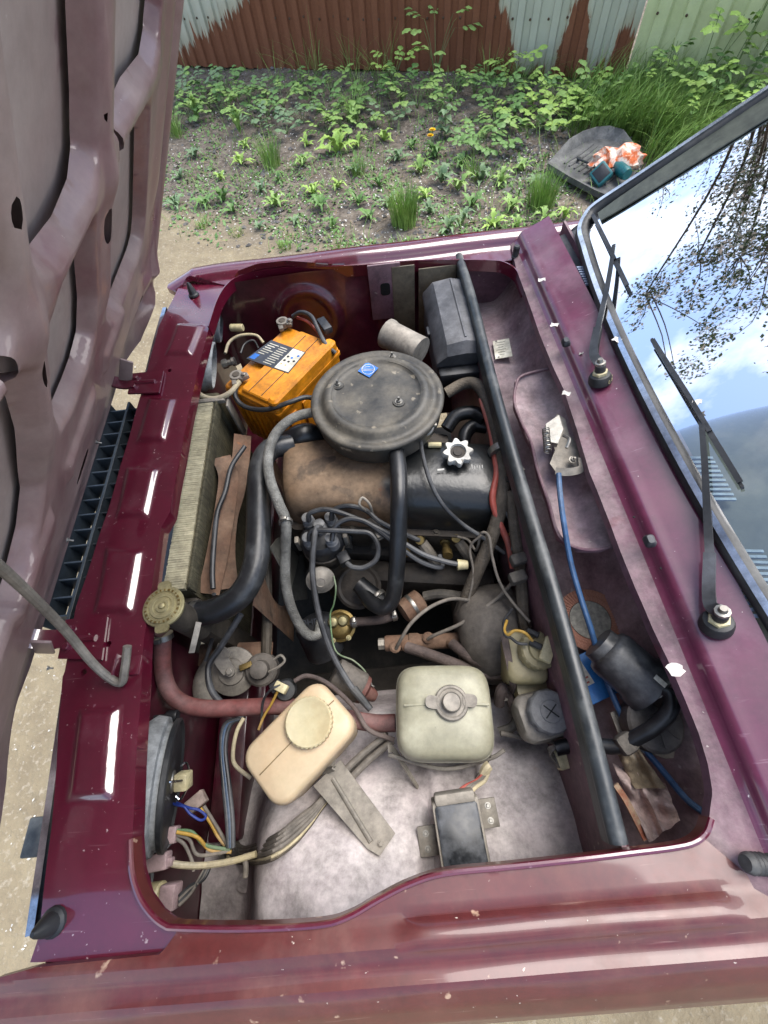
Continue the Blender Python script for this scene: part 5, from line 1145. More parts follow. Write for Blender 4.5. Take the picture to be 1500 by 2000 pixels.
for px, py, nm in ((464, 738, 0), (553, 633, 1)):
    q = P(px, py, ZB); b = B(); b.lathe([(.0095, -.02), (.0090, .012), (.0080, .013)], q, (0, 0, 1), 14)
    post = b.build('terminal_post', 'alloy_dirty', bt); b = B()
    b.lathe([(.0155, -.004), (.0165, .002), (.0155, .011), (.010, .0112)], q, (0, 0, 1), 14); b.box(q + V((.018, -.004, .004)), (.022, .014, .011), Matrix.Rotation(.5 + nm, 3, 'Z'), bev=.002); b.box(q + V((-.004, -.018, .004)), (.012, .022, .010), Matrix.Rotation(.2, 3, 'Z'), bev=.002)
    cl_ = b.build('terminal_clamp', 'steel_dusty', post); bolt(q + V((.019, -.004, .010)), (0, 0, 1), .0055, 'steel', cl_)
hose('earth_cable', [(468, 745, .815), (448, 768, .81), (418, 779, .80), (390, 770, .80), (375, 745, .805), (378, 725, .82), (390, 714, .835), (384, 705, .85)], .0062, 'wire_white', 'stiff off-white cable curling from battery post to front panel', 'cable')
hose('starter_cable', [(462, 750, .815), (460, 775, .80), (480, 795, .79), (520, 800, .80), (565, 786, .81), (602, 776, .80), (640, 790, .76)], .0058, 'wire_black', 'black cable sagging from battery post toward the air filter', 'cable')
hose('power_cable', [(572, 618, .825), (588, 610, .84), (608, 618, .84), (622, 645, .83), (636, 672, .82), (655, 690, .80)], .0055, 'wire_black', 'black cable arching over the rear of the orange battery', 'cable')
hose('charge_cable', [(580, 620, .82), (600, 628, .825), (618, 646, .81), (632, 668, .79)], .0035, 'wire_red', 'thin red cable beneath the black battery cable', 'cable')
q = P(634, 636, .83); b = B(); b.box(q, (.022, .05, .018), Matrix.Rotation(R(24), 3, 'Z'), bev=.003); o = b.build('fuse_holder', 'plastic_black'); tag(o, 'small dark fuse holder on the cable behind the battery', 'fuse holder')
M('fuse_grey', '2b2c2e', '232426', rough=.5, scale=10, dust=.6, dustcol='77777a', dscale=12)
# ---- fuse box ------------------------------------------------------
fb = [P(819, 588, .815), P(856, 563, .845), P(900, 560, .845), P(930, 680, .845), P(893, 690, .845), P(852, 700, .815)]
x0, x1 = P(822, 590, .80).x, P(905, 600, .80).x; y0, y1 = P(860, 700, .82).y, P(870, 562, .82).y; fc_ = V(((x0 + x1) / 2 + .01, (y0 + y1) / 2, .72)); fw, fl = x1 - x0, (y1 - y0)
ft = thing('fuse_box', 'black plastic fuse box with ridged sloping lid by the bulkhead', 'fuse box', fc_)
b = B(); b.stack([(rrect(fw, fl, .006), 0), (rrect(fw, fl, .006), .075)], fc_); b.build('base', 'fuse_grey', ft)
xx = [-fw / 2 - .004, -fw / 2 - .002, -fw / 2 + .022, fw * .12, fw / 2 - .004, fw / 2 + .002]; zz = [.078, .095, .128, .136, .128, .078]
b = B(); b.loft([[fc_ + V((x * k, yy, .078 + (z - .078) * kz)) for x, z in zip(xx, zz)] for yy, k, kz in ((-fl / 2 - .004, 1, .55), (-fl / 2 + .012, 1, .96), (-fl / 2 + .02, 1, 1), (fl / 2 - .02, 1, 1), (fl / 2 + .002, 1, .8))]); fl_ = b.build('lid', 'fuse_grey', ft)
b = B(); b.strip([fc_ + V((fw * .12, -fl / 2 + .02, .137)), fc_ + V((fw * .12, fl / 2 - .02, .137))], .004, .003); b.build('lid_ridge', 'fuse_grey', fl_)
b = B(); b.box(fc_ + V((-fw / 2 - .006, -.01, .075)), (.008, .03, .022), bev=.002); b.build('lid_clip', 'plastic_black', ft)
b = B(); b.box(fc_ + V((.0, -fl / 2 - .016, .05)), (fw, .03, .05), bev=.008); b.build('cable_entry', 'plastic_black', ft)
M('cable_dull', '41566e', '35475c', rough=.5, scale=20, dust=.3, dustcol='6a7078')
# ---- hoses over and beside the engine ------------------------------
hose('breather_hose', [(768, 850, .84), (774, 880, .845), (779, 930, .845), (779, 985, .83), (778, 1050, .78), (774, 1120, .72), (768, 1165, .675), (752, 1186, .655), (728, 1178, .645), (705, 1148, .635)], .0165, 'hose_black', 'smooth black breather hose lying across the rocker cover', n=16)
hose('braided_fuel_hose', [(655, 808, .80), (610, 806, .825), (570, 818, .835), (538, 848, .84), (524, 890, .84), (527, 935, .835), (545, 985, .825), (558, 1020, .81), (557, 1080, .76), (558, 1140, .71), (572, 1195, .66), (597, 1236, .625), (620, 1240, .61), (626, 1215, .605)], .0105, 'hose_braid', 'grey braided hose looping down in front of the distributor', n=12)
q = P(558, 1020, .81); o = clampring(q, (.15, -1, 0), .0125, None, 'wire_tie', .006); tag(o, 'dark ring clip gripping the grey braided hose', 'clip')
hose('bulkhead_loom', [(872, 768, .775), (905, 750, .79), (932, 752, .80), (955, 790, .805), (972, 850, .805), (983, 915, .80), (980, 980, .785), (960, 1050, .745), (935, 1110, .70), (912, 1165, .655), (900, 1205, .63)], .0135, 'loom_tape', 'thick taped wiring loom sweeping from bulkhead down to the servo', 'wiring loom', n=14)
hose('main_power_lead', [(940, 780, .80), (958, 840, .80), (966, 890, .80), (970, 925, .80), (962, 975, .79), (975, 1020, .77), (992, 1060, .74), (1002, 1110, .72)], .0065, 'wire_red', 'faded red cable running alongside the thick taped loom', 'cable')
o = clampring(P(975, 880, .805), (.15, -1, -.05), .021, None, 'loom_band', .014); tag(o, 'rubber band holding red cable and loom by the oil cap', 'clip')
hose('second_loom', [(1000, 960, .80), (1004, 1020, .78), (1012, 1080, .76), (1018, 1140, .74), (1022, 1200, .72), (1030, 1245, .70)], .011, 'loom_tape', 'brown taped loom clipped down the bulkhead face', 'wiring loom')
for a, c in ((1013, 1093), (1011, 1128)):
    b = B(); b.box(P(a, c, .765), (.032, .022, .022), Matrix.Rotation(.2, 3, 'Z'), bev=.005); o = b.build('loom_clip', 'hose_dusty'); tag(o, 'dusty rubber clip around the loom on the bulkhead', 'clip', 'bulkhead loom clips')
b = B(); q = P(1000, 940, .80); b.box(q, (.03, .010, .03), bev=.003); b.tube([q, q + V((.016, .004, .035))], .004, 8); b.box(q + V((.004, -.03, -.01)), (.026, .05, .006), bev=.001); o = b.build('bulkhead_bracket', 'engine_dark'); tag(o, 'small dark bracket with a bright pin on the bulkhead', 'bracket')
b = B(); b.cyl(P(1010, 938, .835), P(1016, 928, .85), .0048, n=10, bev=.001); o2 = b.build('bracket_pin', 'steel', o)
b = B(); b.box(P(1008, 985, .79), (.012, .016, .010), bev=.002); b.build('bracket_tab', 'steel', o)
for i, pts in enumerate(([(872, 838, .72), (892, 812, .735), (925, 806, .74), (948, 820, .74)], [(905, 880, .70), (908, 850, .715), (925, 832, .72), (952, 834, .72)])):
    hose('heater_hose', pts, .0165, 'hose_black', ('upper', 'lower')[i] + ' of two bent black heater hoses entering the bulkhead', n=14)
hose('throttle_cable', [(821, 850, .84), (826, 890, .845), (842, 945, .83), (868, 990, .80), (905, 1025, .77), (940, 1048, .75), (985, 1080, .72)], .0042, 'wire_black', 'thin black throttle cable curving across the rocker cover', 'cable')
hose('thin_vacuum_pipe', [(893, 1048, .70), (915, 1055, .70), (930, 1075, .70), (940, 1042, .76), (955, 1048, .765), (962, 1090, .75), (975, 1135, .735), (1000, 1175, .73), (1035, 1215, .735)], .0028, 'wire_grey', 'thin grey wire winding past the loom to the brake reservoir', 'wire')
hose('sensor_wire', [(940, 1045, .76), (918, 1070, .73), (925, 1120, .70), (916, 1170, .67), (908, 1215, .65)], .0026, 'wire_grey', 'thin grey wire crossing in front of the taped loom', 'wire')
for i, pts in enumerate(([(965, 1025, .74), (990, 1045, .74), (1000, 1030, .76), (995, 1010, .77)], [(988, 1000, .78), (1003, 1040, .77), (1000, 1075, .76)], [(1008, 1000, .78), (1020, 1040, .77), (1016, 1075, .76)])):
    hose('bulkhead_wire', pts, .0024, ('wire_yellow', 'wire_black', 'wire_black')[i], ('yellowish', 'dark', 'looped dark')[i] + ' thin wire hanging at the bulkhead loom', 'wire')

# ---- distributor and leads ----------------------------------------
dc = P(626, 1046, .716); ds = thing('distributor', 'dark ignition distributor with five lead towers beside the engine', 'distributor', (dc.x, dc.y, .56))
b = B(); b.lathe([(.047, -.035), (.047, -.012), (.044, -.004), (.036, .004), (.012, .006)], dc, (0, 0, 1), 28); cap = b.build('cap', 'plastic_black', ds)
tw = [(603, 1018), (647, 1016), (604, 1056), (648, 1056)]
for a, c in tw + [(626, 1030)]:
    q = P(a, c, .733); B().lathe([(.0145, -.022), (.014, -.002), (.011, .001), (.0125, .004), (.011, .007), (.0125, .010), (.0105, .013), (.0115, .018), (.008, .020)], q, (0, 0, 1), 16).build('tower_boot', 'cap_dusty', cap)
b = B(); b.lathe([(.024, -.14), (.034, -.10), (.036, -.075), (.049, -.06), (.0495, -.038), (.046, -.036)], dc, (0, 0, 1), 24); b.build('body', 'alloy_dirty', ds)
b = B(); b.box(dc + V((.052, -.004, -.02)), (.010, .016, .045), bev=.003); b.build('cap_clip', 'steel_dusty', ds); b = B(); b.box(dc + V((-.052, -.004, -.02)), (.010, .016, .045), bev=.003); b.build('cap_clip', 'steel_dusty', ds)
vq = P(626, 1133, .655); B().lathe([(.010, -.035), (.018, -.020), (.0285, -.010), (.0315, -.003), (.0315, .001), (.026, .003), (.020, .009), (.010, .012), (.009, .011)], vq, (.15, -.75, .65), 24).build('vacuum_capsule', 'steel_dusty', ds)
b = B(); b.box(P(672, 1092, .68), (.026, .028, .03), Matrix.Rotation(.4, 3, 'Z'), bev=.005); b.build('side_plug', 'plastic_black', ds)
LD = ([(603, 1018, .735), (606, 1002, .752), (640, 995, .757), (690, 1010, .752), (735, 1030, .745), (775, 1052, .735), (825, 1082, .715), (870, 1097, .705), (893, 1102, .70)],
      [(647, 1016, .735), (652, 996, .752), (680, 988, .757), (715, 997, .752), (740, 1018, .748), (775, 1036, .735), (805, 1050, .70), (818, 1055, .685)],
      [(648, 1056, .735), (655, 1028, .752), (678, 1014, .755), (705, 1016, .752), (732, 1030, .745), (772, 1062, .73), (820, 1096, .70), (862, 1108, .685), (858, 1085, .68)],
      [(604, 1056, .735), (608, 1038, .75), (640, 1036, .752), (690, 1038, .748), (722, 1042, .745), (738, 1065, .735), (735, 1092, .72), (712, 1108, .705), (690, 1108, .70), (678, 1100, .695)])
LN = ('running on to the pale yellow plug', 'ending at a spark plug below the rocker cover', 'dipping behind the breather hose', 'looping back to the side of the distributor')
for pts, nm in zip(LD, LN): hose('ignition_lead', [(a, c, z + .017) for a, c, z in pts], .0053, 'wire_black', 'black ignition lead ' + nm, 'cable', 'ignition leads', n=8)
o = hose('coil_lead', [(626, 1030, .752), (618, 1032, .768), (613, 1060, .765), (610, 1110, .745), (615, 1160, .73), (628, 1220, .71), (650, 1280, .69), (685, 1340, .675), (722, 1384, .665)], .0060, 'wire_black', 'long dark lead hanging from distributor centre down to the coil', 'cable')
B().tube(PP([(690, 1345, .674), (708, 1367, .668), (724, 1386, .664)]), (.0085, .006), 10).build('lead_boot', 'rubber_black', o)
b = B(); q = P(735, 1030, .748); fr = Matrix.Rotation(R(22), 3, 'Z'); b.box(q, (.018, .050, .008), fr, bev=.002); b.box(q + V((0, 0, -.008)), (.020, .052, .006), fr, bev=.002); lc = b.build('lead_comb', 'steel_dusty'); tag(lc, 'grey clamp bundling the ignition leads before the rocker cover', 'clamp')
bolt(q + V((0, 0, .004)), (0, 0, 1), .0045, 'steel', lc)
hose('dipstick', [(728, 1005, .76), (722, 985, .79), (708, 972, .80), (702, 985, .795), (715, 998, .77)], .0028, 'steel_dusty', 'small bent wire loop of the dipstick handle', 'dipstick')
b = B(); b.cyl(P(893, 1103, .70), P(914, 1103, .70), .0115, .009, n=14, bev=.001); o = b.build('yellow_plug', 'connector_cream'); tag(o, 'pale yellow plug on the end of a black lead', 'connector')
for a, c, z in ((820, 1052, .675), (890, 1048, .675)):
    b = B(); b.lathe([(.012, -.03), (.012, 0), (.008, .003), (.008, .012), (.0105, .014), (.0095, .020)], P(a, c, z), (-.1, -.6, .8), 10); b.build('spark_plug', 'brass', en)
    hose('plug_tube', [(a + 4, c + 8, z), (a + 20, c + 30, z - .02), (a + 35, c + 52, z - .06)], .0125, 'hose_dusty', '', parent=en)

# ---- fuel pump, filter and small plumbing --------------------------
fq = P(660, 1222, .585); fpm = thing('fuel_pump', 'small brass fuel pump with two round valve domes', 'fuel pump', (fq.x, fq.y, .50))
b = B(); b.lathe([(.020, -.06), (.034, -.045), (.036, -.030), (.036, -.024), (.030, -.022), (.026, -.012), (.020, -.008)], fq, (-.05, -.25, 1), 24); b.build('pump_body', 'brass', fpm)
for s_ in (-1, 1): B().lathe([(.0125, -.012), (.0125, .0), (.009, .006), (.003, .008)], fq + V((.011 * s_, .010, -.002)), (0, -.3, 1), 16).build('valve_dome', 'brass_cap', fpm)
for i in range(5):
    a = i * 1.257 + .4; bolt(fq + V((.030 * math.cos(a), .030 * math.sin(a), -.024)), (0, -.2, 1), .004, 'brass_cap', fpm)
b = B(); b.tube([fq + V((.02, .005, -.01)), fq + V((.045, .008, -.005))], .007, 8); b.build('outlet', 'brass', fpm)
o = hose('fuel_hose', [(686, 1216, .585), (705, 1214, .59), (745, 1210, .60), (775, 1200, .605)], .0098, 'hose_brown', 'short brown fuel hose leading away from the brass pump', n=12)
clampring(P(692, 1215, .586), (1, .1, 0), .0108, o); clampring(P(770, 1202, .605), (1, .15, 0), .0108, o)
a_, c_ = P(788, 1196, .60), P(822, 1172, .60); b = B(); b.lathe([(.018, -.004), (.027, 0), (.027, .020), (.0275, .021), (.0275, .028), (.027, .029), (.027, .047), (.018, .051)], a_, c_ - a_, 20); o = b.build('hose_union', 'rust_brown'); tag(o, 'rusty ribbed cylindrical union between two hoses low by the block', 'pipe union')
B().lathe([(.0278, .020), (.0282, .022), (.0282, .026), (.0278, .028)], a_, c_ - a_, 20).build('band', 'steel', o)
o = hose('lower_hose', [(700, 1140, .64), (722, 1158, .635), (748, 1178, .625)], .019, 'hose_black', 'short black hose with bright clamp under the distributor', n=14); clampring(P(738, 1168, .63), (.6, -.7, 0), .020, o)
hose('coolant_pipe', [(828, 1165, .60), (860, 1160, .61), (900, 1165, .61), (950, 1172, .60)], .011, 'hose_dusty', 'dusty pipe running from the rusty union toward the servo', 'pipe')
b = B(); q = P(700, 1145, .60); b.lathe([(.05, -.04), (.052, 0), (.046, .004), (.040, .002), (.030, .006), (.012, .006)], q, (0, -.3, 1), 24); o = b.build('engine_breather', 'engine_dark'); tag(o, 'dark round breather housing behind the distributor', 'breather')
a_, c_ = P(585, 1215, .54), P(640, 1265, .50); b = B(); b.lathe([(.03, -.01), (.044, 0), (.046, .01), (.046, .075), (.040, .085)], P(612, 1215, .56), (.25, -.7, -.6), 22); o = b.build('oil_filter', 'plastic_black'); tag(o, 'black oil filter canister partly behind the braided hose', 'oil filter')
text('filter_lettering', 'OHP', .020, P(603, 1216, .597), frame((.0, -.5, .86), (1, 0, 0)), 'label_dark', o)
hose('green_wire', [(652, 1125, .66), (656, 1150, .655), (652, 1180, .63), (645, 1205, .61), (655, 1270, .60), (690, 1290, .60), (712, 1310, .60), (716, 1325, .60)], .0018, 'wire_green', 'thin green wire dangling from the vacuum capsule', 'wire')
# coil
a_, c_ = P(652, 1312, .64), P(706, 1345, .62); ct = thing('ignition_coil', 'dusty grey ignition coil cylinder with red-brown terminal end', 'ignition coil', (a_.x, a_.y, .56))
b = B(); L2 = (c_ - a_).length; b.lathe([(.024, 0), (.029, .003), (.030, .008), (.030, .02), (.0308, .021), (.0308, .023), (.030, .024), (.030, L2 - .012), (.031, L2 - .01), (.031, L2 - .004), (.029, L2)], a_, c_ - a_, 26); b.build('can', 'servo_grey', ct)
M('coil_red', '6a3b34', '552f2a', rough=.6, scale=20, dust=.4, dustcol='7c6a60')
b = B(); b.lathe([(.029, L2 - .002), (.027, L2 + .008), (.016, L2 + .014), (.011, L2 + .03), (.008, L2 + .034)], a_, c_ - a_, 22); b.build('terminal_end', 'coil_red', ct)
fr = frame(c_ - a_)
for s_ in (-1, 1): bolt(c_ + fr @ V((.019 * s_, .006, .008)), c_ - a_, .004, 'steel', ct, 'terminal', stud=.006)

# ---- horn, crossmember -------------------------------------------
hq = P(452, 1312, .60); ht = thing('horn', 'dusty disc horn with mounting strap beneath the black cable', 'horn', (hq.x, hq.y, .52)); ax = V((.05, -.30, .95))
B().lathe([(.030, -.035), (.048, -.022), (.050, -.012), (.050, -.008), (.046, -.006), (.034, -.002), (.028, -.001), (.026, .004), (.010, .005), (.008, .010)], hq, ax, 28).build('shell', 'steel_dusty', ht)
b = B(); b.strip(PP([(448, 1312, .622), (432, 1285, .640), (440, 1265, .652)]), (.026, .034), .004, up=ax); b.build('strap', 'steel_dusty', ht); bolt(P(449, 1311, .622), ax, .007, 'steel_dusty', ht, 'centre_nut')
b = B(); b.box(P(480, 1301, .615), (.026, .012, .006), Matrix.Rotation(.3, 3, 'Z'), bev=.001); b.build('spade_terminal', 'brass', ht)
b = B(); b.tube(PP([(405, 1380, .56), (395, 1330, .56), (412, 1285, .565)]), (.026, .012), 14); b.build('trumpet', 'steel_dusty', ht)
b = B(); q = P(510, 1308, .60); b.lathe([(.034, -.03), (.034, 0), (.030, .004), (.020, .005), (.018, .025), (.012, .028)], q, (.1, -.2, 1), 20); o = b.build('vent_valve', 'servo_grey'); tag(o, 'small dusty round fitting with wire handle next to the horn', 'fitting')
B().tube(PP([(525, 1312, .62), (545, 1302, .63), (556, 1290, .635), (548, 1280, .64), (535, 1288, .635)]), .0028, 6).build('wire_handle', 'steel_dusty', o)
b = B(); b.box(((P(400, 1270, .55) + P(520, 1285, .55)) / 2), (.17, .05, .012), Matrix.Rotation(-.06, 3, 'Z'), bev=.004); o = b.build('horn_crossbar', 'rust_brown'); tag(o, 'rusty flat crossbar carrying the horn', 'bracket')
hose('steering_rod', [(520, 1010, .62), (521, 1100, .60), (522, 1200, .57), (520, 1290, .55)], .012, 'alloy_dirty', 'dark upright tube running between hose and engine', 'pipe')

# ---- red hose to expansion tank -----------------------------------
o = hose('overflow_hose', [(319, 1236, .765), (317, 1275, .74), (320, 1320, .715), (335, 1356, .70), (365, 1377, .69), (410, 1384, .685), (470, 1382, .68), (560, 1380, .675), (660, 1400, .665), (730, 1412, .66), (772, 1412, .66)], .0152, 'hose_red', 'faded red hose bending from radiator neck past the reservoirs', n=14); clampring(P(319, 1243, .762), (0, -.6, -.5), .0162, o)

# ---- washer reservoir ---------------------------------------------
wz = .745; cn = [P(a, c, wz) for a, c in ((617, 1320), (706, 1418), (546, 1588), (458, 1480))]; wc = (cn[0] + cn[1] + cn[2] + cn[3]) / 4; wx = (cn[1] - cn[0]); wy = (cn[3] - cn[0]); wfr = frame((0, 0, 1), (cn[0] - cn[3]).normalized())
lw_ = ((cn[0] - cn[3]).length + (cn[1] - cn[2]).length) / 2; sw_ = (wx.length + (cn[2] - cn[3]).length) / 2
wt_ = thing('washer_reservoir', 'peach-white plastic washer reservoir with round toothed cap', 'reservoir', (wc.x, wc.y, wz - .13))
def wr(k, r): return rrect(lw_ * k, sw_ * (1 - (1 - k) * lw_ / sw_), r, 6)
b = B(); b.stack([(wr(.86, .02), -.13), (wr(.95, .025), -.10), (wr(.985, .026), -.03), (wr(1.0, .028), -.014), (wr(.985, .028), -.006), (wr(.95, .026), -.001), (wr(.90, .024), .001), (wr(.5, .012), .002)], wc, wfr); wb = b.build('tank', 'poly_peach', wt_, 60)
s0, s1 = P(507, 1514, wz + .002), P(590, 1428, wz + .002); s2, s3 = P(630, 1388, wz + .002), P(652, 1368, wz + .002)
M('seam_brown', '7d6a45', '6a5838', rough=.7)
B().strip([s0, s1], .0016, .0012, k=2).build('mould_seam', 'seam_brown', wb); B().strip([s2, s3], .0014, .0012, k=2).build('mould_seam', 'seam_brown', wb)
kq = P(603, 1410, wz + .010); tp = [((.0385 + (.0013 if (i // 2) % 2 else 0)) * math.cos(6.283 * i / 128), (.0385 + (.0013 if (i // 2) % 2 else 0)) * math.sin(6.283 * i / 128)) for i in range(128)]
b = B(); b.stack([([(x * .97, y * .97) for x, y in tp], -.012), (tp, -.010), (tp, .003), (circ(.037, 128), .005), (circ(.0355, 128), .005), (circ(.034, 128), .0042), (circ(.001, 128), .0052)], kq); b.build('filler_cap', 'poly_white', wt_)
sp = [PG(a, c, z) for a, c, z in ((612, 1535, .05), (665, 1484, .06), (772, 1628, .012), (742, 1672, .008), (718, 1658, .008))]
b = B(); b.loft([[p - V((0, 0, .002)) for p in sp], sp]); o = b.build('reservoir_bracket', 'steel_dusty'); tag(o, 'dusty galvanised strap bracket below the washer reservoir', 'bracket')
B().tube([sp[0].lerp(sp[1], .55).lerp(sp[3], .1) + V((0, 0, .001)), sp[0].lerp(sp[1], .5).lerp(sp[3], .85) + V((0, 0, .001))], .004, 8).build('pressed_rib', 'steel_dusty', o); bolt(PG(744, 1648, .012), (0, 0, 1), .0035, 'steel_dusty', o, 'rivet')
B().strip([PG(640, 1510, .055), PG(628, 1500, .07), P(636, 1478, .68)], .05, .003, up=(0, -1, .2)).build('bracket_fold', 'steel_dusty', o)
q = P(558, 1348, .69); b = B(); b.lathe([(.02, -.03), (.02, 0), (.017, .006)], q, (.2, -.2, 1), 16); b.box(q + V((-.014, .006, .010)), (.022, .018, .018), Matrix.Rotation(.5, 3, 'Z'), bev=.003); o = b.build('washer_pump', 'rubber_black'); tag(o, 'small black washer pump with pale connector behind the reservoir', 'pump')
b = B(); b.box(P(549, 1343, .715), (.024, .016, .014), Matrix.Rotation(-.5, 3, 'Z'), bev=.002); b.build('pump_plug', 'connector_cream', o)
for i, (pts, mt) in enumerate((([(545, 1345, .715), (530, 1375, .70), (515, 1400, .69), (505, 1425, .68)], 'wire_yellow'), ([(548, 1338, .72), (528, 1348, .72), (514, 1370, .70), (511, 1405, .68)], 'wire_black'))):
    hose('pump_wire', pts, .0024, mt, ('yellow', 'black')[i] + ' wire dropping from the washer pump plug', 'wire')
hose('washer_tube', [(575, 1330, .70), (600, 1320, .70), (640, 1335, .70), (690, 1380, .69), (720, 1425, .68), (770, 1445, .67)], .0042, 'hose_brown', 'thin brown tube passing around the washer reservoir', 'hose')

# ---- expansion tank -----------------------------------------------
ez = .745; e0 = P(868, 1392, ez); et_ = thing('expansion_tank', 'greenish-white square coolant tank with eared metal cap', 'coolant tank', (e0.x, e0.y, ez - .15))
ec = [P(a, c, ez) for a, c in ((780, 1300), (955, 1298), (968, 1482), (772, 1485))]; ew = ((ec[1] - ec[0]).length + (ec[2] - ec[3]).length) / 2 + .006; eh = ((ec[3] - ec[0]).length + (ec[2] - ec[1]).length) / 2 + .008; ecn = (ec[0] + ec[1] + ec[2] + ec[3]) / 4
efr = frame((0, 0, 1), (ec[1] - ec[0]).normalized())
def er_(k, r):
    w, h = ew * k, eh * k; n = 40; return [(w / 2 * math.copysign(abs(math.cos(a)) ** .42, math.cos(a)), h / 2 * math.copysign(abs(math.sin(a)) ** .42, math.sin(a))) for a in [2 * math.pi * i / n for i in range(n)]]
b = B(); b.stack([(er_(.9, .02), -.15), (er_(.97, .03), -.13), (er_(1.0, .03), -.06), (er_(1.0, .03), -.03), (er_(.975, .03), -.016), (er_(.93, .03), -.006), (er_(.85, .03), 0), (er_(.7, .02), .005), (er_(.45, .02), .0085), (er_(.2, .01), .0095)], ecn, efr); eb = b.build('tank', 'poly_green', et_, 60)
B().stack([(er_(1.008, .03), -.040), (er_(1.016, .03), -.038), (er_(1.016, .03), -.034), (er_(1.008, .03), -.032)], ecn, efr).build('tank_seam', 'poly_green', eb)
B().tube([P(790, 1378, ez + .004), P(845, 1376, ez + .009)], .0022, 6).build('mould_line', 'poly_green', eb); B().tube([P(915, 1376, ez + .009), P(955, 1376, ez + .004)], .0022, 6).build('mould_line', 'poly_green', eb)
kq = P(882, 1372, ez + .018); b = B(); b.lathe([(.024, -.012), (.0275, -.008), (.0280, -.004), (.026, -.001), (.023, -.0005), (.021, -.002), (.016, -.002), (.0155, .010), (.014, .012), (.0135, .0105), (.002, .0095)], kq, (0, 0, 1), 28); k_ = b.build('filler_cap', 'steel_dusty', et_)
for s_ in (1, -1): B().stack([(rrect(.024, .020, .008), -.006), (rrect(.024, .020, .008), -.001)], kq + V((.030 * s_, -.0015 * s_ + .002, 0)), Matrix.Rotation(-.25, 3, 'Z')).build('cap_ear', 'steel_dusty', k_)
for a, c, a2, c2, z1, z2 in ((773, 1470, 822, 1548, .66, .63), (958, 1476, 930, 1520, .66, .64)):
    B().strip([P(a - 14, c - 8, .70), P(a, c, z1 + .02), P(a2, c2, z2)], (.012, .006), .003, up=(.8, 0, .5)).build('strap', 'steel_dusty', et_)
B().tube(PP([(758, 1474, .68), (780, 1480, .68), (870, 1502, .675), (955, 1482, .68), (985, 1465, .69)]), .0035, 8).build('strap_rail', 'steel_dusty', et_)
# ---- brake and clutch hydraulics ----------------------------------
sq = V((.645, -.265, .60)); b = B(); b.lathe([(.055, -.085), (.080, -.07), (.098, -.04), (.102, -.005), (.102, .02), (.095, .035)], sq, (1, 0, 0), 36); o = b.build('brake_servo', 'servo_grey'); tag(o, 'dusty grey brake servo drum against the bulkhead', 'brake servo')
m0, m1 = P(752, 1257, .60), P(905, 1250, .60); mt_ = thing('master_cylinder', 'rusty brake master cylinder in front of the servo', 'master cylinder', ((m0.x + m1.x) / 2, m0.y, .55))
B().lathe([(.015, 0), (.0165, .003), (.0165, .05), (.019, .052), (.019, .07), (.016, .075), (.016, (m1 - m0).length)], m0, m1 - m0, 18).build('barrel', 'rust_brown', mt_)
B().lathe([(.012, -.014), (.012, .002)], m0, m1 - m0, 6).build('end_plug', 'steel_dusty', mt_)
for a, c in ((772, 1264), (795, 1262), (836, 1246), (884, 1256)): B().lathe([(.012, -.012), (.012, .006), (.008, .009)], P(a, c, .615), (0, -.15, 1), 12).build('port', 'rust_brown', mt_)
hose('brake_feed_hose', [(795, 1264, .625), (820, 1272, .635), (865, 1288, .635), (920, 1308, .63), (965, 1318, .63), (1000, 1316, .64)], .0112, 'hose_brown', 'lower of two brown feed hoses beneath the brake reservoir', 'hose', n=12)
hose('brake_feed_hose', [(884, 1258, .625), (900, 1270, .64), (930, 1290, .645), (965, 1301, .645), (1000, 1298, .65)], .0112, 'hose_brown', 'upper of two brown feed hoses beneath the brake reservoir', 'hose', n=12)
hose('brake_pipe', [(774, 1266, .625), (785, 1245, .65), (805, 1215, .67), (840, 1186, .68), (880, 1170, .68), (915, 1172, .67)], .0036, 'wire_grey', 'grey brake pipe arching up from the rusty cylinder end', 'pipe')
hose('brake_pipe', [(836, 1248, .625), (850, 1240, .64), (900, 1218, .665), (950, 1185, .69), (985, 1155, .71), (1006, 1130, .735)], .0036, 'wire_grey', 'straight grey brake pipe rising to the bulkhead clip', 'pipe')
# brake reservoir
q = P(1036, 1282, .745); bt_ = thing('brake_reservoir', 'yellowed brake fluid reservoir with wired sensor cap', 'fluid reservoir', (q.x, q.y, .62)); fr = Matrix.Rotation(R(-6), 3, 'Z')
b = B(); b.stack([(rrect(.062, .07, .015), -.11), (rrect(.068, .085, .016), -.07), (rrect(.070, .092, .016), -.02), (rrect(.064, .086, .018), -.010), (rrect(.05, .07, .016), -.007)], q + V((-.004, .004, 0)), fr); bb_ = b.build('tank', 'poly_yellow', bt_, 60)
b = B(); b.stack([(rrect(.056, .05, .018), -.10), (rrect(.060, .056, .018), -.055), (rrect(.056, .052, .018), -.045)], q + V((.004, -.042, .0)), fr); b.build('front_chamber', 'poly_yellow', bt_, 60)
b = B(); b.strip([q + V((-.036, .04, -.004)), q + V((-.034, -.03, -.02)), q + V((-.032, -.045, -.06))], .012, .004, up=(-.6, 0, 1)); b.build('tank_band', 'hose_brown', bt_)
cq = P(1052, 1270, .755); cax = V((.12, -.05, 1)); rp = [((.031 + (.001 if (i // 2) % 2 else 0)) * math.cos(6.283 * i / 72), (.031 + (.001 if (i // 2) % 2 else 0)) * math.sin(6.283 * i / 72)) for i in range(72)]
b = B(); b.stack([(rp, -.016), (rp, .002), (circ(.029, 72), .005), (circ(.020, 72), .006), (circ(.019, 72), .012), (circ(.001, 72), .012)], cq, frame(cax)); rcap = b.build('sensor_cap', 'poly_yellow', bt_)
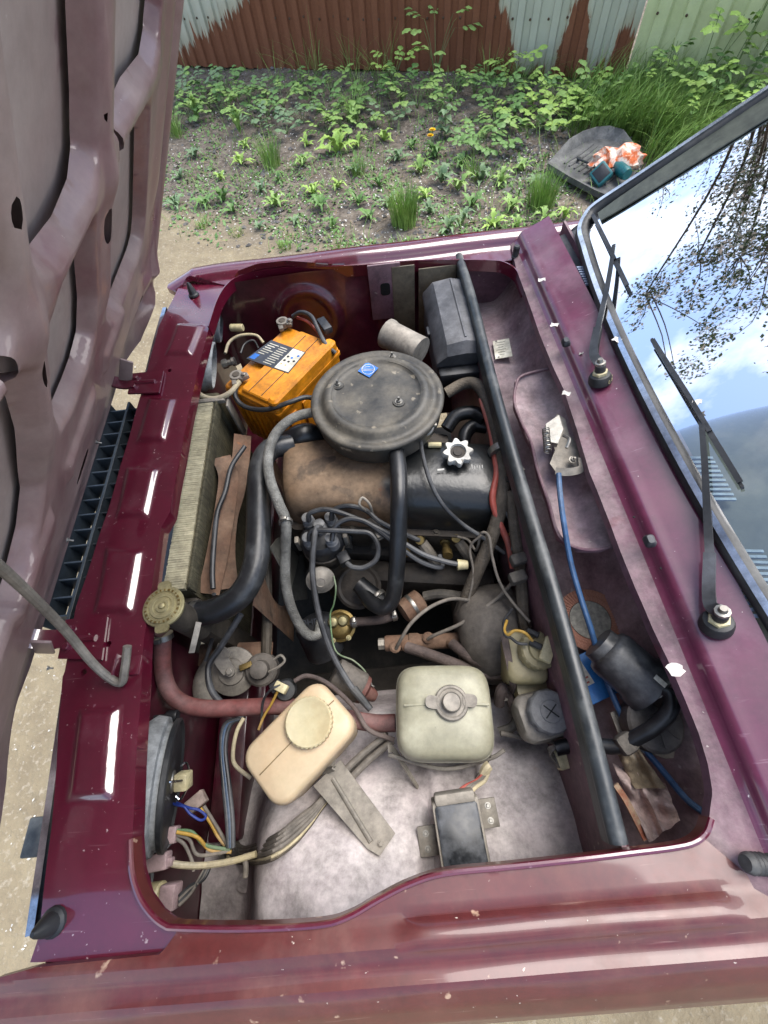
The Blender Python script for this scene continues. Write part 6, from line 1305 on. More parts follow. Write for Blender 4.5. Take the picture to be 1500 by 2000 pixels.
b = B(); b.box(cq + V((.010, -.004, .018)), (.020, .042, .012), Matrix.Rotation(R(-32), 3, 'Z'), bev=.002); b.build('sensor_plug', 'connector_cream', rcap)
for dy in (-.010, .010): B().cyl(cq + V((.004 + .006 * 0 - .003, dy + .010, .020)), cq + V((-.016, dy + .022, .016)), .0055, n=10, bev=.001).build('spade_sleeve', 'rubber_black', rcap)
hose('sensor_lead', [(1040, 1252, .775), (1025, 1236, .785), (1005, 1232, .78), (992, 1240, .77), (985, 1230, .76), (990, 1212, .75)], .0026, 'wire_yellow', 'pale yellow wire looping over the sensor cap', 'wire')
hose('sensor_lead', [(1030, 1258, .775), (1012, 1256, .775), (998, 1246, .77), (986, 1240, .765), (984, 1215, .75), (1000, 1190, .74)], .0026, 'wire_black', 'black wire looping beside the sensor cap', 'wire')
# clutch reservoir
q = P(1062, 1396, .735); kt = thing('clutch_reservoir', 'small reservoir with dusty black screw cap marked by a cross', 'fluid reservoir', (q.x, q.y, .62)); fr = Matrix.Rotation(R(8), 3, 'Z')
b = B(); b.stack([(rrect(.06, .06, .016), -.10), (rrect(.074, .072, .018), -.06), (rrect(.078, .078, .018), -.018), (rrect(.070, .070, .020), -.008)], q, fr); b.build('tank', 'steel_dusty', kt, 60)
cq = P(1074, 1390, .745); rp = [((.0335 + (.0012 if (i // 4) % 2 else 0)) * math.cos(6.283 * i / 96), (.0335 + (.0012 if (i // 4) % 2 else 0)) * math.sin(6.283 * i / 96)) for i in range(96)]
b = B(); b.stack([(rp, -.014), (rp, .000), (circ(.033, 96), .003), (circ(.031, 96), .0055), (circ(.0175, 96), .006), (circ(.0165, 96), .0078), (circ(.001, 96), .0082)], cq, frame((.05, -.03, 1))); kc = b.build('screw_cap', 'cap_dusty', kt)
for a in (.75, -.75): B().strip([cq + V((.014 * math.cos(a), .014 * math.sin(a), .0086)), cq + V((-.014 * math.cos(a), -.014 * math.sin(a), .0086))], .0020, .0012, k=2).build('cap_cross', 'ink', kc)
hose('clutch_hose', [(1020, 1400, .66), (1005, 1380, .66), (995, 1360, .66), (985, 1345, .67), (978, 1352, .67), (975, 1375, .65)], .0105, 'hose_brown', 'brown hose curling from the clutch reservoir', 'hose')
hose('clutch_pipe', [(975, 1430, .64), (1000, 1420, .645), (1015, 1395, .65)], .0085, 'hose_dusty', 'dusty hose between coolant tank and clutch reservoir', 'hose')
hose('clutch_line', [(978, 1432, .655), (1020, 1440, .655), (1085, 1450, .66)], .004, 'wire_grey', 'thin grey line below the clutch reservoir', 'pipe')
b = B(); q = P(985, 1360, .66); b.box(q, (.026, .018, .014), bev=.003); o = b.build('line_clip', 'steel_dusty'); tag(o, 'small metal clip on the brown clutch hose', 'clip')
# wiring plug and duct to wiper motor
q = P(1110, 1478, .70); b = B(); b.box(q, (.044, .030, .026), Matrix.Rotation(R(10), 3, 'Z'), bev=.003); o = b.build('wiring_plug', 'connector_cream'); tag(o, 'cream multi-pin plug hanging on a taped cable at the bulkhead', 'connector')
b = B(); b.box(q + V((-.0205, -.003, .001)), (.006, .022, .018), Matrix.Rotation(R(10), 3, 'Z'), bev=.001); b.build('plug_socket', 'wire_grey', o)
for i in range(4): B().tube([q + V((-.022, -.008 + .005 * i, .003)), q + V((-.032, .006 + .003 * i, .016)), q + V((-.016, .018, .024)), q + V((.01, .022, .018))], .0022, 6).build('plug_wire', 'wire_grey', o)
hose('wiper_cable', [(1085, 1462, .725), (1120, 1455, .73), (1170, 1456, .74), (1205, 1458, .75), (1240, 1442, .765), (1280, 1418, .785), (1308, 1388, .80), (1312, 1362, .80), (1296, 1356, .79), (1288, 1372, .77)], .0115, 'hose_black', 'grey sleeved cable passing under the bulkhead seal to the wiper motor', 'cable', n=12)
b = B(); b.box(P(1222, 1452, .758), (.03, .03, .024), Matrix.Rotation(.4, 3, 'Z'), bev=.008); o = b.build('tape_wrap', 'hose_dusty'); tag(o, 'torn wrap of tape around the sleeved wiper cable', 'tape')

# ---- voltage regulator --------------------------------------------
M('regulator_black', '202428', '181b1e', rough=.35, scale=20, dust=.35, dustcol='6d7075', dscale=30)
q = PG(902, 1640, .058); vt = thing('voltage_regulator', 'black rectangular voltage regulator screwed to the inner wing', 'regulator', (q.x, q.y, .64)); fr = frame((.0, -.10, 1), (1, .05, 0))
b = B(); b.stack([(rrect(.072, .100, .004), -.05), (rrect(.072, .100, .004), -.004), (rrect(.070, .098, .005), -.002)], q, fr); bx = b.build('housing', 'steel_dusty', vt)
b = B(); b.stack([(rrect(.064, .090, .005), -.004), (rrect(.064, .090, .005), .0005), (rrect(.060, .086, .005), .002)], q, fr); b.build('lid_plate', 'regulator_black', vt)
b = B(); b.box(q + fr @ V((0, .052, -.012)), (.062, .016, .030), fr, bev=.004); b.build('plug', 'steel_dusty', vt)
for s_ in (-1, 1):
    b = B(); b.box(q + fr @ V((.048 * s_, .006 + .012 * s_, -.046)), (.034, .040, .004), fr, bev=.0015); fl2 = b.build('mounting_ear', 'steel_dusty', vt)
    for k in (-1, 1): bolt(q + fr @ V((.052 * s_, .006 + .012 * s_ + .010 * k, -.044)), (0, 0, 1), .0032, 'steel', fl2, 'screw')
b = B()
for i in range(6): b.box(q + fr @ V((-.022 + .009 * i, -.0495, -.02)), (.005, .0012, .008), fr, bev=0)
tag(b.build('moulded_text', 'steel_dusty', bx), kind='stuff')
for i, (mt, lb_) in enumerate((('wire_red', 'salmon'), ('wire_grey', 'grey'), ('wire_grey', 'inner grey'), ('wire_white', 'pale'))):
    d = i * 8; hose('regulator_wire', [(885 + d, 1570, .71), (890 + d, 1555, .72), (905 + d, 1538, .72), (930 + d * .7, 1525, .71), (950 + d * .2, 1506, .70)], .0030, mt, lb_ + ' wire curving out of the regulator plug', 'wire', 'regulator wires')
b = B(); b.tube(PP([(944, 1512, .70), (950, 1500, .705), (956, 1495, .705)]), .008, 8); o = b.build('wire_knot', 'wire_white'); tag(o, 'pale knot tying the regulator wires under the coolant tank', 'cable tie')

# ---- headlamp backs and their wiring ------------------------------
hl = P(334, 1527, .715); hc = hl
LAX = V((1, 0, -.36)).normalized()
def bucket(c, r, depth, name, label, open_=True):
    t = thing(name, label, 'headlamp', (c.x - depth, c.y, c.z - r)); n = 40
    B().lathe([(r * .6, -depth), (r * .95, -depth * .8), (r * 1.12, -depth * .45), (r * 1.08, -depth * .2), (r * .98, -.012), (r * .96, 0), (r * .90, .001), (r * .88, -.010), (r * .80, -.03), (r * .5, -.045), (r * .3, -.05)], c, LAX, n).build('housing', 'lamp_plastic', t, 60)
    return t
lt = bucket(hc, .092, .07, 'headlamp_back', 'open dusty rear of the headlamp with bulb holder beside washer reservoir')
b = B(); b.lathe([(.090, -.005), (.096, -.003), (.097, .004), (.093, .006), (.088, .002)], hc, LAX, 40); b.build('rim_gasket', 'rubber_black', lt)
B().lathe([(.06, -.055), (.045, -.035), (.028, -.022), (.026, -.018)], hc, LAX, 24).build('bulb_mount', 'reflector', lt)
B().lathe([(.024, -.025), (.024, -.012), (.019, -.010), (.017, .004), (.013, .006)], hc, LAX, 20).build('bulb_base', 'steel', lt)
b = B(); b.box(hc + V((.018, 0, -.006)), (.022, .026, .026), Matrix.Rotation(.3, 3, 'X'), bev=.003); b.build('bulb_socket', 'connector_cream', lt)
for dy, dz in ((0, .016), (.012, -.010), (-.012, -.008)): B().tube([hc + V((.004, dy * 1.8, dz * 1.8)), hc + V((.012, dy * 2.2, dz * 2.2)), hc + V((.026, dy * .9, dz * .9))], .0018, 6).build('retainer_wire', 'chrome', lt)
hose('blue_lamp_wire', [(330, 1566, .66), (345, 1572, .675), (360, 1576, .68), (372, 1590, .675), (392, 1602, .67), (402, 1594, .67), (388, 1582, .675), (370, 1578, .68), (345, 1568, .67)], .0022, 'wire_blue', 'loose loop of blue wire hanging from the headlamp', 'wire')
b = B(); b.box(P(384, 1566, .66), (.034, .022, .014), Matrix.Rotation(.6, 3, 'Z'), bev=.002); o = b.build('lamp_connector', 'connector_brown'); tag(o, 'loose brownish flat connector near the blue wire', 'connector')
hose('connector_wire', [(392, 1578, .66), (410, 1605, .65), (425, 1632, .64), (440, 1652, .635)], .003, 'wire_yellow', 'tan wire from the loose connector to the harness', 'wire')
hose('connector_wire', [(398, 1574, .66), (418, 1606, .65), (436, 1636, .64), (446, 1655, .635)], .003, 'wire_grey', 'grey wire from the loose connector to the harness', 'wire')
b = B(); q = V((.055, -.33, .72)); aj = P(337, 1398, .70); b.cyl(aj + V((-.06, 0, 0)), aj + V((-.008, 0, 0)), .004, n=8); b.lathe([(.009, -.010), (.010, -.008), (.010, .008), (.009, .010)], aj, (1, 0, 0), 10); o = b.build('beam_adjuster', 'plastic_black'); tag(o, 'black knurled beam adjuster knob above the headlamp', 'knob')
c2 = P(288, 1748, .66); l2 = bucket(c2, .042, .05, 'sidelamp', 'grey sidelamp back with pink and cream plug in the wing corner')
b = B(); b.cyl(c2 + V((-.004, -.006, -.004)), c2 + V((.026, -.004, 0)), .021, n=16, bev=.003); b.build('lamp_plug', 'connector_cream', l2); b = B(); b.box(c2 + V((.038, -.004, 0)), (.026, .034, .028), bev=.003); b.build('plug_shell', 'connector_pink', l2)
b = B(); b.box(P(300, 1685, .68), (.052, .024, .022), Matrix.Rotation(.1, 3, 'Z'), bev=.003); b.box(P(322, 1684, .68), (.028, .012, .012), bev=.002); o = b.build('pink_connector', 'connector_pink'); tag(o, 'dusty pink plug beside the lamp corner with grey lead', 'connector')
b = B(); b.box(P(338, 1630, .67), (.018, .024, .020), bev=.003); o = b.build('side_connector', 'connector_pink'); tag(o, 'small pale pink connector fanning out several wires', 'connector')
b = B(); b.tube([P(300, 1665, .665), P(330, 1632, .67)], .013, 12); b.build('rubber_boot', 'lamp_plastic', o)
HR = [(452, 1655, .65), (475, 1668, .655), (530, 1655, .66), (580, 1620, .66), (612, 1590, .655), (640, 1555, .66), (690, 1505, .66), (755, 1440, .66)]
hb_ = thing('wing_harness', 'dusty bundle of wires lying over the near wheel arch', 'wiring harness', PG(520, 1650)); r5 = random.Random(9)
for i in range(11):
    a = i * .57; w_ = .010 + .006 * r5.random()
    pts = []
    for j, (x, y, z) in enumerate(HR):
        k = (1.0, .8, 1.0, 1.3, 1.0, .7, .5, .5)[j]; p = PG(x, y, .012); pts.append(p + V((.35 * w_ * k * math.cos(a), w_ * k * math.cos(a + .3), .006 + .6 * w_ * k * math.sin(a))))
    B().tube(pts, r5.choice((.0026, .0032, .0038)), 7, 5).build('strand', r5.choice(('wire_grey', 'loom_tape', 'wire_grey', 'wire_white')), hb_)
for a, c in ((458, 1658), (438, 1668)): clampring(PG(a, c, .014), (.8, .5, 0), .016, hb_, 'band', .010)
def ghose(name, pts, r, mat, label, cat, group=None):    # follows the wing unless that would sink it
    q = []
    for a, c, z in pts:
        g = PG(a, c, r + .003); p = P(a, c, z); q.append(p if p.z > g.z else g)
    return hose(name, q, r, mat, label, cat, group, raw=True)
for i, pts in enumerate(([(345, 1622, .675), (375, 1625, .67), (400, 1650, .66), (450, 1660, .65)], [(345, 1630, .675), (370, 1640, .67), (388, 1670, .66), (450, 1662, .65)], [(345, 1638, .675), (362, 1652, .67), (378, 1690, .66), (378, 1702, .66)], [(345, 1625, .68), (385, 1635, .67), (410, 1660, .655), (452, 1664, .65)])):
    ghose('fanned_wire', pts, .0028, ('wire_green', 'wire_grey', 'wire_grey', 'wire_yellow')[i], ('green', 'grey', 'drooping grey', 'tan')[i] + ' wire fanning from the pale pink connector', 'wire', 'fanned lamp wires')
ghose('pink_plug_lead', [(325, 1685, .68), (360, 1690, .67), (400, 1690, .66), (452, 1682, .655), (500, 1668, .655)], .005, 'wire_white', 'thick pale lead joining the pink plug to the harness', 'cable')
for i in range(4): ghose('sidelamp_wire', [(350, 1768 - 6 * i, .66), (372, 1745 - 5 * i, .66), (388 + 3 * i, 1718, .66), (402 + 3 * i, 1692, .655)], .0027, ('wire_grey', 'wire_black', 'wire_grey', 'wire_black')[i], ('lowest grey', 'lower dark', 'upper grey', 'top dark')[i] + ' wire from the sidelamp plug', 'wire', 'sidelamp wires')
for i in range(3): ghose('arch_wire', [(447 + 4 * i, 1655, .655), (444 + 5 * i, 1600, .66), (437 + 5 * i, 1530, .66), (432 + 4 * i, 1460, .665), (440 + 5 * i, 1415, .67), (475, 1402, .675)], .0042, ('wire_black', 'cable_dull', 'wire_black')[i], ('outer black', 'middle bluish', 'inner black')[i] + ' wire rising along the arch past the reservoir', 'cable', 'arch wires')
ghose('reservoir_loop_wire', [(476, 1402, .68), (462, 1430, .68), (455, 1470, .67), (460, 1495, .66), (490, 1520, .65)], .0036, 'wire_white', 'pale wire loop ducking under the washer reservoir', 'wire')
ghose('earth_strap', [(476, 1668, .65), (480, 1690, .65), (479, 1712, .645)], .0045, 'wire_grey', 'short earth wire screwed to the wheel arch', 'wire'); b = B(); b.lathe([(.017, -.004), (.017, .004), (.006, .006)], PG(479, 1722, .002), (0, -.2, 1), 16); o = b.build('earth_pad', 'wing_dusty'); tag(o, 'round dusty earth pad on the wheel arch', 'earth pad')
for pts, lb_ in (([(640, 1540, .655), (700, 1480, .66), (755, 1435, .66)], 'left'), ([(655, 1552, .655), (715, 1490, .66), (768, 1446, .66)], 'right')): ghose('arch_tube', pts, .006, 'wire_grey', ('inner' if lb_ == 'left' else 'outer') + ' grey conduit passing below the coolant tank', 'cable')
# far lamps behind the battery
f1 = P(418, 715, .77); bucket(f1, .062, .08, 'headlamp_back', 'dusty grey headlamp back next to the battery corner'); f2 = P(432, 635, .76); bucket(f2, .05, .07, 'headlamp_back', 'darker headlamp back in the far front corner of the bay')
o = B().lathe([(.012, 0), (.012, .012), (.008, .014), (.008, .024), (.011, .026), (.011, .034)], P(435, 712, .78), (1, .1, .1), 8).build('lamp_stud', 'steel'); tag(o, 'bright threaded lamp stud close to the battery', 'stud')
o = B().cyl(P(450, 640, .77), P(475, 640, .77), .010, n=12, bev=.002).build('lamp_plug', 'connector_cream'); tag(o, 'cream lamp plug in the far corner of the bay', 'connector')
hose('lamp_loop_wire', [(440, 690, .76), (448, 668, .76), (470, 655, .765), (500, 655, .76), (515, 670, .75)], .004, 'wire_white', 'pale wire arching behind the battery terminal', 'wire')
hose('lamp_loop_wire', [(470, 690, .75), (478, 672, .755), (495, 665, .755), (505, 680, .74)], .003, 'wire_black', 'thin dark wire loop at the battery corner', 'wire')

# ---- latch, release cable and what lies in the trough --------------
lt2 = thing('hood_latch', 'metal hood latch with coil spring on the cowl bridge', 'latch', P(1085, 870, .80))
b = B(); pl = PP([(1072, 842, .835), (1088, 808, .84), (1104, 818, .84), (1112, 850, .84), (1128, 866, .838), (1137, 885, .838), (1134, 915, .835), (1088, 925, .832), (1074, 905, .835), (1084, 880, .836)]); b.loft([[p - V((0, 0, .003)) for p in pl], pl]); b.build('base_plate', 'steel_dusty', lt2)
b = B(); pl = PP([(1066, 828, .856), (1092, 810, .860), (1100, 838, .860), (1090, 866, .858), (1068, 862, .856)]); b.loft([[p - V((0, 0, .012)) for p in pl], pl]); b.build('hook', 'steel', lt2)
b = B(); b.strip(PP([(1085, 920, .848), (1110, 922, .85), (1135, 915, .852), (1136, 895, .855)]), .014, .003, up=(0, -.6, .8)); b.build('cable_bracket', 'steel_dusty', lt2)
s0, s1 = P(1066, 838, .862), P(1070, 882, .858); ax = (s1 - s0); fr = frame(ax); n_ = 120
B().tube([s0 + ax * (i / n_) + fr @ V((.0065 * math.cos(i * .62), .0065 * math.sin(i * .62), 0)) for i in range(n_ + 1)], .0011, 5, raw=True).build('spring', 'steel', lt2)
bolt(P(1118, 898, .848), (.2, -.2, 1), .005, 'steel', lt2, 'latch_nut', stud=.004)
b = B(); b.tube(PP([(1100, 850, .87), (1112, 858, .872), (1106, 875, .868)]), .003, 6); b.build('lever', 'steel', lt2)
hose('hood_release_cable', [(1091, 925, .848), (1094, 965, .842), (1101, 1020, .828), (1115, 1100, .80), (1135, 1170, .785), (1153, 1225, .775), (1175, 1300, .745), (1205, 1378, .725), (1240, 1440, .715), (1290, 1500, .715), (1340, 1560, .715), (1376, 1588, .715)], .0050, 'cable_blue', 'blue hood release cable running through the scuttle trough', 'cable')
# flap disc
dq = P(1150, 1213, .685); dt = thing('flap_disc', 'brown abrasive flap disc lying in the scuttle trough', 'grinding disc', dq); dfr = frame((-.06, .03, 1)); RD = .060
B().lathe([(.012, .006), (.036, .006), (.038, .008), (RD, .006), (RD, .002), (.02, .0)], dq, (-.06, .03, 1), 48).build('backing', 'disc_dark', dt)
fm = None
for i in range(56):
    a = i * 6.283 / 56; fr = dfr @ Matrix.Rotation(a, 3, 'Z'); 
    if fm is None:
        fb_ = B(); fb_.add([(.0375, -.0024, 0), (RD, -.0040, 0), (RD, .0034, .0022), (.0375, .0020, .0022), (.0375, -.0024, -.002), (RD, -.0040, -.002), (RD, .0034, .0002), (.0375, .002, .0002)], [(0, 1, 2, 3), (7, 6, 5, 4), (1, 5, 6, 2), (0, 4, 5, 1), (2, 6, 7, 3)]); fm = mesh_of('flap', fb_.v, fb_.f, 'disc_grit', 0)
    o = link('flap', fm, dt); o.matrix_local = Matrix.Translation(dfr @ V((0, 0, .009))) @ fr.to_4x4()
M('ring_print', '8f8c82', '5f5e58', rough=.7, scale=110, var=.35, grime=.2)
B().lathe([(.026, .0092), (.0365, .0092), (.0365, .0098), (.026, .0098)], dq, (-.06, .03, 1), 40).build('printed_ring', 'ring_print', dt)
B().lathe([(.0105, .0055), (.0105, .0075), (.001, .0075)], dq, (-.06, .03, 1), 24).build('arbor_hole', 'black_hole', dt)
text('disc_print', 'Yehr', .010, dq + dfr @ V((-.001, .020, .0070)), dfr @ Matrix.Rotation(-.1, 3, 'Z'), 'ring_print', dt); text('disc_print', 'Yehr', .010, dq + dfr @ V((.001, -.020, .0070)), dfr @ Matrix.Rotation(math.pi - .1, 3, 'Z'), 'ring_print', dt)
q = P(1162, 1318, .688); b = B(); fr = frame((-.05, 0, 1), (1, .32, 0)); b.box(q, (.085, .080, .014), fr, bev=.0015); o = b.build('blue_box', 'box_blue'); tag(o, 'small blue carton with white printed sticker under the wiper motor', 'carton')
b = B(); b.box(q + fr @ V((-.024, .012, .0073)), (.026, .046, .0006), fr, bev=0); lb2 = b.build('box_sticker', 'label_white', o)
b = B()
for i in range(5): b.box(q + fr @ V((-.026 + .003 * (i % 2), .026 - .008 * i, .0079)), (.016, .003, .0004), fr, bev=0)
tag(b.build('sticker_print', 'wire_red', lb2), kind='stuff')
# wiper motor
M('motor_black', '2c2e31', '232527', rough=.34, scale=14, dust=.4, dustcol='7d7d7c', dscale=14)
M('motor_grey', '4a4743', '393632', rough=.6, scale=14, dust=.55, dustcol='86807a', dscale=16, bump=.2)
a_, c_ = P(1172, 1258, .765), P(1272, 1345, .755); wt2 = thing('wiper_motor', 'black cylindrical wiper motor with gearbox in the scuttle trough', 'wiper motor', (c_.x, c_.y, .68)); L3 = (c_ - a_).length
B().lathe([(.020, -.006), (.030, -.004), (.031, .010), (.039, .014), (.0415, .022), (.0415, L3 * .72), (.0455, L3 * .78), (.046, L3 - .008), (.0475, L3 - .006), (.0475, L3), (.030, L3 + .002)], a_, c_ - a_, 36).build('motor_can', 'motor_black', wt2, 50)
fr = frame(c_ - a_); bolt(a_ + fr @ V((-.012, .040, L3)), c_ - a_, .005, 'steel', wt2, 'can_screw')
up3 = (CAM - c_).normalized(); q = P(1228, 1340, .795); pt = a_.lerp(c_, .8); side = (q - pt).normalized(); o3 = a_.lerp(c_, .80) + V((.006, -.010, .0468)); b = B(); b.box(o3, (.020, .008, .0015), frame((0, -.2, 1), c_ - a_), bev=.001); b.build('rating_plate', 'label_white', wt2)
gq = P(1280, 1412, .745); B().lathe([(.040, -.04), (.044, -.02), (.044, .0), (.040, .004), (.036, .0045), (.014, .0055), (.012, .003)], gq, (.05, -.1, 1), 32).build('gearbox', 'motor_grey', wt2)
for i in range(8): B().strip([gq + V((.014 * math.cos(i * .785), .014 * math.sin(i * .785), .0062)), gq + V((.036 * math.cos(i * .785), .036 * math.sin(i * .785), .0052))], .002, .002, k=2).build('gearbox_rib', 'motor_grey', wt2)
b = B(); b.loft([[c_ + V((-.01, -.01, -.045)), c_ + V((.03, -.0, -.045)), gq + V((.04, .02, -.03)), gq + V((-.035, .03, -.03))], [c_ + V((-.03, -.01, .035)), c_ + V((.035, -.005, .03)), gq + V((.042, .018, -.002)), gq + V((-.035, .03, -.002))]]); b.build('neck', 'motor_grey', wt2)
pl = PP([(1192, 1392, .712), (1240, 1372, .712), (1375, 1450, .70), (1378, 1475, .70), (1300, 1482, .70), (1215, 1452, .712)]); b = B(); b.loft([[p - V((0, 0, .004)) for p in pl], pl]); mp_ = b.build('mounting_plate', 'steel_dusty', wt2)
for a, c, z in ((1214, 1398, .714), (1324, 1440, .715), (1258, 1460, .715), (1235, 1385, .735)): bolt(P(a, c, z), (0, 0, 1), .0062, 'steel', mp_, 'screw')
hose('drain_tube', [(1232, 1105, .74), (1215, 1120, .72), (1206, 1140, .70), (1215, 1152, .69), (1232, 1145, .69), (1240, 1120, .70)], .0055, 'wire_white', 'pale loop of drain tube tucked under the cowl', 'hose')
hose('trough_conduit', [(1275, 1240, .68), (1265, 1275, .68), (1250, 1290, .675)], .006, 'hose_dusty', 'short dusty conduit behind the wiper motor', 'hose')
# rag in the trough
def cloth(name, quad, nu, nv, zf, mat, label, cat='rag'):
    vs = []
    for i in range(nu + 1):
        for j in range(nv + 1):
            u, v_ = i / nu, j / nv; a = quad[0][0] * (1 - u) * (1 - v_) + quad[1][0] * u * (1 - v_) + quad[2][0] * u * v_ + quad[3][0] * (1 - u) * v_; c = quad[0][1] * (1 - u) * (1 - v_) + quad[1][1] * u * (1 - v_) + quad[2][1] * u * v_ + quad[3][1] * (1 - u) * v_
            k = 5 * blob_noise((u * 3, v_ * 3, 0), 1.3, len(name)); vs.append(P(a + k, c + k * .7, zf(u, v_)))
    n = len(vs); f = [(i * (nv + 1) + j, (i + 1) * (nv + 1) + j, (i + 1) * (nv + 1) + j + 1, i * (nv + 1) + j + 1) for i in range(nu) for j in range(nv)]
    lo = [v - V((0, 0, .002)) for v in vs]; f2 = [tuple(x + n for x in reversed(q)) for q in f]
    return vs + lo, f + f2
zr = lambda u, v_: .705 + .010 * math.sin(u * 7 + v_ * 3) + .012 * math.sin(v_ * 9 - u * 4) + .006 * blob_noise((u, v_, 0), 5, 3) + .02 * math.exp(-((u - .45) / .08) ** 2)
vs, fs = cloth('rag', [(1196, 1490), (1300, 1530), (1328, 1602), (1268, 1646)], 26, 20, zr, 'cloth_pink', ''); o = put('rag', vs, fs, 'cloth_pink', None, 60); tag(o, 'grimy pinkish rag lying below the blue cable in the trough', 'rag')
vs, fs = cloth('rag_fold', [(1205, 1470), (1248, 1462), (1300, 1538), (1240, 1540)], 20, 16, lambda u, v_: .722 + .010 * math.sin(u * 8 + v_) + .012 * math.sin(v_ * 7) , 'cloth_dirty', ''); put('rag_fold', vs, fs, 'cloth_dirty', o, 60)
B().strip(PP([(1202, 1532, .724), (1222, 1562, .718), (1242, 1600, .716), (1262, 1640, .712)]), .009, .003, up=(0, 0, 1)).build('rag_border', 'cloth_orange', o)

# ---- petals on the paint ------------------------------------------
PT = ((1058, 546, .912, 'flat white petal on the cowl below the far wiper'), (1083, 634, .905, 'white petal resting above the dusty cowl edge'), (1106, 768, .885, 'ragged white petal on the dusty cowl lip by the latch'), (1206, 663, None, 'curled white petal lying on the windscreen rubber'), (1320, 1307, .885, 'largest white petal stuck at the cowl edge beside the wiper motor'), (1237, 1198, .69, 'white petal on the dark trough floor by the flap disc'), (1361, 785, None, 'white petal caught on the long wiper blade'), (1135, 690, .907, 'tiny white fleck near the washer nozzle'))
for i, (a, c, z, lb_) in enumerate(PT):
    q = P(a, c, z + .003) if z else WS(a, c, .022); s = .0085 if i != 4 else .012
    if i == 7: s = .004
    vs = [q + V((s * (1 + .25 * blob_noise((k, i, 0), 1.7)) * math.cos(k * .785), s * .8 * (1 + .3 * blob_noise((k, i, 3), 1.7)) * math.sin(k * .785), .0016 * math.sin(k * 1.9))) for k in range(8)]
    npt = 14; rr_ = [s * (1 + .42 * blob_noise((k * .9, i * 3.1, 0), 1.0, i) + .12 * math.sin(k * 2.7 + i)) for k in range(npt)]
    vs = [q + V((rr_[k] * math.cos(k * 6.283 / npt), rr_[k] * .72 * math.sin(k * 6.283 / npt), .0022 * math.sin(k * 1.3 + i))) for k in range(npt)] + [q + V((0, 0, -.0010))]
    vs2 = [v - V((0, 0, .0005)) for v in vs]; o = put('petal', vs + vs2, [(k, (k + 1) % npt, npt) for k in range(npt)] + [((k + 1) % npt + npt + 1, k + npt + 1, 2 * npt + 1) for k in range(npt)], 'petal_white', None, 60); tag(o, lb_, 'petal', 'blossom petals on the car')

# ---- floor mat with tools on the grass ------------------------------
M('mat_rubber', '4a4b4d', '3b3c3e', rough=.55, scale=16, dust=.5, dustcol='83827d', bump=.1)
M('teal', '1f6d72', '185a5e', rough=.4, scale=20)
mq = [(1068, 326), (1084, 308), (1108, 290), (1134, 275), (1160, 267), (1186, 265), (1212, 273), (1240, 293), (1252, 312), (1246, 335), (1226, 362), (1206, 387), (1190, 392), (1158, 378), (1110, 352)]
base = [P(a, c, .05) for a, c in mq]; cen = sum(base, V((0, 0, 0))) / len(base); fm_ = thing('floor_mat', 'black ribbed rubber car floor mat dropped on the grass', 'floor mat', (cen.x, cen.y, .02))
inn = [cen + (p - cen) * .84 for p in base]
b = B(); lo = [p + V((0, 0, -.01)) for p in base]; hi = [p + V((0, 0, .022 + (.035 if 2 <= i <= 6 else 0))) for i, p in enumerate(base)]; hi2 = [cen + (p - cen) * .975 for p in hi]; i1 = [p + V((0, 0, .006)) for p in inn]
b.loft([lo, hi, hi2, i1], True, True); b.build('tray', 'mat_rubber', fm_)
def mp(u, v_): return (inn[0].lerp(inn[12], u)).lerp(inn[4].lerp(inn[8], u), v_) + V((0, 0, .008))
for i in range(9): B().tube([mp(.08 + .1 * i, .12), mp(.08 + .1 * i + .02, .5), mp(.08 + .1 * i, .86)], .007, 6, 3).build('mat_rib', 'mat_rubber', fm_)
dq = P(1190, 342, .10); dr = thing('cordless_drill', 'teal and black cordless drill lying on the rubber mat', 'drill', (dq.x, dq.y, .06))
h0, h1 = P(1175, 340, .10), P(1205, 332, .11)
b = B(); d = (P(1190, 312, .12) - P(1222, 336, .12)); b.lathe([(.030, -.02), (.035, 0), (.035, .075), (.030, .085), (.028, .12), (.022, .135), (.020, .17), (.012, .18)], P(1222, 338, .115), d, 18); b.build('motor_body', 'teal', dr)
b = B(); b.lathe([(.027, .12), (.027, .15), (.018, .19), (.008, .195)], P(1222, 338, .117), d, 16); b.build('chuck', 'plastic_black', dr)
b = B(); b.tube([P(1213, 330, .11), P(1196, 336, .10), P(1184, 342, .09)], .019, 10); b.build('grip', 'plastic_black', dr)
e = (P(1158, 330, .10) - P(1182, 352, .10)).normalized(); fr = frame(V((-.4, -.55, .6)), e); b = B(); q = P(1174, 341, .105); b.box(q, (.105, .10, .05), fr, bev=.01); b.build('battery_pack', 'teal', dr); b = B(); b.box(q + fr @ V((0, 0, .024)), (.08, .075, .008), fr, bev=.004); b.build('battery_foot', 'plastic_black', dr)
vs = []; n1, n2 = 14, 10; q = P(1208, 312, .12)
for i in range(n1):
    for j in range(n2):
        a = i / (n1 - 1) * math.pi; c = j / n2 * 6.283; k = 1 + .45 * blob_noise((math.cos(a) * 2, math.sin(a) * math.cos(c) * 2, math.sin(a) * math.sin(c) * 2), 1.5, 4) + .2 * blob_noise((i, j, 0), .9, 2); vs.append(q + V((.15 * k * math.cos(a), .09 * k * math.sin(a) * math.cos(c), .075 * k * math.sin(a) * math.sin(c))))
M('rag_mix', 'cf6a3c', 'e0cfc0', rough=.95, scale=14, bump=.6, bscale=60, var=.12)
o = put('orange_rag', vs, [(i * n2 + j, i * n2 + (j + 1) % n2, (i + 1) * n2 + (j + 1) % n2, (i + 1) * n2 + j) for i in range(n1 - 1) for j in range(n2)], 'rag_mix', None, 25); tag(o, 'crumpled orange and white rag next to the drill', 'rag')
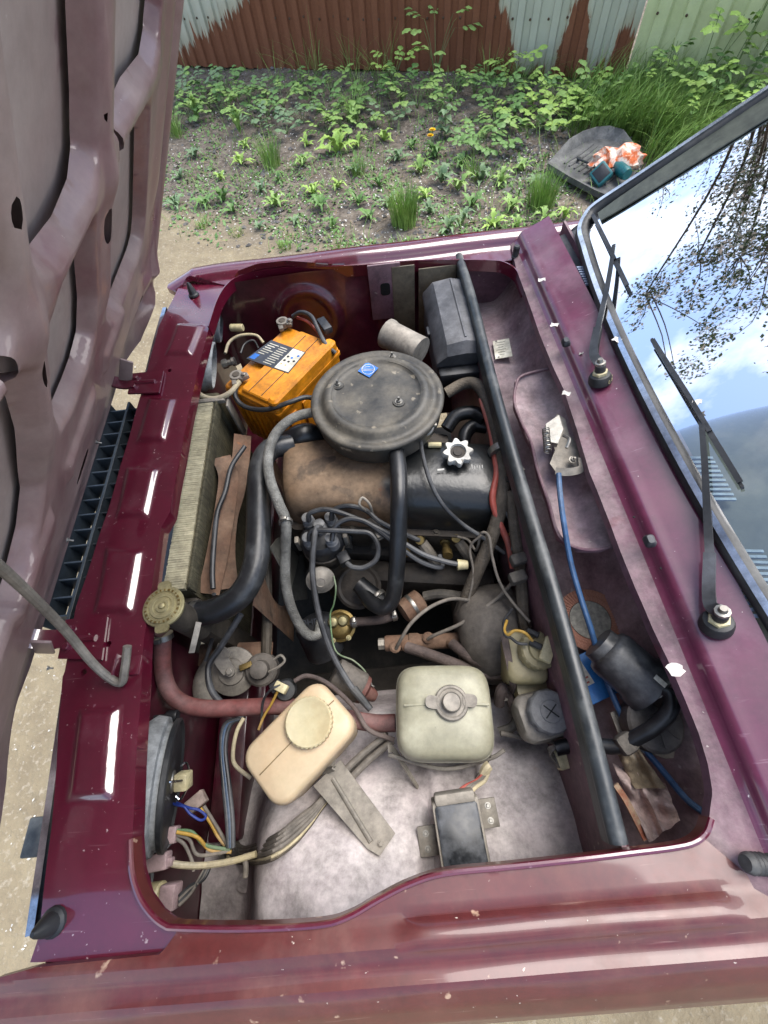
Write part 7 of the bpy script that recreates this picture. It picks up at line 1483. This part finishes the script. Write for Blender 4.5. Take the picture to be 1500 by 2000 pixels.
b = B(); b.tube(PP([(1128, 310, .075), (1148, 318, .075), (1165, 330, .08)]), .007, 8); b.lathe([(.012, 0), (.016, .004), (.012, .008)], P(1130, 310, .07), (0, 0, 1), 6); o = b.build('screwdriver', 'plastic_black'); tag(o, 'dark hand tool lying on the ribbed mat', 'tool')
# ------------------------------------------------------------------ blossoming tree behind the fence (mirrored in the windscreen)
M('bark', '4a4038', '38302a', rough=.9, scale=12, bump=.5, bscale=30)
M('tree_leaf', '4a5d38', '3c4d2e', rough=.5, scale=9)
M('blossom', 'd9d6d2', 'cbbfc0', rough=.7, scale=9)
def tree():
    r2 = random.Random(21); t = thing('blossom_tree', 'white blossoming tree overhanging the fence, mirrored in the windscreen', 'tree', (2.0, 9.2, 0)); o0 = V((2.0, 9.2, 0))
    b = B(); b.tube([o0, o0 + V((.1, -.1, 1.8)), o0 + V((.1, -.4, 3.8)), o0 + V((.2, -.8, 5.2))], (.22, .13), 10); b.build('trunk', 'bark', t)
    br = B(); lf = B(); bl = B(); hub = o0 + V((.15, -.6, 4.7))
    tips = []
    for i in range(26):
        a = r2.uniform(-3.1, -1.3) if i < 18 else r2.uniform(-1, 3.1); L = r2.uniform(2.4, 5.2); el = r2.uniform(.25, .95)
        d = V((math.cos(a) * math.cos(el) * .9, math.sin(a) * math.cos(el) * 1.25, math.sin(el)))
        e = hub + d * L; m = hub + d * L * .5 + V((r2.uniform(-.2, .2), 0, .25)); e.z -= .15
        pts = [hub, m, e, e + V((r2.uniform(-.25, .25), -.3, -.15))]; br.tube(pts, (.036, .007), 6, 5); q = crom(pts, 6)
        for k in range(11):
            s0 = q[r2.randrange(6, len(q))]; dd = V((r2.uniform(-1, 1), r2.uniform(-1.2, .8), r2.uniform(-.6, .7))).normalized() * r2.uniform(.4, 1.0); pt = [s0, s0 + dd * .5 + V((0, 0, .06)), s0 + dd]; br.tube(pt, (.010, .003), 4, 3); tips.append((s0, s0 + dd))
    for i in range(150):
        c = V((r2.gauss(-.3, 1.0), r2.gauss(6.0, .95), r2.gauss(6.8, .7))); dd = V((r2.uniform(-1, 1), r2.uniform(-1.2, .6), r2.uniform(-.6, .5))).normalized() * r2.uniform(.3, .7); n0 = min((t_[0] for t_ in tips[:280]), key=lambda p_: (p_ - c).length)
        if i % 3 == 0: br.tube([n0, (n0 + c) / 2 + V((0, 0, .08)), c, c + dd], (.012, .003), 4, 3)
        tips.append((c, c + dd))
    for s0, s1 in tips:
        for k in range(60):
            c = s0.lerp(s1, r2.uniform(.2, 1.05)) + V((r2.gauss(0, .09), r2.gauss(0, .09), r2.gauss(0, .09))); s = r2.uniform(.022, .05); ax = V((r2.uniform(-1, 1), r2.uniform(-1, 1), r2.uniform(-.4, .4))).normalized(); ay = ax.orthogonal().normalized()
            (bl if r2.random() < .3 else lf).add([c - ax * s, c + ay * s * .55, c + ax * s, c - ay * s * .55], [(0, 1, 2, 3)])
    br.build('limbs', 'bark', t)
    tag(lf.build('crown', 'tree_leaf', t, 0), kind='stuff'); tag(bl.build('blossoms', 'blossom', t, 0), kind='stuff')
tree()
